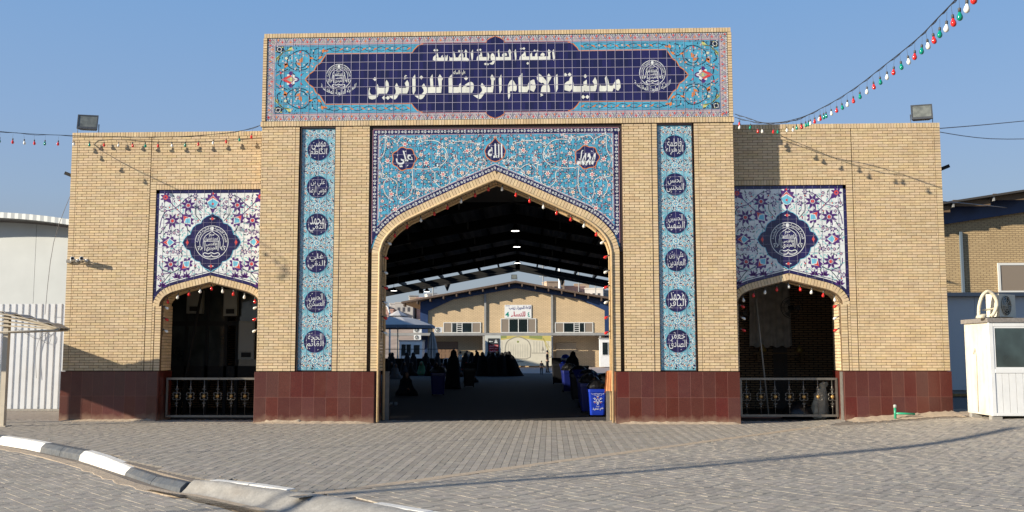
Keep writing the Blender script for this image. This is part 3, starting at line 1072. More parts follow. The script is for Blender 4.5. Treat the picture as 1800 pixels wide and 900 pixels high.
# ---- vertical strips with six round name medallions each
NAMES = {-1: [('موسى', 'الكاظم'), ('علي بن', 'موسى الرضا'), ('محمد', 'التقي'), ('علي', 'النقي'), ('الحسن', 'العسكري'), ('الحجة', 'القائم')],
         1: [('فاطمة', 'الزهراء'), ('الحسن', 'المجتبى'), ('الحسين', 'الشهيد'), ('علي زين', 'العابدين'), ('محمد', 'الباقر'), ('جعفر', 'الصادق')]}
MZ = [6.34, 5.45, 4.565, 3.70, 2.77, 1.85]
YT = .045
tiles_pale = Pieces('tile', PALE, 60)
ORBR = mat('amber_glaze', (.33, .12, .045), .25)
for s in (-1, 1):
    cx = s * 4.155
    xa, xb = cx - .395, cx + .395
    b = MB()
    b.box((cx - .45, YT + .012, 1.17), (cx + .45, YT + .05, 6.88), FRAME)
    for q in (-1, 1):
        b.box((cx + q * .402 - .006, .004, 1.175), (cx + q * .402 + .006, YT + .03, 6.875), FRAME)
        b.box((cx + q * .448 - (.012 if (q * s > 0) else 0.0) - .002, .02, 1.175), (cx + q * .448 - .001, YT + .03, 6.875), FRAME) if False else None
    b.box((cx - .405, .0, 6.845), (cx + .405, YT + .03, 6.875), FRAME)
    P = b.obj('name_strip', GATE, label='tall tiled strip with six round name medallions ' + ('left' if s < 0 else 'right') + ' of the arch')
    tiles(tiles_pale, xa, xb, 1.19, 6.84, YT, .2, P)
    g = MB()
    y1, y2, y3, y4 = (YT - .0007 * k for k in (1, 2, 3, 4))
    cents = []
    zs = []
    for i, z in enumerate(MZ):
        zs.append(z)
        if i < 5: zs.append((z + MZ[i + 1]) / 2)
    zs = [6.34 + .445] + zs + [1.85 - .445]
    for i, z in enumerate(zs):
        for dx in (-.395, 0, .395):
            cents.append((cx + dx, z, i % 2))

    def ok(x, z, p=.0):
        return xa + p < x < xb - p and 1.20 + p < z < 6.83 - p
    for (x, z, k) in cents:
        for t in range(10):
            a = 2 * pi * t / 10 + (pi / 10 if k else 0)
            for (r, L, w, m, yy) in ((.04, .05, .03, WHITE, y3), (.078, .080, .070, (TURQ, NAVY)[t % 2], y1), (.150, .06, .062, (ORBR, BLACKG, TURQ)[(t + k) % 3], y2), (.195, .05, .06, (NAVY, TURQ)[t % 2], y1)):
                px, pz = x + cos(a) * (r + L), z + sin(a) * (r + L)
                if ok(px, pz) and ok(x + cos(a) * r, z + sin(a) * r):
                    leaf(g, x + cos(a) * r, z + sin(a) * r, L, w, a, yy, m)
            # interlaced white strapwork
            for (ra, rb, da) in ((.10, .235, .5), (.235, .10, .5), (.10, .165, 1.0)):
                p = (x + cos(a) * ra, z + sin(a) * ra); q = (x + cos(a + da * .628) * rb, z + sin(a + da * .628) * rb)
                if ok(*p) and ok(*q):
                    g.ribbon([p, q], .0105, y3, WHITE)
        if ok(x, z, .05):
            g.flat(circle(x, z, .045, 10), y2, TURQ)
            flower(g, x, z, .030, y4, 5, WHITE, YEL)
    for i in range(int(5.6 / .0955)):
        z = 1.25 + i * .0955
        for q in (-1, 1):
            leaf(g, cx + q * .385, z, .05, .04, pi / 2 - q * .9 + (pi if q > 0 else 0) * 0, y2, (TURQ, NAVY, ORANGE)[i % 3])
            g.ribbon([(cx + q * .392, z), (cx + q * .30, z + .05), (cx + q * .392, z + .1)], .008, y3, WHITE)
    g.obj('star_pattern', P)
    for i, z in enumerate(MZ):
        m_ = MB()
        m_.flat(circle(cx, z, .272, 32), y4 - .0004, TURQ)
        m_.flat(circle(cx, z, .262, 32), y4 - .0008, BLACKG)
        m_.flat(circle(cx, z, .250, 32), y4 - .0012, NAVY)
        yy = y4 - .0018
        a, b_ = NAMES[s][i]
        write(m_, a, cx - .165, cx + .165, z + .0, z + .19, yy, WHITE, -.004)
        write(m_, b_, cx - .195, cx + .195, z - .175, z + .03, yy - .0002, WHITE, -.004)
        for t in range(6):
            aa = t * 1.05 + i
            leaf(m_, cx + cos(aa) * .205, z + sin(aa) * .205, .035, .014, aa + 1.7, yy, WHITE)
        m_.obj('name_medallion', P)
    gl = MB(); grout_lines(gl, xa, xb, 1.19, 6.84, YT - .0052, .2, w=.004)
    gl.obj('joint_lines', P)
for q in (-3.625, 3.625):
    b = MB(); b.box((q - .006, .004, Z0), (q + .006, .03, Z1), FRAME); b.obj('shadow_gap', CORE)


# ---- round emblem used on the sign and on the wings
def emblem(b, cx, cz, R, y, ribbon=False, k=1.0):
    y2 = y - .0005
    lw = .028 * R * 1.6 * k
    b.ribbon(circle(cx, cz, R, 40), lw, y, WHITE, closed=True)
    b.ribbon(circle(cx, cz, R * .72, 30, -.35, pi + .35), lw * .8, y, WHITE)
    b.flat(circle(cx, cz + R * .84, R * .115, 10), y2, WHITE)
    # writing round the upper half
    def bend(a0, a1, r0):
        def f(u, v):
            t = a1 + (a0 - a1) * u
            rr = R * (r0 + .19 * v)
            return (cx + rr * cos(t), cz + rr * sin(t))
        return f
    write(b, 'العتبة العلوية', 0, 1, 0, 1, y2, WHITE, .012, bend(.02, 1.38, .76))
    write(b, 'العلوية المقدسة', 0, 1, 0, 1, y2, WHITE, .012, bend(1.76, 3.12, .76))
    # shrine: pointed dome, drum, body, curled base
    dome = [(-.46, .10), (-.47, .25), (-.36, .42), (-.16, .55), (0, .66), (.16, .55), (.36, .42), (.47, .25), (.46, .10)]
    b.ribbon([(cx + u * R, cz + v * R) for u, v in smoothpath(dome, 3)], lw, y, WHITE)
    b.ribbon([(cx - .5 * R, cz + .08 * R), (cx + .5 * R, cz + .08 * R)], lw * 1.1, y, WHITE)
    write(b, 'حرم', cx - .16 * R, cx + .16 * R, cz + .32 * R, cz + .5 * R, y2, WHITE, .02)
    write(b, 'العتبة العلوية', cx - .38 * R, cx + .38 * R, cz + .10 * R, cz + .30 * R, y2, WHITE, .02)
    for q in (-1, 1):
        b.ribbon([(cx + q * .40 * R, cz + .06 * R), (cx + q * .40 * R, cz - .50 * R)], lw, y, WHITE)
        b.ribbon([(cx + q * .50 * R, cz + .05 * R), (cx + q * .52 * R, cz - .3 * R), (cx + q * .64 * R, cz - .45 * R), (cx + q * .80 * R, cz - .45 * R)], lw, y, WHITE)
        b.ribbon(smoothpath([(cx + q * u * R, cz + v * R) for u, v in ((.86, -.28), (.68, -.22), (.60, -.36), (.72, -.46), (.80, -.36), (.70, -.32))], 3), lw, y, WHITE)
        b.ribbon(smoothpath([(cx + q * u * R, cz + v * R) for u, v in ((.0, -.60), (.18, -.68), (.40, -.62), (.50, -.74), (.30, -.86), (.06, -.84), (0, -.68))], 3), lw * 1.4, y, WHITE)
    write(b, 'الأقدس', cx - .33 * R, cx + .33 * R, cz - .22 * R, cz + .02 * R, y2, WHITE, .02)
    write(b, 'الحيدري', cx - .33 * R, cx + .33 * R, cz - .55 * R, cz - .20 * R, y2, WHITE, .02)
    if ribbon:
        def f(u, v):
            t = (u - .5) * 2
            return (cx + t * 1.42 * R * (1 - .06 * v), cz + R * (-.50 - .56 * (1 - t * t) - .52 * v))
        def g_(u, v):
            return f(u, 1 - v)
        write(b, 'للعتبة العلوية المقدسة', 0, 1, 0, 1, y2, WHITE, .012, lambda u, v: f(u, 1 - v))
        b.ribbon([f(i / 12, -.12) for i in range(2, 11)], lw * .6, y, WHITE)


# ---- the sign
YG = .012
SX, SZ0, SZ1 = 5.41, 7.025, 9.025
b = MB(); b.box((-5.42, YG + .0115, 7.012), (5.42, YG + .05, 9.032), FRAME)
SIGN = b.obj('name_sign', GATE, label='long blue tiled name sign with cream lettering across the top')
tiles(tiles_navy, -SX, SX, SZ0, SZ1, YG, .2004, SIGN)
y1, y2, y3, y4, y5 = (YG - .0008 * k for k in range(1, 6))
g = MB()
BW = .175
# turquoise field and cartouche
half = [(-4.502, 8.024), (-4.388, 8.16), (-4.294, 8.224), (-4.234, 8.352), (-4.14, 8.415), (-4.063, 8.543), (-4.002, 8.632),
        (-1.966, 8.632), (-1.919, 8.711), (-1.826, 8.807), (-1.701, 8.853)]
tip = [(-.226, 8.853), (-.195, 8.916), (-.126, 8.965), (-.06, 8.99), (0, 9.015)]
ZC = 8.024


def four(f):
    for sx in (-1, 1):
        for sz in (-1, 1):
            f(lambda p: (-sx * p[0] * -1 if False else sx * -p[0] * 1, ZC + sz * (p[1] - ZC)))


q = half
for sx in (-1, 1):
    for sz in (-1, 1):
        T = lambda p: (-sx * p[0], ZC + sz * (p[1] - ZC))
        poly = [(-5.235, ZC), (-4.502, ZC)] + half[1:] + [(-5.235, 8.853)]
        g.flat([T(p) for p in poly], y1, TURQ)
        g.ribbon([T(p) for p in half], .022, y2, ORANGE)
        g.ribbon([T(p) for p in [(p[0] + .0, p[1]) for p in half[6:8]]], .03, y2 - .0002, ORANGE)
        g.ribbon([T((-5.245, ZC)), T((-5.245, 8.863)), T((-1.70, 8.863))], .018, y2, PINK)
        g.ribbon([T((-1.70, 8.863)), T((-.226, 8.863))], .012, y2, PINK)
g.obj('turquoise_field', SIGN)
# outer border
bd = MB()
for sz in (-1, 1):
    za, zb = ZC + sz * .85, ZC + sz * 1.0
    bd.flat([(-SX, zb), (SX, zb), (SX - BW, za), (-SX + BW, za)], y1 - .0001, mat('border_white', (.40, .36, .38), .25, var=.1, cell=.2004))
for sx in (-1, 1):
    bd.flat([(sx * SX, 9.02), (sx * (SX - BW), 8.87), (sx * (SX - BW), 7.18), (sx * SX, 7.028)], y1 - .0001, MATS['border_white'])
for path in ([(-SX, ZC + .93), (SX, ZC + .93)], [(-SX, ZC - .93), (SX, ZC - .93)], [(-SX + .09, 7.05), (-SX + .09, 9.0)], [(SX - .09, 7.05), (SX - .09, 9.0)]):
    for k, (x, z, a, st) in enumerate(walk(path, .099)):
        w = 1 if k % 2 else -1
        c, s_ = cos(a), sin(a)
        P_ = lambda u, v: (x + c * u - s_ * v, z + s_ * u + c * v)
        bd.ribbon([P_(-.05, -.05 * w), P_(0, .05 * w), P_(.05, -.05 * w)], .013, y3, (PURPLE, PINK)[k % 2])
        bd.ribbon([P_(-.05, -.02 * w), P_(0, .075 * w), P_(.05, -.02 * w)], .008, y3, WHITE)
        bd.flat([P_(-.022, -.035 * w), P_(0, .012 * w), P_(.022, -.035 * w), P_(0, -.055 * w)], y4, (RED, GREY_GREEN, ORANGE)[k % 3])
        leaf(bd, *P_(-.045, .03 * w), .03, .014, a, y4, PURPLE); leaf(bd, *P_(.02, .03 * w), .03, .014, a, y4, GREY_GREEN)
for path in ([(-SX, 9.012), (SX, 9.012)], [(-SX, 7.038), (SX, 7.038)], [(-SX + .012, 7.05), (-SX + .012, 9.0)], [(SX - .012, 7.05), (SX - .012, 9.0)]):
    bd.ribbon(path, .026, y2, WHITE)
    for x, z, a, st in walk(path, .042):
        c, s_ = cos(a), sin(a)
        bd.flat([(x - c * .008 + s_ * .011, z - s_ * .008 - c * .011), (x + c * .008 + s_ * .011, z + s_ * .008 - c * .011),
                 (x + c * .008 - s_ * .011, z + s_ * .008 + c * .011), (x - c * .008 - s_ * .011, z - s_ * .008 + c * .011)], y3, BLACKG)
# pointed tips of the cartouche cut into the border
for sz in (-1, 1):
    T = lambda p: (p[0], ZC + sz * (p[1] - ZC))
    lt = [T(p) for p in tip] + [T((-p[0], p[1])) for p in tip[:-1][::-1]]
    bd.flat(lt, y5, NAVY); bd.ribbon(lt, .015, y5 - .0003, ORANGE)
bd.obj('patterned_border', SIGN)
sc_ = MB()
SSC = parse("""-4905,8585 -4933,8424 -4866,8310 -4723,8260 -4532,8258 -4423,8338 -4379,8514 -4446,8660 -4574,8726 -4732,8696 -4905,8585
-4441,8418 -4534,8323 -4660,8308 -4732,8405 -4680,8485 -4569,8468
-4381,8579 -4252,8481 -4127,8576 -4066,8704 -3909,8767
-4318,8626 -4289,8739 -4195,8770
-5066,8039 -5085,8168 -5007,8231 -4913,8279
-5120,8560 -5160,8400 -5080,8330""")
for sx in (-1, 1):
    for sz in (-1, 1):
        T = lambda p: (-sx * p[0], ZC + sz * (p[1] - ZC))
        for p in SSC:
            sc_.ribbon([T(u) for u in smoothpath(p, 4)], .020, y3, BLACKG)
        for (x, z, L, w, a, m) in ((-4.64, 8.42, .16, .09, 1.1, ORANGE), (-4.60, 8.36, .15, .07, 2.6, ORANGE), (-4.93, 8.42, .14, .09, 4.2, ORANGE), (-4.92, 8.40, .12, .06, 3.3, ORANGE),
                                  (-4.20, 8.52, .13, .07, .5, ORANGE), (-4.30, 8.52, .13, .05, 2.9, ORANGE), (-4.10, 8.66, .12, .08, 1.2, ORANGE), (-4.05, 8.70, .10, .06, .1, ORANGE),
                                  (-4.66, 8.68, .07, .05, .2, RED), (-5.08, 8.15, .08, .05, 1.8, RED), (-4.62, 8.10, .08, .04, .9, RED), (-4.42, 8.30, .07, .04, 2.2, ORANGE),
                                  (-4.9, 8.8, .09, .04, .4, BLACKG), (-5.0, 8.7, .08, .04, 2.0, BLACKG), (-4.75, 8.12, .08, .03, 2.2, BLACKG), (-5.1, 8.25, .09, .03, 3.9, BLACKG)):
            L_ = [(x + cos(a) * u - sin(a) * v, z + sin(a) * u + cos(a) * v) for u, v in ((0, 0), (L * .35, -w / 2), (L, 0), (L * .45, w / 2))]
            sc_.flat([T(u) for u in L_], y4, m)
        for (x, z, r) in ((-4.96, 8.54, .045), (-4.74, 8.28, .03), (-4.70, 8.50, .03), (-4.62, 8.27, .03), (-4.84, 8.37, .028), (-4.33, 8.33, .03), (-5.03, 8.26, .035),
                          (-4.82, 8.56, .025), (-4.56, 8.66, .025), (-4.98, 8.44, .028), (-4.80, 8.74, .03)):
            u, v = T((x, z)); flower(sc_, u, v, r, y4 - .0003, 5, WHITE, (PINK, YEL)[r > .03], BLACKG)
        # corner: yellow net with a dark knot
        for k in range(6):
            a, r = k * .9, .09
            sc_.ribbon([T(u) for u in smoothpath([(-5.22, 8.55 - k * .02), (-5.12, 8.58 + .04 * (k % 2)), (-5.02, 8.70), (-4.92 + k * .02, 8.74), (-4.86, 8.84)], 3)], .012, y3, YEL)
        sc_.flat([T(u) for u in [(-5.22, 8.84), (-5.22, 8.70), (-5.12, 8.66), (-5.04, 8.72), (-5.02, 8.84)]], y3 - .0004, BLACKG)
        sc_.ribbon([T(u) for u in circle(-5.13, 8.76, .05, 10)], .014, y4, WHITE, closed=True)
        for t in range(4):
            leaf(sc_, *T((-5.13 + .07 * cos(t * 1.57 + .78), 8.76 + .07 * sin(t * 1.57 + .78))), .05, .03, t * 1.57, y4, (YEL, WHITE)[t % 2])
        # narrow turquoise arms with a twisting vine
        n = 7
        wave = [(-3.92 + 1.9 * i / 28, 8.74 + .055 * sin(i * 2 * pi / 8)) for i in range(29)]
        wav2 = [(-3.92 + 1.9 * i / 28, 8.74 - .055 * sin(i * 2 * pi / 8)) for i in range(29)]
        sc_.ribbon([T(u) for u in wave], .014, y3, BLACKG); sc_.ribbon([T(u) for u in wav2], .009, y3 - .0002, BLACKG)
        for i in range(7):
            u, v = T((-3.78 + i * .268, 8.755)); flower(sc_, u, v, .030 if i % 2 else .018, y4, 5, (WHITE, ORANGE)[i % 2 == 0], (ORANGE, RED)[i % 2 == 0])
            p = [(-3.70 + i * .268, 8.70), (-3.64 + i * .268, 8.73), (-3.58 + i * .268, 8.77), (-3.66 + i * .268, 8.76)]
            sc_.flat([T(u) for u in p], y4, ORANGE)
    # small buds and leaves filling the corner fields
    Rf = random.Random(17)
    for sz in (-1, 1):
        T = lambda p: (-sx * p[0], ZC + sz * (p[1] - ZC))
        Rf.seed(17); done = []
        for t_ in range(900):
            x, z = Rf.uniform(-5.2, -4.05), Rf.uniform(8.10, 8.83)
            edge_ = [p for p in half if p[0] > x]
            lim = 4.5 - .5 * (z - ZC) / .61
            if -x < lim + .08 or hypot(x + 4.84, z - ZC) < .23 or any(hypot(x - a, z - c) < .075 for a, c in done): continue
            if x < -5.0 and z > 8.63: continue
            done.append((x, z)); k_ = len(done); a_ = k_ * 2.4
            if k_ % 4 == 0:
                u, v = T((x, z)); flower(sc_, u, v, .024, y3 - .0002, 5, WHITE, (PINK, RED)[k_ % 2])
            else:
                L_ = [(x + cos(a_) * u - sin(a_) * v, z + sin(a_) * u + cos(a_) * v) for u, v in ((0, 0), (.022, -.011), (.062, 0), (.028, .011))]
                sc_.flat([T(u) for u in L_], y2 - .0003, (BLACKG, ORANGE, BLACKG)[k_ % 3])
    # side rosette
    T = lambda p: (-sx * p[0], p[1])
    sc_.flat([T((-4.84 + .20 * (.78 + .22 * cos(4 * t)) * cos(t), ZC + .20 * (.78 + .22 * cos(4 * t)) * sin(t))) for t in [2 * pi * k / 32 for k in range(32)]], y3, PURPLE)
    sc_.flat([T((-4.84 + .165 * (.8 + .2 * cos(6 * t)) * cos(t), ZC + .15 * (.8 + .2 * cos(6 * t)) * sin(t))) for t in [2 * pi * k / 36 for k in range(36)]], y4, WHITE)
    sc_.flat([T(u) for u in [(-5.07, ZC), (-4.86, ZC + .11), (-4.73, ZC), (-4.86, ZC - .11)]], y4 - .0003, RED)
    sc_.flat([T(u) for u in [(-4.95, ZC), (-4.83, ZC + .07), (-4.74, ZC), (-4.83, ZC - .07)]], y4 - .0006, GREY_GREEN)
    u, v = T((-4.83, ZC)); sc_.flat(circle(u, v, .035, 8), y4 - .0009, YEL)
sc_.obj('scroll_painting', SIGN)
lt = MB()
LETTERS = """-2776,7892 -2743,7800 -2568,7798 -2606,7895 -2562,7990 -2516,7912 -2504,7821 -2522,7721 -2557,7657 -2746,7659 -2772,7582 -2834,7532 -2901,7519 -2968,7538 -2996,7607 -3002,7671 -2985,7743 -2968,7812 -2950,7789 -2962,7734 -2957,7679 -2925,7642 -2871,7628 -2817,7637 -2782,7664 -2812,7751 -2825,7824
-2840,8059 -2790,8009 -2838,7960 -2888,8010
-2620,7608 -2569,7556 -2618,7506 -2669,7557
-2528,7607 -2477,7555 -2527,7505 -2578,7556
-2326,7912 -2259,7793 -2093,7791 -2132,7904 -2073,7980 -2036,7907 -2030,7807 -2047,7716 -2075,7654 -2257,7656 -2314,7555 -2354,7517 -2403,7521 -2466,7561 -2507,7607 -2449,7603 -2387,7619 -2342,7664 -2339,7728 -2369,7819
-2105,8098 -2083,8086 -2085,8067 -2103,8077 -2123,8059 -2114,8036 -2069,8040 -2064,8021 -2149,7995 -2151,8016 -2132,8027 -2145,8059 -2128,8089
-1892,8111 -1879,8024 -1875,7723 -1899,7669 -1930,7619 -1949,7706 -1957,8016 -1943,8038
-1680,7893 -1627,7798 -1523,7802 -1540,8016 -1478,8111 -1470,8038 -1456,7801 -1323,7798 -1341,7946 -1355,8019 -1305,8109 -1229,8001 -1259,7952 -1258,7790 -1271,7661 -1626,7657 -1670,7576 -1705,7531 -1750,7511 -1804,7527 -1858,7568 -1898,7603 -1804,7602 -1733,7631 -1680,7694 -1685,7740 -1735,7822
-1742,8085 -1694,8036 -1741,7988 -1789,8037
-1022,8105 -1014,7970 -1005,7796 -855,7795 -850,7850 -802,7902 -797,7794 -765,7792 -694,7862 -632,7902 -570,7918 -525,7896 -503,7837 -507,7746 -542,7654 -840,7657 -848,7684 -856,7654 -1093,7656 -1099,8016
-687,8050 -638,8000 -686,7952 -734,8001
-313,7894 -231,7787 -93,7786 -93,7942 -117,8024 -76,8092 2,7977 -35,7932 -39,7787 -57,7658 -244,7657 -283,7590 -336,7517 -372,7504 -426,7527 -519,7596 -435,7596 -373,7627 -310,7690 -311,7744 -347,7817
142,8087 150,7958 150,7712 130,7667 103,7617 94,7722 82,7976 89,7999
401,7959 432,7927 472,7854 506,7799 503,7718 481,7677 419,7691 339,7679 352,7592 346,7556 312,7484 299,7557 294,7738 303,7838 338,7910 370,7946
634,8118 636,7952 642,7789 751,7788 774,7860 818,7923 889,7953 916,7950 929,7886 947,7813 949,7759 902,7658 845,7687 778,7720 751,7652 552,7654 547,7772 543,8008
1018,8098 1067,8066 1120,8011 1182,7938 1204,7901 1213,7974 1200,8010 1253,8096 1320,8009 1297,7955 1262,7901 1239,7846 1266,7792 1279,7737 1280,7649 1066,7651 1084,7766 1102,7793 1160,7843 1115,7879 1084,7866 1022,7908 982,7949 974,8013
1070,7631 1115,7630 1110,7614 1082,7605 1119,7594 1121,7571 1053,7545 1070,7576 1053,7595
1455,8085 1466,7989 1465,7726 1442,7672 1404,7618 1394,7709 1375,7972 1386,8004
1794,8036 1811,7949 1834,7831 1841,7788 2066,7788 2064,7883 2141,7937 2144,7792 2313,7788 2305,7845 2274,7892 2337,7996 2376,7907 2384,7826 2366,7726 2343,7656 2101,7657 2081,7689 2070,7648 1827,7649 1809,7687 1792,7719 1747,7658 1597,7700 1611,7797 1629,7852 1673,7892 1735,7921 1736,7950 1758,8000
1642,8107 1689,8058 1641,8009 1594,8059
1742,8113 1788,8064 1741,8016 1695,8065
2108,8069 2154,8020 2107,7973 2061,8021
2054,7574 2102,7524 2054,7475 2005,7525
2153,7573 2200,7524 2152,7476 2105,7525
2455,7832 2463,7787 2591,7783 2562,7964 2601,8045 2628,7968 2671,7785 2741,7784 2777,7853 2831,7921 2884,7945 2910,7902 2926,7811 2926,7739 2870,7663 2820,7690 2767,7731 2735,7649 2617,7650 2599,7683 2586,7650 2433,7652 2434,7753
-1371,8641 -1350,8585 -1338,8510 -1275,8509 -1276,8539 -1240,8575 -1235,8511 -1213,8511 -1208,8538 -1177,8574 -1172,8510 -1154,8510 -1150,8546 -1124,8578 -1120,8491 -1134,8423 -1342,8425 -1356,8444 -1369,8425 -1472,8448 -1464,8523 -1424,8563 -1384,8586
-1434,8719 -1403,8688 -1434,8657 -1464,8689
-1376,8719 -1345,8687 -1375,8656 -1406,8688
-851,8690 -821,8659 -851,8629 -881,8660
-790,8694 -761,8663 -790,8633 -820,8664
-408,8707 -379,8677 -408,8647 -438,8678
-352,8716 -322,8685 -352,8655 -381,8686
-232,8375 -200,8342 -232,8310 -264,8343
-177,8367 -146,8335 -177,8303 -208,8336
-1083,8548 -1065,8507 -975,8506 -1005,8609 -975,8659 -949,8581 -935,8507 -872,8507 -850,8561 -815,8607 -779,8616 -757,8588 -747,8537 -756,8505 -707,8505 -709,8606 -727,8647 -697,8704 -656,8642 -676,8605 -671,8504 -622,8467 -622,8435 -635,8411 -1082,8422
-529,8700 -521,8585 -526,8485 -545,8410 -562,8485 -578,8604
-323,8647 -312,8574 -303,8509 -175,8508 -184,8549 -205,8586 -171,8622 -144,8572 -137,8508 -161,8416 -304,8416 -318,8432 -327,8416 -443,8433 -430,8511 -394,8552 -350,8574 -350,8611
-108,8553 -91,8585 -64,8603 -37,8584 -17,8543 -10,8508 70,8507 66,8597 50,8629 88,8697 97,8596 106,8507 177,8506 158,8539 164,8573 204,8600 240,8604 275,8581 275,8538 253,8531 226,8533 226,8508 329,8504 322,8575 302,8635 336,8699 387,8616 365,8580 374,8502 372,8421 -5,8419 -14,8387 -36,8342 -63,8324 -99,8329 -143,8352 -81,8379 -63,8415 -104,8443 -113,8498
479,8697 491,8628 500,8510 494,8446 473,8396 464,8473 447,8629
703,8653 716,8571 725,8509 814,8511 819,8565 863,8610 868,8510 934,8509 939,8568 984,8604 986,8509 1112,8507 1117,8521 1059,8526 1072,8567 1112,8598 1152,8580 1164,8538 1139,8516 1141,8507 1246,8506 1241,8583 1228,8620 1253,8683 1313,8619 1286,8583 1294,8501 1292,8414 712,8418 699,8434 690,8418 561,8431 578,8509 623,8554 667,8585 672,8603
612,8734 645,8700 612,8666 579,8700
675,8736 707,8703 675,8670 643,8703
926,8676 955,8646 926,8616 896,8647
999,8675 1028,8645 999,8615 969,8646
763,8380 797,8345 763,8310 730,8345
1375,8682 1386,8582 1401,8472 1387,8427 1368,8399 1354,8463 1337,8605 1348,8637"""
COUNTERS = """-699,7793 -627,7827 -574,7792
303,7777 325,7815 363,7819 330,7797
825,7843 858,7843 869,7809
1717,7801 1757,7846 1768,7800
2831,7828 2856,7828 2870,7792
-1396,8511 -1379,8540 -1368,8510
-832,8515 -810,8541 -792,8517
-354,8512 -336,8535 -324,8512
-77,8509 -64,8525 -46,8508
654,8512 676,8533 690,8512"""
for p in parse(LETTERS):
    lt.flat(p, y3, LETTER)
for p in parse(COUNTERS):
    lt.flat(p, y4, NAVY)
write(lt, 'عليه السلام', -1.00, -.70, 8.06, 8.20, y3, LETTER, .03)
lt.obj('lettering', SIGN, label='cream Arabic lettering in two lines')
for ex in (-3.70, 3.67):
    em = MB(); emblem(em, ex, 8.08, .30, y3, True)
    em.obj('emblem', SIGN)

gl = MB(); grout_lines(gl, -SX, SX, SZ0, SZ1, YG - .0085, .2004, w=.0042)
for i in range(1, 54):
    x = -SX + 2 * SX * i / 54
    if abs(x) < 4.45:
        zt = .825 if abs(x) < 1.72 else (.61 if abs(x) < 4.0 else .61 * (4.5 - abs(x)) / .5)
        gl.box((x - .0045, YG - .0094, ZC - zt), (x + .0045, YG - .0084, ZC + zt), GROUT)
for k in range(1, 10):
    z = SZ0 + (SZ1 - SZ0) * k / 10; d_ = abs(z - ZC)
    xl = 1.72 if d_ > .61 else 4.5 - .5 * d_ / .61
    if d_ < .82: gl.box((-xl, YG - .0098, z - .0045), (xl, YG - .0088, z + .0045), GROUT)
gl.obj('joint_lines', SIGN)

# ---- wing panels
tiles_white = Pieces('tile', WHITE, 190)


def low_wing(x):
    a = abs(x)
    pts = sorted([p for p in O_WING if p[0] >= -1e-6])
    if a >= pts[-1][0]: return 2.72
    for p, q in zip(pts, pts[1:]):
        if p[0] <= a <= q[0]:
            return p[1] + (q[1] - p[1]) * (a - p[0]) / max(1e-6, q[0] - p[0])
    return 2.72


DGREEN = mat('dark_green_glaze', (.05, .10, .10), .25)
BIG = parse("-7417,5116 -7792,4745 -7797,3699")[0]
MIDP = [(-7.864, 4.226, pi), (-7.438, 4.769, 2.3), (-7.433, 3.682, 3.95)]
SMALL = parse("-7247,5347 -7667,5317 -8012,4556 -8035,3881 -7863,4456 -7740,4456 -7638,4487 -7146,5201 -7119,5072 -7885,3986 -7750,3992 -7988,3461 -8082,3382 -8063,5077 -7979,4990 -7943,4883 -7632,3990 -7560,4020")[0]
VINES = parse("""-7975,5318 -7723,5059 -7555,4898 -7439,4801
-7723,5059 -7565,5187 -7424,5315 -7248,5363
-7722,5043 -7946,4980 -8053,4804 -8093,4579
-7864,4226 -8018,4290 -8086,4387
-8063,5077 -8051,5190
-7780,3492 -7638,3556 -7481,3682
-7780,3492 -7988,3461
-7780,3492 -7888,3366 -7980,3239
-8064,3779 -8042,3620 -7894,3524 -7780,3492
-7581,4225 -7726,4225
-7313,4416 -7414,4544 -7450,4640
-7098,4735 -7233,4896 -7238,5057""")
YP = YW + .018
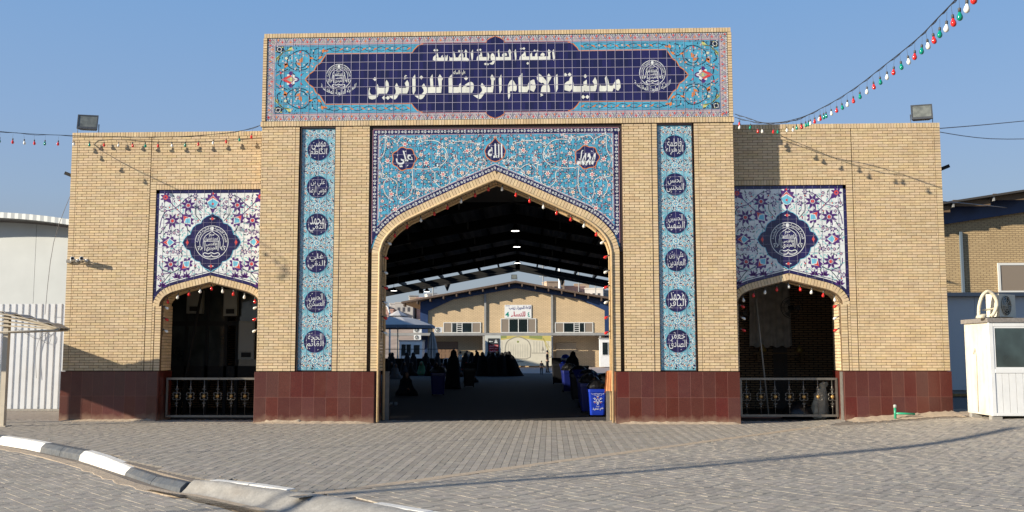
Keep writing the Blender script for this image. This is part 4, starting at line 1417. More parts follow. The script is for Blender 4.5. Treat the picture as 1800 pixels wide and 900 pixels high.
for s in (-1, 1):
    cx = s * WC
    xa, xb = (-8.20, -5.47) if s < 0 else (5.47, 8.20)
    lowf = lambda x: low_wing(x - cx) + .004
    ow = [(cx + x, z) for x, z in O_WING]
    poly = ([(-8.2, 2.72)] + ow + [(-5.44, 2.72), (-5.44, 5.49), (-8.2, 5.49)]) if s < 0 else ([(5.44, 2.72)] + ow + [(8.2, 2.72), (8.2, 5.49), (5.44, 5.49)])
    b = MB(); b.prism(poly, YP + .012, YP + .05, FRAME)
    P = b.obj('wing_tile_panel', GATE, label='white tile panel with violet flowers and a navy emblem medallion, ' + ('left' if s < 0 else 'right') + ' wing')
    cl = MB()
    tiles(tiles_white, xa, xb, 2.73, 5.485, YP, .2, P, lowf, cl)
    cl.obj('cut_tiles', P, kind='stuff')
    g = MB()
    y1, y2, y3, y4, y5, y6 = (YP - .0007 * k for k in range(1, 7))
    F = lambda p: (cx - s * 0 + (p[0] + WC) * (-1) * -1 * (1 if s < 0 else 1), p[1])

    def both(fn):
        for q in (1, -1):
            fn(lambda p: (cx + q * (p[0] + WC), p[1]), q)
    # navy edging
    e = -1 if s < 0 else 1
    xo_ = s * 8.2
    g.flat([(xo_, 2.75), (xo_, 5.485), (xo_ - s * .075, 5.485), (xo_ - s * .075, 2.93)], y1, NAVY)
    g.flat([(xa, 5.485), (xb, 5.485), (xb, 5.41), (xa, 5.41)], y1, NAVY)
    cl1 = lambda pts: [p for p in pts if xa <= p[0] <= xb]
    o1 = [(cx + x, z) for x, z in offset(O_WING, -.005)]; o2 = [(cx + x, z) for x, z in offset(O_WING, -.075)]
    zz = [(a, c) for a, c in zip(o1, o2) if xa <= c[0] <= xb]
    for (a, c), (d, f) in zip(zz, zz[1:]):
        g.flat([a, d, f, c], y1 - .0001, NAVY)
    g.ribbon(cl1([(cx + x, z) for x, z in offset(O_WING, -.105) if abs(x) < 1.27]), .016, y1 - .0002, NAVY)

    def inside(x, z, pad=.05):
        return xa + pad < x < xb - pad and z < 5.38 - pad * .3 and z > lowf(x) + .10 + pad and hypot((x - cx), (z - 4.22)) > .60 + pad * .4 and abs(x - xo_) > .09 + pad * .6

    def inb(x, z):
        return xa < x < xb

    def doit(T, q):
        for v in VINES:
            pts = [T(p) for p in smoothpath(v, 4)]
            if all(inb(*p) for p in pts): g.ribbon(pts, .019, y2, (PURPLE, DGREEN)[len(v) % 2])
        for k, p in enumerate(BIG):
            x, z = T(p)
            if inside(x, z, 0):
                for t in range(8):
                    a_ = t * pi / 4 + pi / 8
                    g.flat([(x + cos(a_ + da) * r_, z + sin(a_ + da) * r_) for r_, da in ((.03, -.5), (.10, -.36), (.135, -.18), (.195, 0), (.135, .18), (.10, .36), (.03, .5))], y3, PURPLE)
                g.flat(circle(x, z, .058, 10), y3 - .0006, WHITE); g.flat(circle(x, z, .046, 10), y3 - .0008, PURPLE)
                g.flat(circle(x, z, .04, 8), y3 - .0009, RED)
                for t in range(8): leaf(g, x, z, .15, .018, t * pi / 4 + pi / 8, y3 - .0003, NAVY)
        x, z = T((-7.975, 5.318))
        if inb(x, z) and abs(x - cx) < 1.3:
            flower(g, x + 0, z, .14, y3, 7, PURPLE, RED); leaf(g, x, z, .22, .12, -pi / 4 if x < cx else -3 * pi / 4, y3 - .0002, PURPLE)
        for (px, pz, a) in MIDP:
            x, z = T((px, pz))
            if not (xa + .1 < x < xb - .02): continue
            if q < 0: a = pi - a
            c, s_ = cos(a), sin(a)
            LP = lambda u, v: (x + c * u - s_ * v, z + s_ * u + c * v)
            n = 28
            g.flat([LP(.215 * (.82 + .18 * cos(9 * 2 * pi * i / n)) * cos(2 * pi * i / n), .16 * (.82 + .18 * cos(9 * 2 * pi * i / n)) * sin(2 * pi * i / n)) for i in range(n)], y3, PURPLE)
            g.flat([LP(-.15, 0), LP(-.02, -.105), LP(.13, 0), LP(-.02, .105)], y4, WHITE)
            g.flat([LP(-.12, 0), LP(-.02, -.08), LP(.03, 0), LP(-.02, .08)], y4 - .0003, LBLUE)
            g.flat([LP(.01, -.07), LP(.13, 0), LP(.01, .07), LP(.05, 0)], y4 - .0003, RED)
        for k, p in enumerate(SMALL):
            x, z = T(p)
            if inside(x, z, -.02):
                flower(g, x, z, .074 if k % 4 == 0 else .052, y3, 6, PURPLE, WHITE, rot=k)
                g.flat(circle(x, z, .014, 6), y3 - .0009, RED)
        for (px, pz, a) in ((-7.408, 3.412, 2.0), (-7.98, 3.19, .4), (-7.632, 3.397, 1.0)):
            x, z = T((px, pz))
            if inside(x, z, -.08):
                for t in range(5):
                    leaf(g, x, z - .03, .14, .06, (.3 + t * .62), y3, PURPLE)
    both(doit)
    # palmette over the medallion
    g.flat([(cx + .24 * (.86 + .14 * cos(11 * t)) * cos(t) * .85, 5.22 + .22 * (.86 + .14 * cos(11 * t)) * sin(t)) for t in [2 * pi * k / 44 for k in range(44)]], y3, PURPLE)
    g.flat([(cx - .07, 5.05), (cx, 4.90), (cx + .07, 5.05)], y3, PURPLE)
    g.flat([(cx - .15, 5.20), (cx - .08, 5.06), (cx, 5.03), (cx + .08, 5.06), (cx + .15, 5.20), (cx, 5.36)], y4, WHITE)
    g.flat([(cx - .13, 5.19), (cx - .07, 5.07), (cx, 5.045), (cx + .07, 5.07), (cx + .13, 5.19), (cx, 5.27)], y4 - .0003, LBLUE)
    g.flat([(cx - .14, 5.21), (cx, 5.30), (cx + .14, 5.21), (cx, 5.345)], y4 - .0004, RED)
    g.flat(circle(cx, 5.15, .03, 8), y4 - .0006, RED); g.flat(circle(cx, 5.40, .025, 8), y4, RED)
    # small leaves and buds filling the ground
    pts = []
    R_ = random.Random(5)
    occ = [(p[0], p[1], .17) for p in BIG] + [(p[0], p[1], .19) for p in MIDP] + [(p[0], p[1], .07) for p in SMALL] + [(-7.975, 5.318, .2), (-6.82, 5.2, .25)]
    for t in range(5000):
        x, z = R_.uniform(-8.15, -6.80), R_.uniform(3.0, 5.4)
        if all(hypot(x - a, z - c) > r for a, c, r in occ) and all(hypot(x - a, z - c) > .105 for a, c in pts):
            pts.append((x, z))
    for k, (x, z) in enumerate(pts):
        for q in (1, -1):
            X, Z = cx + q * (x + WC), z
            if inside(X, Z, .0):
                a = k * 1.9
                if q < 0: a = pi - a
                leaf(g, X, Z, .10, .036, a, y2, (TEAL, TEAL, DGREEN)[k % 3])
                leaf(g, X, Z, .065, .034, a + 2.2 * q, y2, (PURPLE, TEAL, PURPLE)[k % 3])
                if k % 3 == 0: g.ribbon([(X, Z), (X + .05 * cos(a + 1), Z + .05 * sin(a + 1)), (X + .11 * cos(a + .5), Z + .11 * sin(a + .5))], .007, y2, PURPLE)
                if k % 4 == 1: g.flat(circle(X, Z, .018, 6), y2 - .0002, (RED, PURPLE)[k % 8 == 1])
    g.obj('flower_painting', P)
    # navy lobed medallion with the emblem
    m_ = MB()
    qd = [(.70, 0), (.66, .08), (.60, .16), (.52, .19), (.50, .27), (.46, .36), (.36, .44), (.27, .46), (.24, .54), (.14, .62), (.06, .65), (0, .70)]
    full = qd + [(-a, c) for a, c in qd[::-1][1:]] + [(-a, -c) for a, c in qd[1:]] + [(a, -c) for a, c in qd[::-1][1:-1]]
    m_.flat([(cx + a * 1.025, 4.22 + c * 1.025) for a, c in full], y4, LBLUE)
    m_.flat([(cx + a, 4.22 + c) for a, c in full], y4 - .0005, NAVY)
    emblem(m_, cx, 4.22, .40, y4 - .0012, False, .8)
    for t in range(4):
        a = t * pi / 2
        x, z = cx + .59 * cos(a), 4.22 + .57 * sin(a)
        m_.flat(circle(x, z, .035, 8), y4 - .0014, RED)
        for q in (-1, 1): leaf(m_, x, z, .075, .03, a + q * pi / 2, y4 - .0012, RED if t % 2 == 0 else WHITE)
    m_.obj('emblem_medallion', P, label='navy lobed medallion with a white round emblem')
    gl = MB(); grout_lines(gl, xa, xb, 2.73, 5.485, YP - .0062, .2, lowf, w=.0028)
    gl.obj('joint_lines', P)

for pool, nm in ((bricks, 'bricks_further'), (tiles_navy, 'tiles_further'), (tiles_turq, 'tiles_further'), (tiles_pale, 'tiles_further'), (tiles_white, 'tiles_further'),
                 (panels, 'cladding_further'), (arch_bricks, 'arch_bricks_further'), (cap_bricks, 'coping_bricks_further'), (edge_bricks, 'edge_bricks')):
    pool.build(None, nm)


# ================================================================ GROUND, ROAD, KERB
def struct(b, name, label=None, parent=None):
    o = b.obj(name, parent)
    o['kind'] = 'structure'
    if label: o['label'] = label
    return o


KERB = [(-40, 21.6), (-20, 5.1), (-13.0, -.62), (-9.35, -3.66), (-7.95, -4.85), (-6.35, -6.42), (-4.62, -8.42), (-3.3, -9.95), (-2.73, -10.48), (-2.0, -11.2), (-1.09, -12.03), (-.51, -12.6), (.7, -13.9), (6, -20), (14, -32)]


def side_of_kerb(x, y):
    """>0 on the paving side"""
    best = 1e9; sg = 1
    for a, b in zip(KERB, KERB[1:]):
        dx, dy = b[0] - a[0], b[1] - a[1]; L = hypot(dx, dy)
        t = max(0, min(1, ((x - a[0]) * dx + (y - a[1]) * dy) / L / L))
        px, py = a[0] + dx * t, a[1] + dy * t
        d = hypot(x - px, y - py)
        if d < best:
            best = d; sg = (-(x - a[0]) * dy + (y - a[1]) * dx)
    return best if sg > 0 else -best


g0 = MB()
g0.add([(-900, -300, -.20), (900, -300, -.20), (900, 1500, -.20), (-900, 1500, -.20)], [(0, 1, 2, 3)],
       mat('dry_earth', (.34, .28, .20), .95, grain=.15, gscale=.6))
struct(g0, 'ground')
rd = MB(); rd.add([(-30, -34, -.142), (12, -34, -.142), (12, -1, -.142), (-30, 14, -.142)], [(0, 1, 2, 3)], JOINT)
ROAD = struct(rd, 'road', 'block paved road in front of the kerb')
pv = MB()
PB = brick_mat('shaded_passage_paving', (.036, .032, .029), (.030, .026, .023), (.014, .012, .010), .1, .2, 'XY', .01)  # same pavers as outside, with the roof's shade put into the colour
ks = KERB[:7] + [(-3.25, -10.0), (-2.87, -10.12), (-2.30, -10.55), (-1.75, -10.95), (-1.35, -11.2), (-.85, -11.65), (-.35, -12.1), (.2, -12.75), (1.1, -13.8), (2.4, -15.3), (6.4, -20), (14.4, -32)]
poly = ks + [(60, -32), (60, 0.95), (-40, .95)]
n = len(poly)
pv.add([(x, y, -.016) for x, y in poly] + [(x, y, -.19) for x, y in poly],
       [list(range(n))] + [(i, i + n, (i + 1) % n + n, (i + 1) % n) for i in range(n)], JOINT)
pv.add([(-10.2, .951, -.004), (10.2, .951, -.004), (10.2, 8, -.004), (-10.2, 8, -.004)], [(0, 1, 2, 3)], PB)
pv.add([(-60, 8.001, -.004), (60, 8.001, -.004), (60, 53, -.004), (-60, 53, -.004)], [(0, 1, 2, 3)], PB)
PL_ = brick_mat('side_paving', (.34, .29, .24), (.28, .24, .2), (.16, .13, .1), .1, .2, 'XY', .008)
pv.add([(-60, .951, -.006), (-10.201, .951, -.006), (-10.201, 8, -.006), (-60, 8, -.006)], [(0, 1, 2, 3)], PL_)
gx = [6.8 + .4 * i for i in range(34)]; gy = [-8.4 + .4 * i for i in range(42)]
pv.add([(x, y, gz(x, y) - .014 + (.0 if y < .96 else .012)) for y in gy for x in gx],
       [(j * 34 + i, j * 34 + i + 1, (j + 1) * 34 + i + 1, (j + 1) * 34 + i) for j in range(41) for i in range(33) if not (gx[i] < 10.3 and gy[j] > .55)], JOINT)
pv.add([(-60, 53.001, -.004), (60, 53.001, -.004), (60, 90, -.004), (-60, 90, -.004)], [(0, 1, 2, 3)],
       mat('courtyard_paving', (.34, .28, .25), .9, grain=.1, gscale=3))
pv.f = [f if i else f for i, f in enumerate(pv.f)]
PAVING = struct(pv, 'paving', 'grey block paving before and under the gateway')


def project(x, y, z=0.0):
    v = cam_o.matrix_world.inverted_safe() @ Vector((x, y, z))
    return (900 + 1717.5 * v.x / -v.z, 450 - 1717.5 * v.y / -v.z) if v.z < -.5 else (9999, 9999)


AB = ((-1.6, -11.4), (7.6, -.05))     # sandy seam between the two paved fields


def side_ab(x, y):
    (a, b), (c, d) = AB
    return ((c - a) * (y - b) - (d - b) * (x - a)) / hypot(c - a, d - b)    # >0 left field


PAVER2 = mat('darker_concrete_paver', (.298, .266, .220), .85, var=.075, hue=.008, grain=.16, gscale=5, bump=.3, bscale=90, dirt=.3, dirt_col=(.32, .26, .19), dscale=.45)
pav = Pieces('paver', PAVER, 200)
pav2 = Pieces('paver', PAVER2, 100)
MI = cam_o.matrix_world.inverted_safe()


def field(w, l, ang, ox, oy, test, z, parent, R=26, alt=False):
    c, s = cos(ang), sin(ang)
    ni = int(R / w); nj = int(R / l)
    for i in range(-ni, ni):
        for j in range(-nj, nj):
            u = i * w; v = j * l + (l / 2 if i % 2 else 0)
            x = ox + c * u - s * v; y = oy + s * u + c * v
            if y < -13.2 or y > .95 or abs(x) > 16 or not test(x, y): continue
            q = MI @ Vector((x, y, z))
            if q.z > -5: continue
            px, py = 900 + 1717.5 * q.x / -q.z, 450 - 1717.5 * q.y / -q.z
            if not (-60 < px < 1860 and py < 960): continue
            dz = random.uniform(-.003, .0012)
            h0 = gz(x, y)
            an = ang
            if h0 > .002:
                sx_, sy_ = (gz(x + .05, y) - gz(x - .05, y)) / .1, (gz(x, y + .05) - gz(x, y - .05)) / .1
                an = tuple((Matrix.Rotation(atan2(sy_, 1), 4, 'X') @ Matrix.Rotation(-atan2(sx_, 1), 4, 'Y') @ Matrix.Rotation(ang, 4, 'Z')).to_euler())
            ((pav2 if alt and i % 2 else pav)).rbox((x, y, z - .03 + dz + gz(x, y)), (w - .0055, l - .0055, .06), an, parent)


field(.102, .202, 0, 0, -6, lambda x, y: side_of_kerb(x, y) > .14 and side_ab(x, y) > .06 and not (y < -9.9 and side_of_kerb(x, y) < .5), 0, PAVING, alt=True)
field(.165, .112, radians(39), 4, -6, lambda x, y: side_ab(x, y) < -.06 and side_of_kerb(x, y) > .55 and not (y > -.7 and x > 7.4), 0, PAVING)
field(.112, .205, radians(44), -6, -9, lambda x, y: side_of_kerb(x, y) < -.42, -.13, ROAD)
pav.build(None, 'pavers_further', 'Z')
pav2.build(None, 'darker_pavers_further', 'Z')
# sandy seam and dust against the walls
sd = MB()
(a, b_), (c, d) = AB
N = 60
vs = []; rr = random.Random(3)
for i in range(N + 1):
    t = i / N; x, y = a + (c - a) * t, b_ + (d - b_) * t
    w1 = .075 + rr.uniform(0, .045); w2 = .075 + rr.uniform(0, .045)
    nx, ny = -(d - b_) / 14.6, (c - a) / 14.6
    vs += [(x + nx * w1, y + ny * w1, .001), (x - nx * w2, y - ny * w2, .001)]
sd.add(vs, [(2 * i, 2 * i + 1, 2 * i + 3, 2 * i + 2) for i in range(N)], SAND)


def mound(x0, x1, yb, depth, h0, h1, seed=1, z=0):
    rr = random.Random(seed); n = max(8, int((x1 - x0) / .07)); vs = []
    for i in range(n + 1):
        t = i / n; x = x0 + (x1 - x0) * t
        h = (h0 + (h1 - h0) * t) * rr.uniform(.65, 1.2); d = depth * rr.uniform(.8, 1.15)
        e = min(1, t * 12, (1 - t) * 12) if True else 1
        vs += [(x, yb, gz(x, yb) + h * e + .002), (x, yb - d * .35, gz(x, yb - d * .35) + h * .62 * e + .002), (x, yb - d * .7, gz(x, yb - d * .7) + h * .2 * e + .002), (x, yb - d, gz(x, yb - d) - .006)]
    fs = []
    for i in range(n):
        for k in range(3):
            fs.append((4 * i + k, 4 * i + k + 1, 4 * i + k + 5, 4 * i + k + 4))
    sd.add(vs, fs, SAND, True)


mound(8.0, 10.6, YW - .028, .7, .045, .065, 4, 0)
mound(10.2, 11.6, 1.3, 1.7, .05, .04, 9, .20)
mound(2.8, 5.52, -.028, .16, .045, .05, 5)
mound(-5.52, -2.8, -.028, .22, .035, .045, 6)
mound(-10.3, -8.0, YW - .028, .20, .03, .05, 7)
mound(-5.3, -4.4, -.028, .14, .07, .08, 12)
SANDO = sd.obj('sand_drift', None, kind='stuff', label='pale sand drifted against the wall foot and in the paving seam', category='sand')

# grit and small stones swept against the walls and the kerb
pb = MB(); R9 = random.Random(31)
def stone(x, y, z, r):
    a = R9.uniform(0, 6); vs = [(x + r * cos(a + k * 1.257) * R9.uniform(.7, 1.2), y + r * sin(a + k * 1.257) * R9.uniform(.7, 1.2), z) for k in range(5)] + [(x, y, z + r * R9.uniform(.5, .9))]
    pb.add(vs, [(k, (k + 1) % 5, 5) for k in range(5)], (CONCRETE, SAND)[R9.random() < .5])
for i in range(420):
    u = R9.random()
    if u < .45: x, y = R9.uniform(7.9, 11), .5 - abs(R9.gauss(0, .55)) - .1
    elif u < .7: x, y = R9.uniform(-10.3, -2.8), (-.05 if R9.random() < .5 else .45) - abs(R9.gauss(0, .25))
    else:
        k = R9.randrange(3, 9); a, c = KERB[k], KERB[k + 1]; f = R9.random(); x, y = a[0] + (c[0] - a[0]) * f + R9.gauss(0, .25), a[1] + (c[1] - a[1]) * f + R9.gauss(0, .25)
        if side_of_kerb(x, y) < .2: continue
    stone(x, y, gz(x, y), R9.uniform(.006, .02))
pb.obj('grit', None, kind='stuff', label='small stones and grit scattered along the wall foot and kerb', category='gravel')

# kerb stones
kb = thing('kerb', 'black and white painted kerb stones curving along the road edge', 'kerb', (0, 0, 0))
del kb['label']; del kb['category']; kb['kind'] = 'structure'


def kstone(p, q, z0, z1, m, w=.17, top0=None, top1=None):
    """bevelled kerb stone from p to q; top0/top1: height at either end"""
    d = Vector((q[0] - p[0], q[1] - p[1], 0)); L = d.length; d.normalize(); nn = Vector((-d.y, d.x, 0))
    t0 = z1 if top0 is None else top0; t1 = z1 if top1 is None else top1
    vs = []
    for k, tz in ((0.006, t0), (L * .5, (t0 + t1) / 2 + .001), (L - .006, t1)):
        o = Vector((p[0], p[1], 0)) + d * k
        # paving side, bevel, road side
        for off, z in ((.10, z0), (.10, tz), (-.03, tz), (-.10, tz - .065), (-.115, z0)):
            v = o + nn * off; vs.append((v.x, v.y, z))
    fs = []
    for s in range(2):
        for k in range(4):
            fs.append((5 * s + k, 5 * s + k + 1, 5 * s + k + 6, 5 * s + k + 5))
    fs += [(4, 3, 2, 1, 0), (10, 11, 12, 13, 14)]
    b = MB(); b.add(vs, fs, m)
    o = b.obj('kerb_stone', kb)
    bv = o.modifiers.new('bevel', 'BEVEL'); bv.width = .012; bv.segments = 2
    return o


def along(p, q, t): return (p[0] + (q[0] - p[0]) * t, p[1] + (q[1] - p[1]) * t)


segs = [((-20, 5.1), (-13.0, -.62), 9, None), ((-13.0, -.62), (-9.35, -3.66), 4, None)]
col = 0
for i in range(9):
    kstone(along((-20, 5.1), (-13, -.62), i / 9), along((-20, 5.1), (-13, -.62), (i + 1) / 9), -.15, .012, KWHITE if (i // 2) % 2 else KBLACK)
for i in range(4):
    kstone(along((-13, -.62), (-9.22, -3.77), i / 4), along((-13, -.62), (-9.22, -3.77), (i + 1) / 4), -.15, .012, KWHITE if i < 2 else KBLACK)
for (p, q, m, a, b_) in (((-9.22, -3.77), (-8.15, -4.68), KWHITE, .012, .012), ((-8.15, -4.68), (-7.62, -5.2), KWHITE, .012, .012),
                         ((-7.62, -5.2), (-6.95, -5.85), KBLACK, .012, .012), ((-6.95, -5.85), (-6.30, -6.48), KBLACK, .012, .012),
                         ((-6.30, -6.48), (-5.65, -7.25), KWHITE, .012, .012), ((-5.65, -7.25), (-4.72, -8.35), KWHITE, .012, -.035),
                         ((-4.72, -8.35), (-3.98, -9.25), KBLACK, -.035, -.045), ((-3.98, -9.25), (-3.28, -10.05), KBLACK, -.045, -.02)):
    kstone(p, q, -.15, .012, m, .17, a, b_)
for (p, q) in (((-3.02, -9.98), (-2.40, -10.33)), ((-2.40, -10.33), (-1.80, -10.80))):
    kstone(p, q, -.15, .004, KWHITE, .17)
for (p, q) in (((-.62, -11.80), (.02, -12.36)), ((.02, -12.36), (.7, -13.1))):
    kstone(p, q, -.15, .004, KWHITE, .17)
# worn concrete apron
cp = MB()
prof = [(-3.25, -10.0), (-2.87, -10.12), (-2.30, -10.55), (-1.75, -10.95), (-1.35, -11.2), (-.85, -11.65), (-.35, -12.1), (.2, -12.75), (1.1, -13.8), (2.4, -15.3)]
low_ = [(-3.42, -10.1), (-3.05, -10.3), (-2.6, -10.75), (-2.1, -11.2), (-1.7, -11.55), (-1.25, -12.0), (-.8, -12.45), (-.2, -13.1), (.7, -14.2), (2.0, -15.8)]
A_ = [p[:2] for p in walk(smoothpath(prof, 4), .12)]; nA = len(A_)
_l = smoothpath(low_, 4); _L = sum(hypot(b[0] - a[0], b[1] - a[1]) for a, b in zip(_l, _l[1:])); B_ = [p[:2] for p in walk(_l, _L / nA)][:nA]
A_ = A_[:len(B_)]
vs = []; rr = random.Random(8); M_ = 8
for (p, q) in zip(A_, B_):
    for k in range(M_ + 1):
        t = k / M_
        z = .006 - .152 * smooth((t - .08) / .92) + rr.uniform(-.003, .003)
        vs.append((p[0] + (q[0] - p[0]) * t, p[1] + (q[1] - p[1]) * t, z))
cp.add(vs, [(i * (M_ + 1) + k, i * (M_ + 1) + k + 1, (i + 1) * (M_ + 1) + k + 1, (i + 1) * (M_ + 1) + k) for i in range(len(A_) - 1) for k in range(M_)], CONCRETE, True)
struct(cp, 'concrete_apron', 'worn concrete ramp where the kerb ends')
# gutter strip of dusty mortar along the kerb foot, wet line
gt = MB()
foot = [(-20.2, 4.85), (-13.2, -.85), (-9.4, -3.95), (-8.35, -4.88), (-7.1, -6.05), (-5.85, -7.4), (-4.9, -8.55), (-4.15, -9.45), (-3.45, -10.12), (-2.95, -10.45), (-2.1, -11.25), (-1.25, -12.05), (-.2, -13.15), (1.4, -15.1)]
vs = []
ff = smoothpath(foot, 5)
for i, p in enumerate(ff):
    q = ff[min(i + 1, len(ff) - 1)]; o = ff[max(i - 1, 0)]
    d = Vector((q[0] - o[0], q[1] - o[1])).normalized()
    w = .17 + rr.uniform(-.03, .05)
    vs += [(p[0] - d.y * .02, p[1] + d.x * .02, -.128), (p[0] + d.y * w, p[1] - d.x * w, -.1275 + rr.uniform(0, .004)), (p[0] + d.y * (w + .03), p[1] - d.x * (w + .03), -.143)]
gt.add(vs, [(3 * i + k, 3 * i + k + 1, 3 * i + k + 4, 3 * i + k + 3) for i in range(len(ff) - 1) for k in (0, 1)], SAND)
struct(gt, 'gutter')
wt = MB()
WET = mat('wet_mud', (.06, .042, .026), .18, grain=.4, gscale=8, bump=.3, bscale=10)
fw = ff[38:]
vs = []
for i, p in enumerate(fw):
    q = fw[min(i + 1, len(fw) - 1)]; o = fw[max(i - 1, 0)]
    d = Vector((q[0] - o[0], q[1] - o[1])).normalized()
    w = .03 + .14 * smooth(i / 10) * rr.uniform(.6, 1.1)
    vs += [(p[0] + d.y * .10, p[1] - d.x * .10, -.1230), (p[0] + d.y * (.14 + w), p[1] - d.x * (.14 + w), -.1232)]
wt.add(vs, [(2 * i, 2 * i + 1, 2 * i + 3, 2 * i + 2) for i in range(len(fw) - 1)], WET)
struct(wt, 'puddle')

# ================================================================ RAILING GATES, STEEL POSTS
def railing(name, label, x0, x1, n, y, zt, zb, first):
    t = thing(name, label, 'railing', ((x0 + x1) / 2, y, 0))
    m = mat('rail_steel', (.22, .20, .17), .38, metal=.6, grain=.15, gscale=12)
    c = (x0 + x1) / 2
    b = MB()
    b.box((x0 - c, -.02, zt - .05), (x1 - c, .02, zt), m); b.obj('top_rail', t)
    b = MB(); b.box((x0 - c, -.02, zb), (x1 - c, .02, zb + .05), m); b.obj('bottom_rail', t)
    for xx in (x0, x1 - .045):
        b = MB(); b.box((xx - c, -.021, zb + .05), (xx - c + .045, .021, zt - .05), m); b.obj('end_bar', t)
    bar = MB(); bar.tube([(0, 0, zb + .05), (0, 0, zt - .05)], .009, m, 6)
    bar.lathe([(.009, -.03), (.022, 0), (.009, .03)], m, 6, (0, 0, .33)); bar.lathe([(.009, -.03), (.022, 0), (.009, .03)], m, 6, (0, 0, .78))
    bm_ = bar.mesh('bar')
    sc = MB()
    for q in (-1, 1):
        for w in (-1, 1):
            pts = []
            for k in range(14):
                a = k / 13 * 4.6
                r = .062 * (1 - k / 18)
                pts.append((q * (.062 + .0 - r * cos(a) * 1.0), -.004, w * (.02 + r * sin(a) * 1.0 + .018)))
            sc.tube(pts, .008, m, 5)
    sm_ = sc.mesh('scroll')
    s2 = MB()
    for w in (-1, 1):
        for q in (-1, 1):
            pts = [(q * (.012 + .034 * sin(k / 9 * 4.2)), -.004, w * (.135 + .075 * k / 9 + .02 * cos(k / 9 * 4.2))) for k in range(10)]
            s2.tube(pts, .0065, m, 5)
    s2m = s2.mesh('small_scroll')
    ro = MB(); gold = mat('aged_gold', (.50, .30, .10), .4, metal=.5)
    ro.lathe([(.0, 0), (.036, .004), (.040, .012), (.030, .022), (.012, .03)], gold, 12, M=Matrix.Rotation(pi / 2, 4, 'X'))
    for k in range(8):
        a = k * pi / 4
        ro.lathe([(.0, 0), (.011, .006), (.0, .014)], gold, 6, M=Matrix.Translation((.036 * cos(a), -.005, .036 * sin(a))) @ Matrix.Rotation(pi / 2, 4, 'X'))
    rm = ro.mesh('rosette')
    for k in range(n):
        xx = first + k * .331 - c
        link('bar', bm_, t, (xx, 0, 0))
        s = link('scroll', sm_, t, (xx, -.01, .56))
        link('small_scroll', s2m, t, (xx, -.008, .56))
        link('rosette', rm, t, (xx, -.015, .56))
    return t


railing('railing_gate', 'low ornate steel railing across the left arch, gold rosettes', -7.95, -5.60, 7, .95, 1.0, .06, -7.69)
railing('railing_gate', 'low ornate steel railing across the right arch, in shadow', 5.70, 7.96, 7, .95, 1.0, .10, 5.85)
for (x, w, lab) in ((8.05, .16, 'grey steel gate post on the right side of the right arch'),):
    t = thing('gate_post', lab, 'post', (x, .62, 0))
    b = MB(); b.box((-w / 2, -.05, 0), (w / 2, .15, 1.15), STEEL); b.obj('post', t)
    b = MB()
    for z in (.2, .5, .8, 1.05): b.lathe([(0, 0), (.014, .002), (.012, .01)], BSTEEL, 6, M=Matrix.Translation((0.02, -.05, z)) @ Matrix.Rotation(pi / 2, 4, 'X'))
    b.obj('bolts', t, kind='stuff')
for s, lab in ((-1, 'tall grey steel door post against the left side of the main arch'), (1, 'grey steel door post against the right side of the main arch')):
    t = thing('door_post', lab, 'post', (s * 2.64, .9, 0))
    b = MB(); b.box((-.07, -.04, 0), (.07, .06, 1.12), STEEL); b.obj('post', t)
    b = MB(); b.box((-.08, -.05, 1.12), (.08, .07, 1.15), STEEL); b.obj('cap', t)

# ================================================================ INSIDE THE SIDE ARCHES
t = thing('glazed_partition', 'dark steel framed glass partition behind the left arch', 'partition', (-7.2, 3.1, 0))
b = MB(); b.box((-2.0, -.04, 2.30), (2.0, .04, 2.42), BSTEEL); b.obj('mid_rail', t)
b = MB(); b.box((-2.0, -.04, 4.3), (2.0, .04, 4.4), BSTEEL); b.obj('top_rail', t)
b = MB(); b.box((-2.0, -.05, .9), (2.0, .05, 1.25), BSTEEL); b.obj('sill', t)
for x in (-1.9, -1.1, -.55, -.05, .25, .9, 1.45):
    b = MB(); b.box((x - .04, -.05, 0), (x + .04, .05, 4.3), BSTEEL); b.obj('mullion', t)
for x0, x1 in ((-1.86, -1.14), (-1.06, -.59), (-.51, -.09), (.29, .86), (.94, 1.41)):
    b = MB(); b.box((x0, -.012, 1.25), (x1, .012, 2.3), mat('smoky_glass', (.035, .04, .038), .08, grain=.6, gscale=1.6, coat=.5)); b.obj('pane', t)
    b = MB(); b.box((x0, -.012, 2.42), (x1, .012, 4.3), MATS['smoky_glass']); b.obj('pane', t)
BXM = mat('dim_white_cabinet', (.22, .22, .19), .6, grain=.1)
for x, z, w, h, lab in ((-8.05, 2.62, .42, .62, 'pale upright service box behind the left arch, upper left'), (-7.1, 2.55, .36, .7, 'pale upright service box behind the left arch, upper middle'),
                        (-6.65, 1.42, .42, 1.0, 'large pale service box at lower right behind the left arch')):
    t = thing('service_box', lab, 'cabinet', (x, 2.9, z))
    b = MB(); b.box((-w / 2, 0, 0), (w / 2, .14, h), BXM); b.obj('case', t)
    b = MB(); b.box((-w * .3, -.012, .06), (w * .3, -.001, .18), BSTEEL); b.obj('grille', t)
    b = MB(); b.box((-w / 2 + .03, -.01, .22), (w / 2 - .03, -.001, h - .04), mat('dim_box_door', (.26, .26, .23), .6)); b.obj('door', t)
t = thing('steel_prop', 'slanting dark steel prop behind the left arch', 'prop', (-8.2, 2.4, 0))
b = MB(); b.tube([(0, 0, 0), (.55, 0, 3.4)], .035, BSTEEL, 6); b.obj('pole', t)
t = thing('curtain', 'grey hanging curtain in the dark room behind the right arch', 'curtain', (7.5, 5.6, 1.75))
b = MB()
vs = []
for k in range(31):
    x = -.62 + 1.2 * k / 30
    y = .04 * sin(k * 1.3)
    vs += [(x, y, 0 + .03 * sin(k * .9)), (x * .92, y, 2.6)]
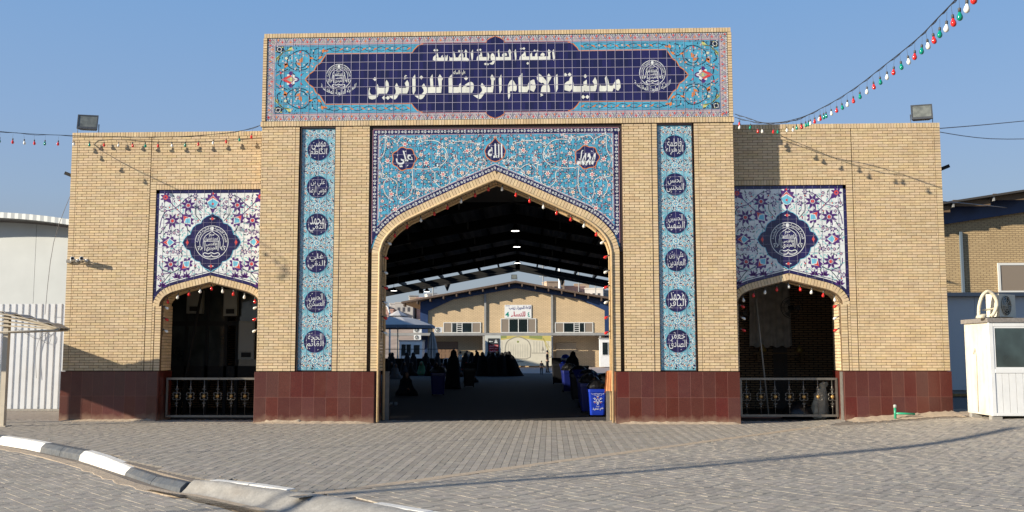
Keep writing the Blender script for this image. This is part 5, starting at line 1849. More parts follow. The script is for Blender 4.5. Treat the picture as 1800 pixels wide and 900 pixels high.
b.add(vs, [(2 * k, 2 * k + 2, 2 * k + 3, 2 * k + 1) for k in range(30)], mat('grey_cloth', (.52, .49, .44), .9, grain=.2, gscale=5), True)
b.obj('cloth', t)


def fan(x, y, z, lab, s=1.0):
    t = thing('wall_fan', lab, 'fan', (x, y, z))
    b = MB()
    for r in (.28, .2, .1):
        b.tube([(r * cos(a), -.02, r * sin(a)) for a in [2 * pi * k / 24 for k in range(25)]], .007, BSTEEL, 5)
    for k in range(12):
        a = k * pi / 6
        b.tube([(0, -.05, 0), (.28 * cos(a), -.02, .28 * sin(a))], .004, BSTEEL, 4)
    b.obj('guard', t)
    b = MB()
    for k in range(3):
        a = k * 2.1
        b.add([(.03 * cos(a), 0, .03 * sin(a)), (.24 * cos(a - .35), -.01, .24 * sin(a - .35)), (.25 * cos(a + .35), .03, .25 * sin(a + .35))], [(0, 1, 2)], SOCKET)
    b.obj('blades', t)
    b = MB(); b.lathe([(.06, 0), (.08, .06), (.05, .16)], BSTEEL, 10, M=Matrix.Rotation(-pi / 2, 4, 'X')); b.tube([(0, .1, 0), (0, .25, -.1), (0, .45, -.1)], .02, BSTEEL, 6); b.obj('motor', t)
    t.scale = (s, s, s)
    return t


fan(7.55, 3.4, 2.75, 'black round fan hanging in front of the grey curtain')
fan(6.1, 3.0, 2.60, 'dark round fan at the left edge inside the right arch')
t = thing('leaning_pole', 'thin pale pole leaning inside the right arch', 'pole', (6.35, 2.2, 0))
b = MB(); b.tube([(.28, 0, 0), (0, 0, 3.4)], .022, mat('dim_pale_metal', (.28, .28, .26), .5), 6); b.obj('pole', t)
t = thing('wooden_shelf', 'small wooden shelf with brass lamps under the curtain', 'shelf', (7.6, 5.0, 1.55))
wd = mat('dull_wood', (.20, .12, .05), .7, grain=.2)
b = MB(); b.box((-.75, 0, 0), (.75, .3, .035), wd); b.obj('board', t)
for x in (-.45, .55):
    b = MB(); b.lathe([(.07, 0), (.11, .06), (.05, .14), (.02, .22)], mat('dim_brass', (.38, .26, .07), .45, metal=.3), 10, (x, .12, .036)); b.obj('lamp', t)
for x in (-.6, .6):
    b = MB(); b.box((x - .02, .05, -.2), (x + .02, .29, -.001), wd); b.obj('bracket', t)
t = thing('sack', 'pale lumpy sack standing behind the right railing', 'sack', (7.72, 1.65, 0))
b = MB(); Rk = random.Random(6); vs = []; n = 16
prf = [(.13, 0, 0), (.20, .05, 0), (.215, .16, .01), (.19, .34, .02), (.165, .52, .05), (.12, .66, .07), (.075, .75, .10), (.10, .83, .12), (.05, .88, .15)]
for r, z, dx in prf:
    for k in range(n):
        a = 2 * pi * k / n; f = 1 + Rk.uniform(-.14, .14) + .08 * sin(3 * a + z * 9)
        vs.append((dx + r * f * cos(a), r * f * .75 * sin(a), z + Rk.uniform(-.015, .015) * (z > 0)))
b.add(vs, [(i * n + k, i * n + (k + 1) % n, (i + 1) * n + (k + 1) % n, (i + 1) * n + k) for i in range(len(prf) - 1) for k in range(n)] + [tuple((len(prf) - 1) * n + k for k in range(n))],
      mat('pale_sacking', (.48, .42, .30), .9, grain=.2, gscale=8, bump=.6, bscale=15)); b.obj('sacking', t)
t = thing('black_bag', 'black rubbish bag slumped on the floor behind the right railing', 'bag', (7.25, 1.8, 0))
b = MB(); b.lathe([(.30, 0), (.36, .10), (.28, .25), (.12, .36), (.05, .42)], mat('black_plastic', (.008, .008, .009), .35, bump=.8, bscale=14), 12, sx=1.2); b.obj('bag_body', t)
t = thing('rug', 'patterned red rug on the floor inside the right arch', 'rug', (6.6, 2.3, .003))
b = MB(); b.box((-.85, -.45, 0), (.95, .75, .012), mat('red_rug', (.26, .10, .07), .95, grain=.3, gscale=8)); b.obj('field', t)
b = MB(); b.box((-.75, -.36, .0121), (.85, .66, .014), mat('rug_cream', (.42, .34, .26), .95, grain=.3, gscale=12)); b.obj('inner_field', t)

# ================================================================ FLOODLIGHTS, CAMERAS, SPOUTS
def flood(name, label, loc, rz, s=1.0, tilt=.25):
    t = thing(name, label, 'floodlight', loc, rz)
    gm = mat('floodlight_grey', (.10, .105, .11), .45, metal=.4, grain=.1)
    M = Matrix.Translation((0, 0, .30 * s)) @ Matrix.Rotation(-tilt, 4, 'X')
    b = MB()
    w, h, d = .25 * s, .20 * s, .10 * s
    vs = [(-w, -d, -h), (w, -d, -h), (w, -d, h), (-w, -d, h), (-w * .75, d, -h * .7), (w * .75, d, -h * .7), (w * .75, d, h * .7), (-w * .75, d, h * .7)]
    b.add([M @ Vector(v) for v in vs], [(0, 1, 2, 3), (5, 4, 7, 6), (4, 5, 1, 0), (6, 7, 3, 2), (5, 6, 2, 1), (7, 4, 0, 3)], gm)
    for k in range(7):
        x = -w * .6 + k * w * .2
        b.box((x, d * .9, -h * .6), (x + .01 * s, d * 1.5, h * .6), gm, M)
    b.obj('housing', t)
    b = MB()
    for (x0, x1, z0, z1) in ((-w, w, h * .86, h), (-w, w, -h, -h * .70), (-w, -w * .88, -h * .70, h * .86), (w * .88, w, -h * .70, h * .86)):
        b.box((x0, -d - .02 * s, z0), (x1, -d - .001, z1), gm, M)
    b.obj('rim', t)
    b = MB(); b.box((-w * .87, -d - .010 * s, -h * .69), (w * .87, -d - .002, h * .85), mat('lamp_glass', (.16, .17, .15), .08, coat=.6, grain=.3, gscale=9), M); b.obj('glass', t)
    b = MB(); b.tube([(-w * 1.02, 0, .30 * s), (-w * 1.02, 0, .02 * s), (w * 1.02, 0, .02 * s), (w * 1.02, 0, .30 * s)], .014 * s, gm, 5); b.obj('bracket', t)
    return t


flood('floodlight', 'large square floodlight on top of the left wing', (-10.08, .85, H_WING), .25, .95)
flood('floodlight', 'large square floodlight on top of the right wing', (10.12, .85, H_WING + .04), -.25, .95)
for s, lab in ((-1, 'left'), (1, 'right')):
    t = thing('drain_spout', 'short dark metal spout high on the outer side of the %s wing' % lab, 'spout', (s * (10.33 if s < 0 else 10.43), .9, 5.85))
    b = MB()
    b.box((0, -.06, -.08), (s * .03, .06, .12), BSTEEL); b.obj('plate', t)
    b = MB(); M = Matrix.Rotation(-s * .38, 4, 'Y')
    b.box((min(0, s * .30) + s * .03, -.05, -.02), (max(0, s * .30) + s * .03, .05, .0), BSTEEL, M)
    b.box((min(0, s * .30) + s * .03, -.05, 0.0), (max(0, s * .30) + s * .03, -.04, .06), BSTEEL, M)
    b.box((min(0, s * .30) + s * .03, .04, 0.0), (max(0, s * .30) + s * .03, .05, .06), BSTEEL, M)
    b.obj('channel', t)
for x, lab in ((-10.06, 'left one of the two small white security cameras on the left wing'), (-9.84, 'right one of the two small white security cameras on the left wing')):
    t = thing('security_camera', lab, 'camera', (x, YW - .005, 3.79))
    cw = mat('camera_white', (.62, .62, .60), .4)
    b = MB(); b.lathe([(.045, 0), (.045, .02), (.02, .03)], cw, 10, M=Matrix.Rotation(pi / 2, 4, 'X')); b.obj('mount', t)
    b = MB(); b.tube([(0, -.03, 0), (0, -.09, .0), (.0, -.12, .02)], .014, cw, 6); b.obj('arm', t)
    b = MB(); M = Matrix.Translation((-.03, -.2, .02)) @ Matrix.Rotation(pi / 2 - .15, 4, 'X') @ Matrix.Rotation(.5, 4, 'Y')
    b.lathe([(.035, -.09), (.047, -.08), (.047, .07), (.05, .09), (.04, .095)], cw, 12, M=M); b.obj('body', t)
    b = MB(); b.lathe([(.034, .096), (.03, .10), (.0, .101)], BSTEEL, 12, M=M); b.obj('lens', t)
t = thing('junction_box', 'small grey box at the corner beside the two security cameras', 'box', (-10.24, YW - .04, 3.74))
b = MB(); b.box((-.06, -.03, 0), (.06, .035, .07), STEEL); b.obj('case', t)
b = MB(); b.tube([(.05, -.02, .03), (.2, -.03, .02), (.35, -.02, .03), (.42, -.0, .03)], .008, CABLE, 5); b.obj('lead', t)

# ================================================================ STRINGS OF COLOURED BULBS
def bulb_meshes(m, key, s=1.0):
    b = MB()
    b.lathe([(.013, .0), (.016, -.012), (.031, -.045), (.034, -.065), (.028, -.086), (.012, -.10), (.0, -.102)], m, 10)
    k = MB(); k.lathe([(.012, .045), (.017, .04), (.017, .0)], SOCKET, 8); k.tube([(0, 0, .16), (.002, 0, .1), (0, 0, .045)], .0022, SOCKET, 4)
    return b.mesh('bulb_' + key), k.mesh('socket')


BM = {'w': bulb_meshes(BULB_W, 'white'), 'r': bulb_meshes(BULB_R, 'red'), 'g': bulb_meshes(BULB_G, 'green')}


def light_string(label, pts, seq, step, first=.1, sag_twin=True, sub=6, hang=.16, rnd=2):
    t = thing('light_string', label, 'light string', pts[0])
    o = Vector(pts[0])
    P = [Vector(p) - o for p in smoothpath(pts, sub)]
    b = MB(); b.tube(P, .007, CABLE, 5)
    if sag_twin:
        R = random.Random(len(pts))
        Q = [p + Vector((0, .005, -.012 + .012 * sin(i * 1.7) + .006 * R.random())) for i, p in enumerate(P)]
        Q[0] = P[0]; Q[-1] = P[-1]
        b.tube(Q, .005, CABLE, 5)
    b.obj('cable', t)
    R = random.Random(rnd)
    L = [0]
    for a, c in zip(P, P[1:]): L.append(L[-1] + (c - a).length)
    s = first; k = 0
    while s < L[-1]:
        for i in range(len(P) - 1):
            if L[i] <= s <= L[i + 1]:
                f = (s - L[i]) / (L[i + 1] - L[i]); p = P[i].lerp(P[i + 1], f); break
        bm_, km = BM[seq[k % len(seq)]]
        q = link('bulb', bm_, t, (p.x, p.y, p.z - hang), (R.uniform(-.12, .12), R.uniform(-.12, .12), R.uniform(0, 6)), label={'w': 'white', 'r': 'red', 'g': 'green'}[seq[k % len(seq)]] + ' bulb')
        q.scale = (.88, .88, .88)
        link('socket', km, q)
        s += step * R.uniform(.93, 1.07); k += 1
    return t


light_string('string of coloured bulbs crossing the left wing and leaving the view on the left',
             [(-5.56, .30, 7.02), (-6.3, .38, 6.86), (-7.9, .40, 6.76), (-10.25, .32, 6.80), (-10.9, -1.3, 6.52), (-11.6, -2.6, 6.42), (-12.6, -3.6, 6.42), (-13.6, -4.0, 6.5)], 'rgrwrgw', .335, .3, hang=.17)
light_string('long string of coloured bulbs rising over the right wing to the top right corner',
             [(5.552, .02, 7.005), (6.105, -.3, 6.79), (6.686, -.8, 6.718), (6.759, -3, 6.48), (6.548, -5.5, 6.148), (6.364, -7.5, 5.943), (6.025, -9.8, 5.629), (5.643, -11.5, 5.343), (5.266, -13, 5.062), (4.993, -14, 4.893)], 'wrgwrg', .47, .12, sub=8)
light_string('short second string of bulbs looping from the central block out over the right wing',
             [(5.565, .08, 7.1), (5.807, -.2, 6.936), (6.083, -.4, 6.78), (6.395, -.7, 6.706), (6.661, -.9, 6.72), (6.736, -1.8, 6.601), (6.759, -3.0, 6.48)], 'rgwrwg', .31, .14, rnd=5)


def arch_string(label, path, cx, y, seq, step):
    pts = [(cx + x, y, z) for x, z in path]
    t = thing('light_string', label, 'light string', (cx, y, 0))
    b = MB(); b.tube([(x - cx, 0, z) for x, _, z in pts], .006, CABLE, 5); b.obj('cable', t)
    R = random.Random(4); k = 0
    W_ = walk(path, step)
    for x, z, a, st in W_:
        bm_, km = BM[seq[k % len(seq)]]
        steep = abs(sin(a)) > .75
        rot = (R.uniform(-.15, .15), (pi / 2 - .5) * (1 if x > 0 else -1) if steep else R.uniform(-.2, .2), 0)
        hx = .05 if steep else .06
        q = link('bulb', bm_, t, (x - (.05 if x > 0 else -.05) * steep, 0, z - (.06 if not steep else .01)), rot, label={'w': 'white', 'r': 'red', 'g': 'green'}[seq[k % len(seq)]] + ' bulb')
        so = MB()
        link('socket', SOCK, q)
        k += 1
    return t


_k = MB(); _k.lathe([(.012, .045), (.017, .04), (.017, .0)], SOCKET, 8); SOCK = _k.mesh('socket')
pm = [(-2.64, 1.9), (-2.64, 3.85)] + [(x, z) for x, z in offset(O_MAIN, .212)[1:-1]] + [(2.64, 3.85), (2.64, 1.9)]
arch_string('red and white bulbs lining the underside of the large central arch', pm, 0, .16, 'wrwrwrwrrwrrwrrwrrwrr', .352)
pw = [(-1.15, 2.0), (-1.15, 2.68)] + offset(O_WING, .19)[1:-1] + [(1.15, 2.68), (1.15, 2.0)]
arch_string('red and white bulbs lining the left side arch', pw, -WC, YW + .10, 'wrwrwrwrwr', .285)
arch_string('red and white bulbs lining the right side arch', pw, WC, YW + .10, 'rwrwrwrwrw', .285)


# ================================================================ CANOPY BEHIND THE GATE
AX = .0267
t = thing('canopy_roof', 'wide dark steel gabled canopy roof behind the main arch', 'canopy', (.23, 0, 0), AX)
V1 = 46.8
RA, SL = 7.62, .19


def zr(u): return RA - SL * abs(u)


for s in (-1, 1):
    b = MB()
    n = 60
    prof = []
    for k in range(n + 1):
        u = s * (11.6 if s < 0 else 7.9) * k / n
        prof.append((u, zr(u) + .42 + (.03 if k % 2 else 0)))
    lo = [(u, z - .02) for u, z in prof]
    vs = []
    for v in (8.2, V1 - 3.2):
        vs += [(u, v, z) for u, z in prof]
    b.add(vs, [(k, k + 1, n + 2 + k, n + 1 + k) if s > 0 else (k + 1, k, n + 1 + k, n + 2 + k) for k in range(n)], SHEET)
    b.obj('roof_sheet', t)
rv = [8.4 + i * 5.9 for i in range(6)] + [V1 - 2.2, V1]
for v in rv:
    b = MB()
    d = .42 if v < V1 - 3 else .34
    b.prism([(-11.5, zr(11.5) + .05), (-11.5, zr(11.5) + .05 - d), (0, RA + .05 - d), (7.8, zr(7.8) + .05 - d), (7.8, zr(7.8) + .05), (0, RA + .05)], v - .09, v + .09, BSTEEL)
    b.obj('rafter', t)
pm_ = MB(); pm_.box((-.05, 8.1, 0), (.05, V1 + .1, .30), BSTEEL); pmm = pm_.mesh('purlin')
for k in range(9):
    for s in ((-1, 1) if k else (1,)):
        u = s * (1.32 * k)
        if u > 7.9: continue
        link('purlin', pmm, t, (u, 0, zr(u) + .07), (0, s * atan2(SL, 1), 0))
GM = mat('dim_steel', (.16, .16, .16), .5)
br_ = MB(); br_.box((-.03, -.5, -.32), (.03, -.44, .05), GM); brm = br_.mesh('brace')
for v in rv[:-2]:
    for u in (-9.9, -7.3, -4.6, -2.0, 2.0, 4.6):
        link('brace', brm, t, (u, v, zr(u)))
for v in rv:
    for s in (-1, 1):
        b = MB(); b.box((-.12, -.12, 0), (.12, .12, zr(11.2 if s < 0 else 7.5) - .3), BSTEEL)
        b.obj('column', t, loc=(-11.2 if s < 0 else 7.5, v, 0))
for v in (rv[1], rv[2], rv[3], rv[4]):
    b = MB(); b.tube([(-11, v - .3, zr(11) - .5), (-4.5, v - .3, zr(4.5) - .42)], .022, mat('pale_conduit', (.30, .30, .29), .4), 5); b.obj('conduit', t)
    b = MB(); b.tube([(4.5, v - .3, zr(4.5) - .42), (7.6, v - .3, zr(7.6) - .45)], .022, MATS['pale_conduit'], 5); b.obj('conduit', t)
for v in (V1 - 3.6, V1 + .15):
    b = MB(); b.box((-.15, -.15, -.5), (.15, .15, 0), BSTEEL); b.obj('rain_funnel', t, loc=(-6.9 if v > V1 else 0, v, RA - 1.35 if v > V1 else RA))
b = MB(); b.lathe([(.22, 0), (.06, -.42), (.0, -.5)], BSTEEL, 8); b.obj('funnel', t, loc=(-5.0, V1 - .3, zr(5) - .28)); b = MB(); b.lathe([(.22, 0), (.06, -.42), (.0, -.5)], BSTEEL, 8); b.obj('funnel', t, loc=(3.1, V1 - .3, zr(3.1) - .28))

LAMPM = mat('led_lens', (.9, .9, .9), .3, emit=((1, .97, .9), 2.5))
for i, (x, y, z) in enumerate(((-.12, 13, 7.2), (-.36, 23, 7.25), (-.51, 29.5, 7.2), (-.80, 39, 7.2), (-8.5, 30, 5.3), (-8.3, 37, 5.35), (-6.9, 42, 5.6), (6.1, 33, 5.95), (5.2, 41, 6.1))):
    lab = ('round lit ceiling lamp under the canopy ridge, ' + ('nearest the arch', 'second from the arch', 'third from the arch', 'farthest')[i]) if i < 4 else \
        ('round ceiling lamp under the left slope of the canopy, nearest', 'round ceiling lamp under the left slope of the canopy, middle one', 'round ceiling lamp under the left slope of the canopy, farthest',
         'round ceiling lamp under the right slope of the canopy, nearer', 'round ceiling lamp under the right slope of the canopy, farther')[i - 4]
    q = thing('ceiling_lamp', lab, 'lamp', (x, y, z), group='lamps under the canopy')
    b = MB(); b.lathe([(.05, .22), (.09, .18), (.16, .06), (.26, 0.01), (.27, 0)], BSTEEL, 16); b.tube([(0, 0, .2), (0, 0, .5)], .012, BSTEEL, 5); b.obj('shade', q)
    b = MB(); b.lathe([(.19, .002), (.19, -.010), (.0, -.012)], LAMPM, 16); b.obj('lens', q)
# unseen side walls added to keep sun out of the covered yard
for s, y1_ in ((-1, 44), (1, 44)):
    q = thing('yard_light_blocker', 'plain dark side wall along the %s edge of the covered yard' % ('left' if s < 0 else 'right'), 'wall', (-11.8 if s < 0 else 8.0, 5.9, 0), AX)
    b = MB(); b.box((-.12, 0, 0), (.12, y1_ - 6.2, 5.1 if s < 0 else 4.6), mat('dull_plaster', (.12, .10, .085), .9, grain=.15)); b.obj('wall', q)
    b = MB(); b.box((.125 if s < 0 else -.4, 0, 0), (1.9 if s < 0 else -.125, .45, 6.2 if s < 0 else 4.4), MATS['dull_plaster']); b.obj('blocker_return', q)

# ================================================================ FAR HALL
HY = 84.0
HBR = brick_mat('hall_brick', (.66, .50, .30), (.60, .45, .27), (.42, .31, .19), .40, .135, 'XZ', .022)
BLUE = mat('blue_beam', (.012, .035, .11), .5, grain=.2, gscale=2)
ROOFB = mat('roof_edge_brown', (.11, .075, .055), .8, grain=.25, gscale=6)
GREYC = mat('grey_cladding', (.28, .28, .27), .6, grain=.1, gscale=2)
WFR = mat('window_frame_white', (.66, .66, .63), .5)
OPAQ = mat('brown_blind', (.22, .18, .14), .8)
hall = thing('brick_hall', 'wide buff brick hall with blue gable beams seen through the main arch', 'hall', (-2.475, HY, 0))


def hx(x): return x + 2.475


HW = 10.35
b = MB(); b.prism([(-HW, 0), (HW, 0), (HW, 6.9), (0, 8.72), (-HW, 6.9)], 0, .3, HBR); b.prism([(-HW + .1, 0), (HW - .1, 0), (HW - .1, 6.9), (0, 8.7), (-HW + .1, 6.9)], .301, 24, HBR); b.obj('wall', hall)
for s in (-1, 1):
    b = MB()
    b.prism([(0, 8.55), (0, 9.02), (s * (HW + .1), 7.12), (s * (HW + .1), 5.95), (s * (HW - .75), 5.95), (s * (HW - .75), 6.1), (s * (HW - 3.5), 7.35)], -.22, -.02, BLUE)
    b.prism([(s * (HW - .75), 0), (s * (HW + .1), 0), (s * (HW + .1), 5.949), (s * (HW - .75), 5.949)], -.22, -.02, BLUE)
    b.obj('blue_beam', hall)
    b = MB()
    b.prism([(0, 9.08), (0, 9.28), (s * (HW + 2.0), 7.05), (s * (HW + 2.0), 6.85)], -1.5, 24, ROOFB)
    b.obj('roof', hall)
    for k in range(9):
        u = s * (.7 + k * 1.42)
        b = MB(); b.box((u - .07, -1.45, 9.08 - .186 * abs(u) - .30), (u + .07, -.01, 9.08 - .182 * abs(u)), ROOFB); b.obj('rafter_end', hall)
for x in (-5.83, 1.43):
    b = MB(); b.box((hx(x) - .11, -.16, 3.7), (hx(x) + .11, -.02, 8.1), GREYC); b.obj('downpipe', hall)


def window(x0, x1, z0, z1, parts, parent, y=0, d=.08):
    """parts: list of (x0 frac, x1 frac, kind)"""
    b = MB(); w = .08
    b.box((x0, y - d, z0), (x1, y - .02, z0 + w), WFR); b.box((x0, y - d, z1 - w), (x1, y - .02, z1), WFR)
    for f in sorted({p[0] for p in parts} | {1.0}):
        xx = x0 + (x1 - x0 - w) * f
        b.box((xx, y - d, z0 + w), (xx + w, y - .02, z1 - w), WFR)
    f_ = b.obj('window', parent)
    for a, c, k in parts:
        xa, xb = x0 + (x1 - x0 - w) * a + w, x0 + (x1 - x0 - w) * c
        b = MB(); b.box((xa, y - .05, z0 + w), (xb, y - .021, z1 - w), {'g': GLASS_D, 'b': OPAQ, 'l': GLASS_D}[k]); b.obj('pane', f_)
        if k == 'l':
            b = MB()
            for i in range(1, 5): b.box((xa, y - .07, z0 + (z1 - z0) * i / 5), (xb, y - .051, z0 + (z1 - z0) * i / 5 + .06), WFR)
            b.obj('louvre', f_, kind='stuff')
    return f_


window(hx(-10.4), hx(-6.3), 3.70, 4.85, [(0, .22, 'b'), (.22, .36, 'g'), (.36, .5, 'l'), (.5, .77, 'g'), (.77, 1, 'b')], hall)
window(hx(-4.15), hx(-.30), 3.70, 5.26, [(0, .23, 'b'), (.23, .5, 'g'), (.5, .77, 'g'), (.77, 1, 'b')], hall)
window(hx(1.75), hx(5.88), 3.70, 4.82, [(0, .22, 'b'), (.22, .5, 'g'), (.5, .64, 'l'), (.64, .78, 'g'), (.78, 1, 'b')], hall)
b = MB(); b.box((-14.5, -2.1, 3.38), (11.5, -.25, 3.66), GREYC); b.obj('porch_roof', hall)
for x in (-12.6, -3.4, 3.9, 9.0):
    b = MB(); b.box((x - .09, -2.0, 0), (x + .09, -1.85, 3.38), mat('porch_post', (.42, .41, .38), .5)); b.obj('porch_post', hall)
for x0, x1, z1, m in ((-8.9, -6.3, 2.75, mat('brown_door', (.20, .12, .07), .6, grain=.1)), (hx(1.84), hx(4.04), 2.6, mat('beige_door', (.42, .33, .22), .6))):
    d = MB(); d.box((x0, -.12, 0), (x1, -.02, z1), m); dd = d.obj('door', hall)
    for k in range(2):
        for j in range(3):
            xa = x0 + (x1 - x0) * (k * .5 + .03 + j * .155); xb = xa + (x1 - x0) * .12
            d = MB(); d.box((xa, -.14, z1 * .58), (xb, -.121, z1 * .94), m); d.box((xa, -.14, z1 * .08), (xb, -.121, z1 * .52), m); d.obj('door_panel', dd)
t = thing('hall_sign', 'white sign board above the middle hall window, blue, red and green Arabic writing', 'sign', (-2.26, HY - .08, 5.30))
b = MB(); b.box((-1.46, 0, 0), (1.46, .05, 1.43), mat('sign_white', (.72, .73, .72), .5)); b.obj('board', t)
SB, SR, SG_ = mat('sign_blue', (.03, .03, .18), .5), mat('sign_red', (.40, .02, .05), .5), mat('sign_green', (.0, .22, .16), .5)
b = MB(); write(b, 'قاعة الحوراء زينب', -1.0, 1.40, .86, 1.33, -.004, SB, .03)
write(b, 'للنساء', -.78, .80, .12, .72, -.004, SR, .035)
write(b, '٤', 1.05, 1.32, .14, .66, -.004, SG_, .03)
write(b, '4', -1.38, -.97, .12, .68, -.004, SG_, .03)
b.ribbon([(-1.35, 1.32), (-.9, 1.32)], .05, -.004, SB)
b.obj('lettering', t)
flood('floodlight', 'small floodlight on the roof ridge of the far hall', (-2.62, HY - 1.4, 9.30), 0, 1.25, 0)
t = thing('banner', 'long pale banner with a printed arch hanging under the hall porch', 'banner', (-2.2, HY - 2.2, .16))
BC = mat('banner_cream', (.60, .56, .44), .8, grain=.07, gscale=2)
BY = mat('banner_gold', (.50, .42, .12), .8); BGr = mat('banner_green', (.22, .26, .08), .8); BL_ = mat('banner_line', (.27, .25, .20), .8)
b = MB(); b.box((-3.55, 0, 0), (3.55, .03, 3.2), BC); b.obj('sheet', t)
b = MB()
b.flat([(-3.5, 3.18), (-3.5, 2.6), (-1.6, 2.75), (0, 3.0), (1.6, 2.75), (3.5, 2.6), (3.5, 3.18)], -.003, BY)
b.flat([(-2.4, 3.18), (-2.4, 2.85), (-1.2, 2.95), (-1.2, 3.18)], -.0035, BGr); b.flat([(1.2, 3.18), (1.2, 2.95), (2.6, 2.8), (2.6, 3.18)], -.0035, BGr)
for sx in (-1, 1):
    b.ribbon(smoothpath([(sx * 1.3, .9), (sx * 1.35, 1.9), (sx * 1.1, 2.6), (sx * .5, 2.95), (0, 3.12)], 4), .10, -.005, BL_)
    b.ribbon([(sx * 1.3, .9), (sx * .9, .75), (0, .75)], .07, -.005, BL_)
    b.ribbon([(sx * 1.45, 1.35), (sx * 3.4, 1.35)], .07, -.005, BL_)
    for k in range(6): b.ribbon([(sx * (1.7 + k * .3), 1.4), (sx * (1.7 + k * .3), 2.6)], .03, -.005, BL_)
    b.flat([(sx * 2.5, 1.6), (sx * 2.65, 2.1), (sx * 2.8, 1.6)], -.006, BL_)
    for k in range(3): b.ribbon([(sx * 3.4, .9 + k * .5), (sx * 2.7, 2.9)], .05, -.0055, BY)
for k in range(9): b.ribbon([(-1.0 + k * .25, .9), (-1.0 + k * .25, 2.3)], .02, -.004, BL_)
b.ribbon([(-.6, .45), (.6, .45)], .12, -.005, BL_); b.flat(circle(0, 2.55, .12, 10), -.006, BGr)
b.obj('print', t)


def ac_unit(label, loc, rz=0, s=1.0, m=None):
    t = thing('air_conditioner', label, 'air conditioner', loc, rz)
    w, h, d = .42 * s, .60 * s, .32 * s
    b = MB(); b.box((-w, 0, .04 * s), (w, d, h), m or WPAINT); b.obj('case', t)
    b = MB(); b.lathe([(.24 * s, 0), (.24 * s, .015)], GLASS_D, 18, M=Matrix.Translation((-.08 * s, -.002, .32 * s)) @ Matrix.Rotation(pi / 2, 4, 'X')); b.obj('fan_opening', t)
    b = MB()
    for r in (.08, .14, .2, .24):
        b.tube([(-.08 * s + r * s * cos(a), -.022, .32 * s + r * s * sin(a)) for a in [2 * pi * k / 18 for k in range(19)]], .006 * s, m or WPAINT, 4)
    for k in range(4):
        a = k * pi / 4
        b.tube([(-.08 * s - .24 * s * cos(a), -.022, .32 * s - .24 * s * sin(a)), (-.08 * s + .24 * s * cos(a), -.022, .32 * s + .24 * s * sin(a))], .006 * s, m or WPAINT, 4)
    b.obj('fan_guard', t)
    for q in (-1, 1):
        b = MB(); b.box((q * w * .7 - .03, .02, 0), (q * w * .7 + .03, d - .02, .04 * s), STEEL); b.obj('foot', t)
    return t


ac_unit('white air conditioner on the hall porch roof, left one beside the parasol', (-13.0, HY - 1.7, 3.66), 0, 1.05)
ac_unit('white air conditioner on the hall porch roof, right one', (-10.75, HY - 1.7, 3.66), .1, 1.05)


def booth(label, x, y, w, d, h, seed=1):
    t = thing('booth', label, 'booth', (x, y, 0))
    b = MB(); b.box((0, 0, .1), (w, d, h), WPAINT); b.obj('cabin', t)
    b = MB(); b.box((-.06, -.06, h), (w + .06, d + .06, h + .12), GREYC); b.obj('roof', t)
    f = MB(); f.box((w * .08, -.04, h * .42), (w * .52, -.002, h * .45), WFR); f.box((w * .08, -.04, h * .88), (w * .52, -.002, h * .91), WFR)
    for q in (.08, .3, .52): f.box((w * q - .03, -.04, h * .45), (w * q + .03, -.002, h * .88), WFR)
    o = f.obj('window', t)
    p = MB(); p.box((w * .1, -.02, h * .45), (w * .5, -.003, h * .88), GLASS_D); p.obj('pane', o)
    d_ = MB(); d_.box((w * .6, -.03, .12), (w * .92, -.002, h * .92), WPAINT); d2 = d_.obj('door', t)
    p = MB(); p.box((w * .63, -.036, h * .5), (w * .89, -.031, h * .86), GLASS_D); p.obj('door_pane', d2)
    return t


booth('white booth with a glazed front at the left under the far hall porch', -14.5, HY - 4.6, 2.4, 2, 2.75)
booth('white cabin at the right end of the far hall porch', 6.35, HY - 5.0, 2.8, 2, 2.95)
ac_unit('dim air conditioner hanging above the left porch booth', (-12.9, HY - 2.5, 2.9), 0, .9)

# ---------------------------------------------------------------- info board
t = thing('info_board', 'black and red sign board with white arrow in front of the banner', 'sign', (-3.45, 58, 0))
b = MB(); b.box((-.66, .02, 1.25), (.62, .35, 2.98), mat('board_frame', (.55, .57, .54), .5)); b.obj('light_box', t)
b = MB(); b.box((-.42, -.02, 1.55), (.50, .0195, 2.74), mat('board_black', (.03, .035, .04), .5)); b.obj('panel', t)
for k in range(3):
    b = MB(); b.box((-.34, -.03, 1.62 + k * .21), (.42, -.021, 1.79 + k * .21), mat('board_red', (.60, .012, .016), .5)); o = b.obj('red_plate', t)
    b = MB(); write(b, ('منطقة النساء', 'ممنوع الدخول', 'قاعة النساء')[k], -.30, .38, 1.64 + k * .21, 1.77 + k * .21, -.033, WHITE, .02); b.obj('lettering', o)
b = MB(); b.ribbon([(-.28, 2.48), (-.02, 2.48)], .05, -.024, WHITE); b.flat([(-.34, 2.48), (-.22, 2.56), (-.22, 2.40)], -.0245, WHITE)
b.flat(circle(.24, 2.54, .09, 12), -.024, WHITE); b.flat([(.10, 2.36), (.14, 2.48), (.34, 2.48), (.38, 2.36)], -.0242, WHITE); b.flat(circle(.24, 2.53, .045, 8), -.025, MATS['board_black']); b.obj('pictogram', t)
for q in (-.5, .45):
    b = MB(); b.box((q - .03, .1, 0), (q + .03, .16, 1.25), STEEL); b.obj('leg', t)

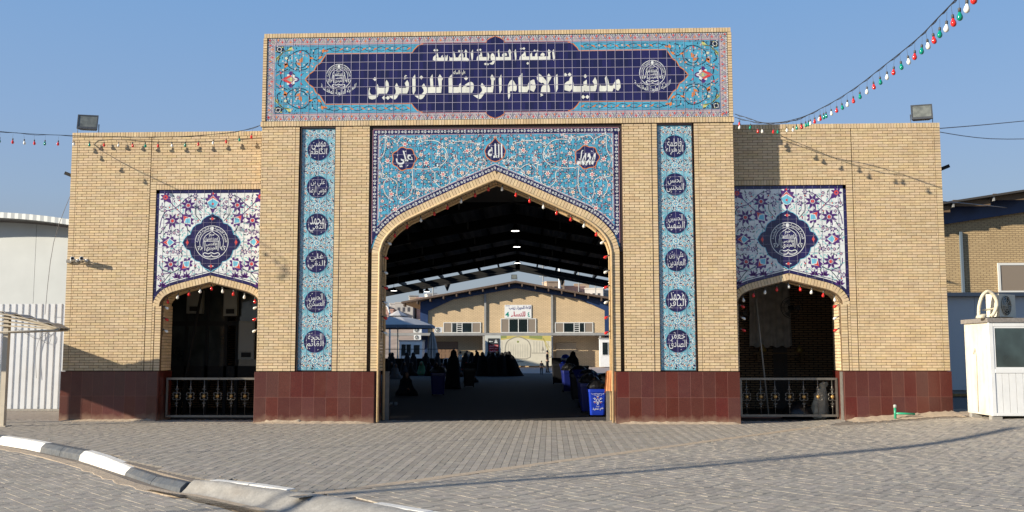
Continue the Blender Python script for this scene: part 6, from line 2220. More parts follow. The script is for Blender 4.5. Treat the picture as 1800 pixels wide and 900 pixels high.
# ---------------------------------------------------------------- parasols
CANV = mat('grey_canvas', (.46, .45, .44), .9, grain=.08, gscale=2); CANVD = mat('blue_grey_canvas', (.16, .19, .24), .9, grain=.08)
t = thing('parasol', 'large open pale grey parasol in the sun at the left beyond the canopy', 'parasol', (-10.85, 55, 0))
b = MB(); b.tube([(0, 0, 0), (0, 0, 4.7)], .045, WPAINT, 8); b.obj('pole', t)
b = MB()
h = 3.05
ring_ = []
for k in range(8):
    a = k * pi / 4 + pi / 8
    ring_.append((h * cos(a), h * sin(a), 3.72 - (.0)))
vs = [(0, 0, 4.55)] + [(x * .55, y_ * .55, 4.20) for x, y_, z in ring_] + [(x, y_, z) for x, y_, z in ring_] + [(x * 1.005, y_ * 1.005, z - .24) for x, y_, z in ring_]
fs = [(0, 1 + k, 1 + (k + 1) % 8) for k in range(8)] + [(1 + k, 9 + k, 9 + (k + 1) % 8, 1 + (k + 1) % 8) for k in range(8)]
b.add(vs, fs, CANV); b.add(vs, [(9 + k, 17 + k, 17 + (k + 1) % 8, 9 + (k + 1) % 8) for k in range(8)], CANVD); b.obj('canopy', t)
b = MB(); vs = [(0, 0, 4.95)] + [(x * .28, y_ * .28, 4.48) for x, y_, z in ring_]
b.add(vs, [(0, 1 + k, 1 + (k + 1) % 8) for k in range(8)], CANV); b.obj('vent_cap', t)
b = MB()
for x, y_, z in ring_: b.tube([(0, 0, 3.5), (x * .55, y_ * .55, 4.16)], .015, WPAINT, 4); b.tube([(0, 0, 4.5), (x * .98, y_ * .98, 3.72)], .015, WPAINT, 4)
b.obj('ribs', t, kind='stuff')
for (x, y, lab, z0, z1) in ((-8.35, 57, 'closed grey and white parasol hanging in long folds left of the crowd', .9, 3.25), (-11.9, 50, 'closed dark parasol at the left edge of the main arch', .8, 3.3)):
    t = thing('closed_parasol', lab, 'parasol', (x, y, 0))
    b = MB(); b.tube([(0, 0, 0), (0, 0, z1 + .25)], .035, STEEL, 6); b.obj('pole', t)
    b = MB(); vs = []; n = 36
    for k in range(n):
        a = 2 * pi * k / n; f = 1 + .28 * cos(a * 9)
        for r, z in ((.10, z1), (.28, z1 - .9), (.42, z0 + .3), (.36, z0)):
            vs.append((r * f * cos(a), r * f * sin(a), z + (.06 * cos(a * 9) if z == z0 else 0)))
    b.add(vs, [(4 * k + j, 4 * ((k + 1) % n) + j, 4 * ((k + 1) % n) + j + 1, 4 * k + j + 1) for k in range(n) for j in range(3)], CANV if x > -9 else CANVD)
    b.obj('folded_cloth', t)

# ---------------------------------------------------------------- people
def loft(b, rings, m, n=16, noise=0.0, seed=0, fold=0.0):
    """rings: (cx, cy, z, rx, ry)"""
    R = random.Random(seed); vs = []
    ph = R.uniform(0, 6)
    for i, (cx, cy, z, rx, ry) in enumerate(rings):
        f = fold * max(0, 1 - i / (len(rings) * .75))
        for k in range(n):
            a = 2 * pi * k / n
            q = 1 + f * sin(a * 5 + ph) * .5 + f * sin(a * 3 + ph * 2) * .5 + R.uniform(-noise, noise)
            vs.append((cx + rx * q * cos(a), cy + ry * q * sin(a), z))
    fs = [(i * n + k, i * n + (k + 1) % n, (i + 1) * n + (k + 1) % n, (i + 1) * n + k) for i in range(len(rings) - 1) for k in range(n)]
    fs += [tuple(reversed(range(n))), tuple((len(rings) - 1) * n + k for k in range(n))]
    b.add(vs, fs, m, True)


def face(t, x, y, z, rz=0.0):
    f = MB(); loft(f, [(0, 0, -.115, .03, .04), (0, 0, -.09, .055, .06), (0, 0, -.03, .068, .085), (0, 0, .03, .070, .088), (0, 0, .08, .06, .075), (0, 0, .11, .03, .04)], SKIN, 12)
    f.add([(-.012, -.082, -.03), (.012, -.082, -.03), (0, -.11, -.028), (0, -.082, .02)], [(0, 1, 2), (0, 2, 3), (1, 3, 2)], SKIN)
    for q in (-1, 1): f.box((q * .028 - .01, -.083, .012), (q * .028 + .01, -.079, .022), HAIR)
    f.box((-.02, -.080, -.058), (.02, -.076, -.05), mat('lips', (.20, .07, .05), .6))
    return f.obj('head', t, loc=(x, y, z), rot=(0, 0, rz))


def chador(label, x, y, rz, h=1.62, w=.36, lean=0.0, sweep=0.0, seed=0):
    """standing woman in a full length black chador; rz turns the face away from the camera"""
    t = thing('person', label, 'person', (x, y, 0), rz, 'people in the covered yard')
    b = MB(); k = h / 1.62
    loft(b, [(sweep, .05, .015, w * 1.18, w * .85), (sweep * .9, .05, .10, w * 1.10, w * .82), (sweep * .6, .03, .45, w * .92, w * .70), (sweep * .3, .01, .85, w * .84, w * .62),
             (0, 0, 1.10 * k, w * .80, w * .55), (lean * .5, -.01, 1.28 * k, w * .68, w * .46), (lean * .7, 0, 1.38 * k, w * .42, w * .36), (lean, .01, 1.45 * k, .135, .15),
             (lean, .015, 1.54 * k, .122, .14), (lean, .02, 1.60 * k, .09, .10), (lean, .02, 1.635 * k, .03, .035)], BLACKC, 20, .01, seed, .16)
    b.obj('chador', t)
    face(t, lean, -.075, 1.50 * k)
    f = MB()
    for q in (-1, 1): loft(f, [(q * .09, -w * .72, 0.0, .045, .11), (q * .09, -w * .72, .05, .04, .09), (q * .09, -w * .68, .08, .03, .04)], HAIR, 8)
    f.obj('shoes', t)
    # hands gathering the cloth at the front
    hnd = MB()
    hand_geo(hnd, (lean * .5 - .02, -w * .56, 1.12 * k), (0, -1, .3), .9)
    hnd.obj('hand', t)
    return t


def hand_geo(b, at_, d, s=1.0, m=None):
    """palm, four fingers of unequal length and a thumb, slightly curled"""
    m = m or SKIN
    d = Vector(d).normalized(); u = Vector((0, 0, 1)) if abs(d.z) < .8 else Vector((1, 0, 0))
    a = d.cross(u).normalized(); c = a.cross(d).normalized(); p = Vector(at_)
    b.tube([p, p + d * .045 * s, p + d * .085 * s], [.022 * s, .034 * s, .032 * s], m, 8)
    for i, L in enumerate((.062, .075, .070, .052)):
        o = p + d * .08 * s + a * (-.027 + i * .018) * s
        b.tube([o, o + d * L * .5 * s - c * .006 * s, o + d * L * .85 * s - c * .028 * s], [.0095 * s, .0085 * s, .0065 * s], m, 6)
    o = p + d * .03 * s - a * .028 * s
    b.tube([o, o - a * .028 * s + d * .022 * s, o - a * .030 * s + d * .055 * s - c * .01 * s], [.011 * s, .010 * s, .008 * s], m, 6)


def skinned(name, nodes, edges, m, parent, sub=1):
    me = bpy.data.meshes.new(name)
    me.from_pydata([n[:3] for n in nodes], edges, []); me.materials.append(m)
    o = link(name, me, parent)
    md_ = o.modifiers.new('skin', 'SKIN'); md_.use_smooth_shade = True
    if not me.skin_vertices: return o
    for i, nd in enumerate(nodes):
        r = nd[3]; sv = me.skin_vertices[0].data[i]
        sv.radius = (r, nd[4] if len(nd) > 4 else r)
    me.skin_vertices[0].data[0].use_root = True
    s = o.modifiers.new('sub', 'SUBSURF'); s.levels = sub; s.render_levels = sub
    return o


def man(label, x, y, rz, h=1.74, shirt=None, trousers=None, stride=.10, phone=False, hair=HAIR, grp='people in the covered yard', armout=0.0, bag=None):
    t = thing('person', label, 'person', (x, y, 0), rz, grp)
    k = h / 1.74
    shirt = shirt or BLACKC; trousers = trousers or BLACKC
    S = lambda L: [tuple(v * k for v in n) for n in L]
    hipz, shz = .92, 1.42
    body = S([(0, 0, hipz, .13, .10), (0, 0, 1.15, .12, .09), (0, 0, 1.34, .14, .095), (0, -.005, 1.48, .055, .055), (0, -.02, 1.60, .075, .088), (0, -.02, 1.70, .068, .078),
              (-.18, 0, shz, .055), (-.23, .02, 1.16, .042), (-.20, -.10 - .14 * phone, 1.00 + .16 * phone, .030),
              (.18, 0, shz, .055), (.23, .02, 1.16, .042), (.22 + armout * .1, -.06, .92, .030),
              (-.095, 0, .86, .082), (-.10, stride * .5, .48, .058), (-.10, stride, .07, .038), (.095, 0, .86, .082), (.10, -stride * .6, .48, .058), (.10, -stride, .07, .038)])
    E_ = [(0, 1), (1, 2), (2, 3), (3, 4), (4, 5), (2, 6), (6, 7), (7, 8), (2, 9), (9, 10), (10, 11), (0, 12), (12, 13), (13, 14), (0, 15), (15, 16), (16, 17)]
    skinned('body', body, E_, SKIN, t, 1)
    sh = S([(0, 0, .90, .150, .115), (0, 0, 1.15, .140, .11), (0, 0, 1.34, .160, .112), (0, 0, 1.44, .085, .075), (-.185, 0, shz, .072), (-.235, .02, 1.17, .058), (-.21, -.08 - .10 * phone, 1.06 + .07 * phone, .047),
            (.185, 0, shz, .072), (.235, .02, 1.17, .058), (.225 + armout * .08, -.045, .98, .047)])
    skinned('shirt', sh, [(0, 1), (1, 2), (2, 3), (2, 4), (4, 5), (5, 6), (2, 7), (7, 8), (8, 9)], shirt, t, 1)
    tr_ = S([(0, 0, .93, .148, .112), (-.10, 0, .84, .098), (-.10, stride * .5, .48, .076), (-.10, stride, .09, .062), (.10, 0, .84, .098), (.10, -stride * .6, .48, .076), (.10, -stride, .09, .062)])
    skinned('trousers', tr_, [(0, 1), (1, 2), (2, 3), (0, 4), (4, 5), (5, 6)], trousers, t, 1)
    b = MB(); loft(b, [(0, -.012, 1.60 * k, .078 * k, .086 * k), (0, .0, 1.66 * k, .083 * k, .098 * k), (0, -.005, 1.73 * k, .072 * k, .085 * k), (0, -.005, 1.765 * k, .03, .04)], hair, 12); b.obj('hair', t)
    b = MB()
    for q, yy in ((-1, stride), (1, -stride)): loft(b, [(q * .10 * k, (yy - .05) * k, 0, .05 * k, .135 * k), (q * .10 * k, (yy - .05) * k, .05 * k, .045 * k, .12 * k), (q * .10 * k, (yy) * k, .10 * k, .045 * k, .06 * k)], HAIR, 10)
    b.obj('shoes', t)
    b = MB()
    b.add([(-.014, -.098, 1.585 * k), (.014, -.098, 1.585 * k), (0, -.13, 1.59 * k), (0, -.10, 1.64 * k)], [(0, 1, 2), (0, 2, 3), (1, 3, 2)], SKIN)
    for q in (-1, 1): b.box((q * .03 - .01, -.106, 1.635 * k), (q * .03 + .01, -.10, 1.645 * k), HAIR)
    b.obj('face_features', t)
    hnd = MB()
    hand_geo(hnd, (-.20 * k, (-.10 - .14 * phone) * k, (1.00 + .16 * phone) * k), (0.1, -.6, -.5 + .9 * phone), .95 * k); hnd.obj('hand', t)
    hnd = MB(); hand_geo(hnd, ((.22 + armout * .1) * k, -.06 * k, .92 * k), (0, -.25, -1), .95 * k); hnd.obj('hand', t)
    if phone:
        b = MB(); b.box((-.23 * k, -.36 * k, 1.20 * k), (-.15 * k, -.345 * k, 1.34 * k), GLASS_D)
        o = b.obj('phone', None); o.matrix_world = Matrix.Translation((x, y, 0)) @ Matrix.Rotation(rz, 4, 'Z'); o['label'] = 'dark phone held up by the standing man'; o['category'] = 'phone'
    return t


def seated(label, x, y, rz, h=.82, m=None, w=.42, seed=0):
    t = thing('person', label, 'person', (x, y, 0), rz, 'people sitting on the ground in the covered yard')
    b = MB(); k = h / .82; m = m or BLACKC
    loft(b, [(0, -.10, .01, w, w * 1.0), (0, -.10, .12, w * .98, w * .95), (0, -.03, .27, w * .72, w * .70), (0, .04, .40 * k, w * .58, w * .48), (0, .06, .54 * k, w * .55, w * .42), (0, .05, .62 * k, w * .36, w * .30),
             (0, .03, .67 * k, .125, .14), (0, .03, .76 * k, .118, .135), (0, .03, .82 * k, .07, .08), (0, .03, .84 * k, .02, .02)], m, 18, .012, seed, .14)
    b.obj('cloak', t)
    face(t, 0, -.055, .71 * k)
    hnd = MB(); hand_geo(hnd, (-.06, -w * .85, .26), (.6, -.6, -.2), .9); hnd.obj('hand', t)
    return t


crowd = [(-4.25, 46.0, 2.6, 1.60, .38, 'woman in black chador at the left end of the standing group'),
         (-3.75, 44.6, 3.4, 1.64, .40, 'woman in black chador, second from the left of the standing group'),
         (-3.30, 43.8, 2.9, 1.60, .42, 'woman in black chador, third from the left of the standing group'),
         (-2.95, 45.4, .4, 1.66, .40, 'woman in black chador below the red sign, towards its left edge'),
         (-2.62, 43.6, 3.1, 1.61, .42, 'woman in black chador in front, right below the red sign'),
         (-2.35, 45.0, 2.2, 1.68, .40, 'tall woman in black chador directly right of the red sign'),
         (-2.05, 43.7, 3.5, 1.58, .42, 'short woman in black chador in the front row, middle of the group'),
         (-1.80, 44.6, 2.4, 1.63, .40, 'woman in black chador, third from the right end of the group')]
for i, (x, y, rz, h, w, lab) in enumerate(crowd):
    chador(lab, x, y, rz, h, w, (i % 3 - 1) * .03, 0, i)
chador('woman in black chador second from the right end of the standing group', -1.72, 44.1, 2.9, 1.60, .40, .0, .08, 21)
chador('woman in a wide trailing black chador at the right end of the standing group', -1.45, 44.0, 3.0, 1.66, .42, .10, -.42, 22)
chador('tall woman in black chador standing alone at left, nearest the camera', -2.98, 20.6, 2.8, 1.70, .34, .0, 0, 31)
chador('woman in black chador standing behind the rubbish bins on the right', 2.30, 24.6, 3.3, 1.64, .40, -.03, -.05, 33)
LSH = mat('white_shirt', (.55, .55, .52), .8); GSH = mat('grey_shirt', (.14, .13, .14), .8); DSH = mat('navy_shirt', (.012, .014, .03), .8); DTR = mat('dark_trousers', (.012, .012, .016), .85)
man('man in dark clothes looking at a phone, alone in front of the banner', 1.0, 55.5, 1.35, 1.74, BLACKC, DTR, .05, True)
man('small child in dark clothes standing beside the man with the phone', .60, 49.0, .2, .98, DSH, DTR, .03)
man('man with short dark hair in grey shirt behind the blue bag', -5.30, 54.5, 2.9, 1.72, GSH, DTR, .05)
man('person in white shirt at the left of the man in grey shirt', -5.85, 54.8, 2.2, 1.66, LSH, LSH, .05)
man('man in white shirt leaning forward left of the red sign', -4.45, 53.0, 1.9, 1.74, LSH, DTR, .07)
man('person in beige shirt beside the man in white shirt, left of the red sign', -4.02, 53.6, 2.5, 1.62, mat('beige_shirt', (.42, .34, .22), .8), DTR, .05)
for i, (x, y, rz, h, lab) in enumerate(((-4.13, 14.3, .4, .86, 'woman in black sitting on the ground at left, nearest the camera'),
                                       (-8.15, 37.0, .6, .90, 'person in pale grey cloak sitting at the left edge of the main arch'),
                                       (-9.6, 44.5, .3, .95, 'person in black sitting at the far left, first of the row under the booth'),
                                       (-8.9, 45.5, .9, .95, 'person in black sitting in the row, second from the left'),
                                       (-8.3, 44.8, 2.0, .92, 'person in black sitting in the row, third from the left'),
                                       (-7.7, 45.6, 0, .96, 'person in green top sitting in the row below the booth window'),
                                       (-7.05, 44.6, 2.5, .92, 'person in black sitting in the row left of the closed parasol'),
                                       (-6.45, 43.6, 1.0, .94, 'person in black sitting in front of the closed parasol, left one'),
                                       (-5.95, 42.8, .2, .9, 'person in black sitting in front of the closed parasol, right one'),
                                       (-5.35, 43.6, 2.9, .94, 'person in black sitting left of the light clothed people'),
                                       (-4.85, 42.6, .7, .9, 'person in dark grey sitting below the light clothed people'),
                                       (-3.1, 30.0, 1.3, .9, 'person in black sitting behind the tall lone woman'))):
    m = {1: mat('pale_grey_cloak', (.22, .24, .28), .9), 5: mat('green_top', (.08, .20, .09), .9), 10: mat('dark_grey_cloak', (.03, .03, .035), .9)}.get(i, BLACKC)
    seated(lab, x, y, rz, h, m, .40, i)
# standing people in the left background
for i, (x, y, lab) in enumerate(((-8.6, 48.0, 'woman in black chador standing just right of the far left booth window'), (-7.6, 47.2, 'woman in black chador standing under the closed grey parasol, on its left'),
                                 (-6.9, 48.4, 'woman in black chador standing under the closed grey parasol, on its right'), (-10.0, 47.0, 'woman in black chador standing below the open parasol edge'),
                                 (-10.9, 47.5, 'woman in black chador at the far left edge of the arch, left one'), (-10.3, 48.2, 'woman in black chador at the far left edge of the arch, right one'),
                                 (-9.2, 49.0, 'woman in black chador in front of the far left booth window'), (-4.75, 47.0, 'woman in black chador left of the red sign, behind the seated row'))):
    chador(lab, x, y, 2.5 + i, 1.58, .36, 0, 0, 50 + i)

# ---------------------------------------------------------------- bins, bags, barriers
def bin_(label, x, y, rz, m, s=1.0, bag=True, lid=True, writing=False, grp='wheeled rubbish bins'):
    t = thing('rubbish_bin', label, 'rubbish bin', (x, y, 0), rz, grp)
    b = MB()
    def rr_(w, d, z, r=.05):
        pts = []
        for cxs, cys, a0 in ((1, 1, 0), (-1, 1, pi / 2), (-1, -1, pi), (1, -1, 3 * pi / 2)):
            for k in range(4):
                a = a0 + k * pi / 6
                pts.append((cxs * (w - r) + r * cos(a), cys * (d - r) + r * sin(a), z))
        return pts
    rs = [rr_(.185, .20, .05), rr_(.19, .21, .10), rr_(.225, .27, .62), rr_(.235, .28, .625), rr_(.235, .28, .70), rr_(.225, .27, .70)]
    vs = [p for r in rs for p in r]; n = 16
    b.add(vs, [(i * n + k, i * n + (k + 1) % n, (i + 1) * n + (k + 1) % n, (i + 1) * n + k) for i in range(5) for k in range(n)] + [tuple(reversed(range(n))), tuple(5 * n + k for k in range(n))], m)
    b.obj('body', t)
    for q in (-1, 1):
        w = MB(); w.lathe([(.03, -.02), (.085, -.02), (.085, .02), (.03, .02)], BSTEEL, 14, M=Matrix.Translation((q * .17, .22, .085)) @ Matrix.Rotation(pi / 2, 4, 'Y')); w.obj('wheel', t)
    h_ = MB(); h_.tube([(-.16, .29, .66), (-.16, .34, .68), (.16, .34, .68), (.16, .29, .66)], .014, m, 6); h_.obj('handle', t)
    if lid:
        l_ = MB(); M = Matrix.Translation((0, .27, .71)) @ Matrix.Rotation(radians(-68), 4, 'X')
        l_.box((-.23, -.01, 0), (.23, .02, .50), m, M @ Matrix.Rotation(0, 4, 'X')); l_.obj('lid', t)
    if writing:
        g = MB(); yw = -.262
        W2 = mat('bin_print_white', (.70, .72, .75), .5)
        f_ = lambda u, v: (u, v)
        def wr(txt, x0, x1, z0, z1, yy): write(g, txt, x0, x1, z0, z1, yy, W2, .02)
        wr('العتبة العلوية المقدسة', -.16, .16, .565, .60, -.2745)
        wr('قسم الخدمات', -.10, .10, .535, .558, -.2705)
        wr('تنفيذ', -.13, .02, .17, .235, -.2315); wr('خدمي', .05, .14, .165, .25, -.2315); wr('شعبة', -.04, .04, .25, .285, -.2385)
        for k in range(6):
            a = k * pi / 3 + pi / 6
            g.ribbon([(.095 * cos(a) - .03, .42 + .085 * sin(a)), (.095 * cos(a), .42 + .085 * sin(a) + .02), (.095 * cos(a) + .03, .42 + .085 * sin(a))], .012, -.263, W2)
            g.flat(circle(.085 * cos(a), .405 + .085 * sin(a), .014, 8), -.2632, (W2, ORANGE)[k % 2])
        g.ribbon(circle(0, .41, .045, 12), .010, -.2625, W2, closed=True)
        g.ribbon([(-.04, .44), (0, .37), (.04, .44)], .010, -.2628, W2)
        o = g.obj('print', t)
        o.location = (0, .0, 0)
    t.scale = (s, s, s)
    if bag:
        q = thing('rubbish_bag', 'black rubbish bag bulging out of the top of ' + bag, 'rubbish bag', (x, y, .66 * s), rz)
        b = MB()
        R = random.Random(int(x * 100)); vs = []; n = 20
        prof = [(.19, .0), (.25, .045), (.262, .08), (.25, .12), (.21, .17), (.15, .21), (.07, .24)]
        for i, (r, z) in enumerate(prof):
            for k in range(n):
                a = 2 * pi * k / n; f = 1 + R.uniform(-.07, .07)
                vs.append((r * f * cos(a) * .95, r * f * sin(a) * 1.05, z * 1.1 + R.uniform(-.012, .012)))
        b.add(vs, [(i * n + k, i * n + (k + 1) % n, (i + 1) * n + (k + 1) % n, (i + 1) * n + k) for i in range(len(prof) - 1) for k in range(n)] + [tuple((len(prof) - 1) * n + k for k in range(n))], BLKP)
        b.obj('bag_body', q); q.scale = (s * 1.02, s * 1.02, s)
    return t


BLKP = mat('black_bin_liner', (.008, .008, .009), .3, bump=.9, bscale=16)
BINB = mat('blue_plastic', (.012, .045, .44), .32, grain=.1, gscale=5)
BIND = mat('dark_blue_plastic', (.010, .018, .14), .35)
BING = mat('black_plastic_bin', (.012, .012, .014), .4)
bin_('bright blue sunlit rubbish bin with white printing just inside the right of the arch', 2.42, 2.42, .04, BINB, .98, 'the sunlit blue bin', False, True)
bin_('blue rubbish bin in the shade directly behind the sunlit one', 2.28, 3.85, 0, BIND, 1.12, 'the shaded bin behind the sunlit one')
bin_('dark rubbish bin with raised lid, third in the row behind the sunlit bin', 2.35, 6.2, .2, BIND, 1.2, 'the third bin of the right row')
bin_('dark rubbish bin with tilted lid, fourth in the right row', 2.2, 10.5, -.1, BING, 1.25, 'the fourth bin of the right row')
bin_('dark rubbish bin beside the woman, fifth in the right row', 2.0, 17.0, .1, BIND, 1.25, 'the fifth bin of the right row')
bin_('large dark bin with open lid at the far end of the right row', 1.65, 27.0, 0, BING, 1.45, None)
bin_('dark blue rubbish bin standing alone on the left side of the yard', -2.93, 14.2, .1, BIND, 1.2, 'the lone blue bin on the left')
bin_('black rubbish bin behind the seated woman on the left side', -2.5, 23.0, .1, BING, 1.2, None)
t = thing('water_cooler', 'blue and white water container on the far bin of the right row', 'container', (2.0, 26.4, 1.05))
b = MB(); b.lathe([(.2, 0), (.22, .05), (.22, .3), (.16, .4), (.06, .45)], BINB, 14); b.obj('container_body', t)
b = MB(); b.lathe([(.222, .15), (.222, .25)], WHITE, 14); b.obj('label_band', t)
t = thing('rubbish_heap', 'low heap of black rubbish sacks on the right beyond the bins', 'rubbish sacks', (4.1, 17.5, .55))
b = MB(); loft(b, [(0, 0, -.55, 1.3, .4), (0, 0, -.1, 1.35, .42), (.1, 0, .12, 1.2, .36), (.45, 0, .30, .75, .28), (.8, 0, .42, .35, .18), (.95, 0, .47, .1, .06)], BLKP, 22, .05, 4); b.obj('sacks', t)
t = thing('orange_cloth', 'orange cloth hung over the door post inside the right side of the arch', 'cloth', (2.64, .74, .70))
b = MB(); oc = mat('orange_cloth', (.72, .33, .14), .9, grain=.12, gscale=9)
vs = []; n = 13
for i, z in enumerate((.47, .44, .3, .15, .0)):
    for k in range(n):
        u = -1 + 2 * k / (n - 1)
        vs.append((u * (.055 + .035 * i / 2) + .0, -.03 - .012 * cos(k * 2.2) - (.02 if i else 0), z - .05 * (abs(u) > .8) * (i == 4)))
b.add(vs, [(i * n + k, i * n + k + 1, (i + 1) * n + k + 1, (i + 1) * n + k) for i in range(4) for k in range(n - 1)], oc, True)
b.obj('cloth', t)
for i, (x, y) in enumerate(((-6.2, 50.0), (-5.2, 50.6))):
    t = thing('crowd_barrier', 'pale tubular barrier rail behind the seated row, ' + ('left' if i == 0 else 'right') + ' one', 'barrier', (x, y, 0))
    b = MB(); b.tube([(-.45, 0, 0), (-.45, 0, 1.05), (-.3, 0, 1.15), (.3, 0, 1.15), (.45, 0, 1.05), (.45, 0, 0)], .03, WPAINT, 6); b.obj('frame', t)
    for q in (-.15, .15):
        b = MB(); b.tube([(q, 0, .2), (q, 0, 1.15)], .02, WPAINT, 6); b.obj('upright', t)
    b = MB(); b.tube([(-.45, 0, .2), (.45, 0, .2)], .02, WPAINT, 6); b.obj('lower_rail', t)
t = thing('screen_fence', 'dark mesh screen with thin white posts behind the people on the left', 'fence', (-8.6, 51.5, 0))
b = MB(); b.box((-3.4, -.01, .1), (2.6, .01, 1.15), mat('dark_mesh', (.006, .006, .006), .9, spec=.1)); b.obj('mesh', t)
for q in (-3.4, -1.4, .55, 2.6):
    b = MB(); b.tube([(q, -.03, 0), (q, -.03, 1.9)], .025, WPAINT if q == .55 else BSTEEL, 6); b.obj('post', t)
b = MB(); b.tube([(-3.4, -.03, 1.84), (2.6, -.03, 1.84)], .025, BSTEEL, 6); b.obj('top_rail', t)
t = thing('stroller', 'dark pushchair with a red seat in front of the standing group', 'pushchair', (-4.35, 41.3, 0))
b = MB(); b.tube([(-.2, 0, .1), (.25, 0, .75), (.42, 0, 1.0)], .02, STEEL, 5); b.tube([(-.2, .35, .1), (.25, .35, .75), (.42, .35, 1.0)], .02, STEEL, 5); b.tube([(.42, 0, 1.0), (.42, .35, 1.0)], .02, BSTEEL, 5); b.tube([(.3, 0, .1), (-.05, 0, .6)], .02, STEEL, 5); b.tube([(.3, .35, .1), (-.05, .35, .6)], .02, STEEL, 5); b.obj('frame', t)
b = MB(); b.box((-.2, .03, .45), (.15, .32, .55), mat('red_fabric', (.25, .03, .02), .8)); b.box((.08, .03, .55), (.18, .32, .95), MATS['red_fabric']); b.obj('seat', t)
for (x, y) in ((-.2, -.03), (-.2, .38), (.3, -.03), (.3, .38)):
    b = MB(); b.lathe([(.02, -.015), (.09, -.015), (.09, .015), (.02, .015)], BSTEEL, 12, M=Matrix.Translation((x, y, .09)) @ Matrix.Rotation(pi / 2, 4, 'X')); b.obj('wheel', t)
for i, (x, y, m, lab) in enumerate(((-3.6, 7.6, GREYC, 'pair of pale shoes lying on the dark floor left of the arch centre'), (-4.0, 6.4, BING, 'pair of black shoes lying on the floor near the left door post'))):
    t = thing('shoes', lab, 'shoes', (x, y, 0))
    for q in (0, .14):
        b = MB(); loft(b, [(q, 0, 0, .05, .13), (q, 0, .05, .045, .12), (q, .04, .09, .04, .06)], m, 10); b.obj('shoe', t)

# ---------------------------------------------------------------- hillside beyond
hl = MB(); rr = random.Random(2); vs = []
HX = [-190 + i * 12 for i in range(40)]
for j in range(6):
    for i, x in enumerate(HX):
        crest = 17 + 6 * sin(x * .03 + .8) + 2 * sin(x * .11)
        if x < -60: crest -= 0
        z = -.5 + (crest + .5) * smooth(j / 5) + rr.uniform(-.5, .5) * (j > 0)
        vs.append((x, 210 + j * 24, z))
nI = len(HX)
hl.add(vs, [(j * nI + i, j * nI + i + 1, (j + 1) * nI + i + 1, (j + 1) * nI + i) for j in range(5) for i in range(nI - 1)], mat('hill_earth', (.33, .25, .19), .95, grain=.25, gscale=.15), True)
struct(hl, 'hill', 'low brown hill covered with houses behind the hall')
hm = [mat('far_house_%s' % c, v, .9, grain=.12, gscale=.5) for c, v in (('buff', (.42, .32, .23)), ('rose', (.38, .24, .20)), ('pale', (.55, .52, .48)), ('grey', (.30, .29, .28)))]
FARG = mat('far_window', (.05, .05, .06), .3)
k = 0
spots = [(-55.5, 300, 11.5, 6, 5.0), (-52.0, 292, 11.0, 5, 4.2), (-49.5, 301, 13.2, 5, 4.4), (-46.5, 295, 13.0, 6, 4.6), (-43.2, 303, 14.8, 5, 4.8), (-40.0, 296, 14.6, 5, 4.6), (-37.0, 304, 15.8, 6, 5.0), (-44.8, 306, 17.0, 3, 3.4),
         (3.0, 300, 19.0, 6, 5.6), (9.5, 305, 18.2, 7, 5.2), (15.5, 298, 17.2, 6, 5.0), (21.0, 303, 16.6, 6, 5.2), (12.0, 312, 21.0, 5, 3.6)]
words = ['buff flat roofed house', 'rose brick house', 'pale house with a parapet', 'grey concrete house']
wher = ['at the far left edge of the view through the arch', 'second from the left above the parasol', 'third from the left above the parasol', 'above the parasol top', 'left of the blue gable column', 'just left of the hall roof end',
        'rising behind the left end of the hall roof', 'highest on the left hillside', 'behind the hall roof right of the ridge lamp', 'behind the right slope of the hall roof, middle', 'behind the right slope, second from the right jamb',
        'beside the right jamb of the arch', 'highest behind the right slope of the roof']
for i, (x, y, z, w, h) in enumerate(spots):
    m = hm[i % 4]
    t = thing('hillside_house', words[i % 4] + ' ' + wher[i], 'house', (x, y, z - 6), rr.uniform(-.3, .3), 'houses on the hillside')
    b = MB(); b.box((-w / 2, 0, 0), (w / 2, 6, h + 6), m); b.obj('wall', t)
    b = MB(); b.box((-w / 2 - .15, -.15, h + 6), (w / 2 + .15, 6.1, h + 6.35), m); b.obj('parapet', t)
    for q in range(3):
        b = MB(); b.box((-w * .36 + q * w * .28, -.06, h + 3.2), (-w * .36 + q * w * .28 + w * .14, -.01, h + 4.6), FARG); b.obj('window', t)
for i, (x, y, z0, h, lab) in enumerate(((-2.4 + 2.4, 150, 8, 11.5, 'thin antenna mast rising left of the rooftops behind the hall'), (3.1, 170, 8, 15.2, 'pale thick mast rising behind the right slope of the hall roof'), (7.0, 175, 8, 14.6, 'dark mast behind the right slope of the hall roof'),
                                       (10.6, 180, 8, 14.2, 'mast with crossbars near the right jamb of the arch'), (-19.5, 150, 4, 11.8, 'thin pole among wires above the open parasol'))):
    t = thing('antenna_mast', lab, 'mast', (x, y, 0))
    b = MB(); b.tube([(0, 0, 0), (0, 0, z0 + h * .8)], .28 if i == 1 else .12, WPAINT if i == 1 else GREYC, 6); b.obj('mast', t)
    for q in range(3):
        b = MB(); b.tube([(-.7, 0, z0 + h * (.6 + q * .08)), (.7, 0, z0 + h * (.6 + q * .08))], .05, GREYC, 4); b.obj('crossbar', t)
t = thing('street_lamp', 'curved pale street lamp beside the open parasol', 'street lamp', (-13.3, 66, 0))
b = MB(); b.tube([(0, 0, 0), (0, 0, 5.0), (-.2, 0, 5.7), (-.7, 0, 6.1), (-1.4, 0, 6.3)], .09, WPAINT, 7); b.obj('post', t)
b = MB(); b.box((-2.0, -.15, 6.2), (-1.35, .15, 6.35), GREYC); b.obj('lamp_head', t)
t = thing('overhead_wires', 'thin dark wires stretched above the left hillside houses', 'wires', (-20, 120, 12))
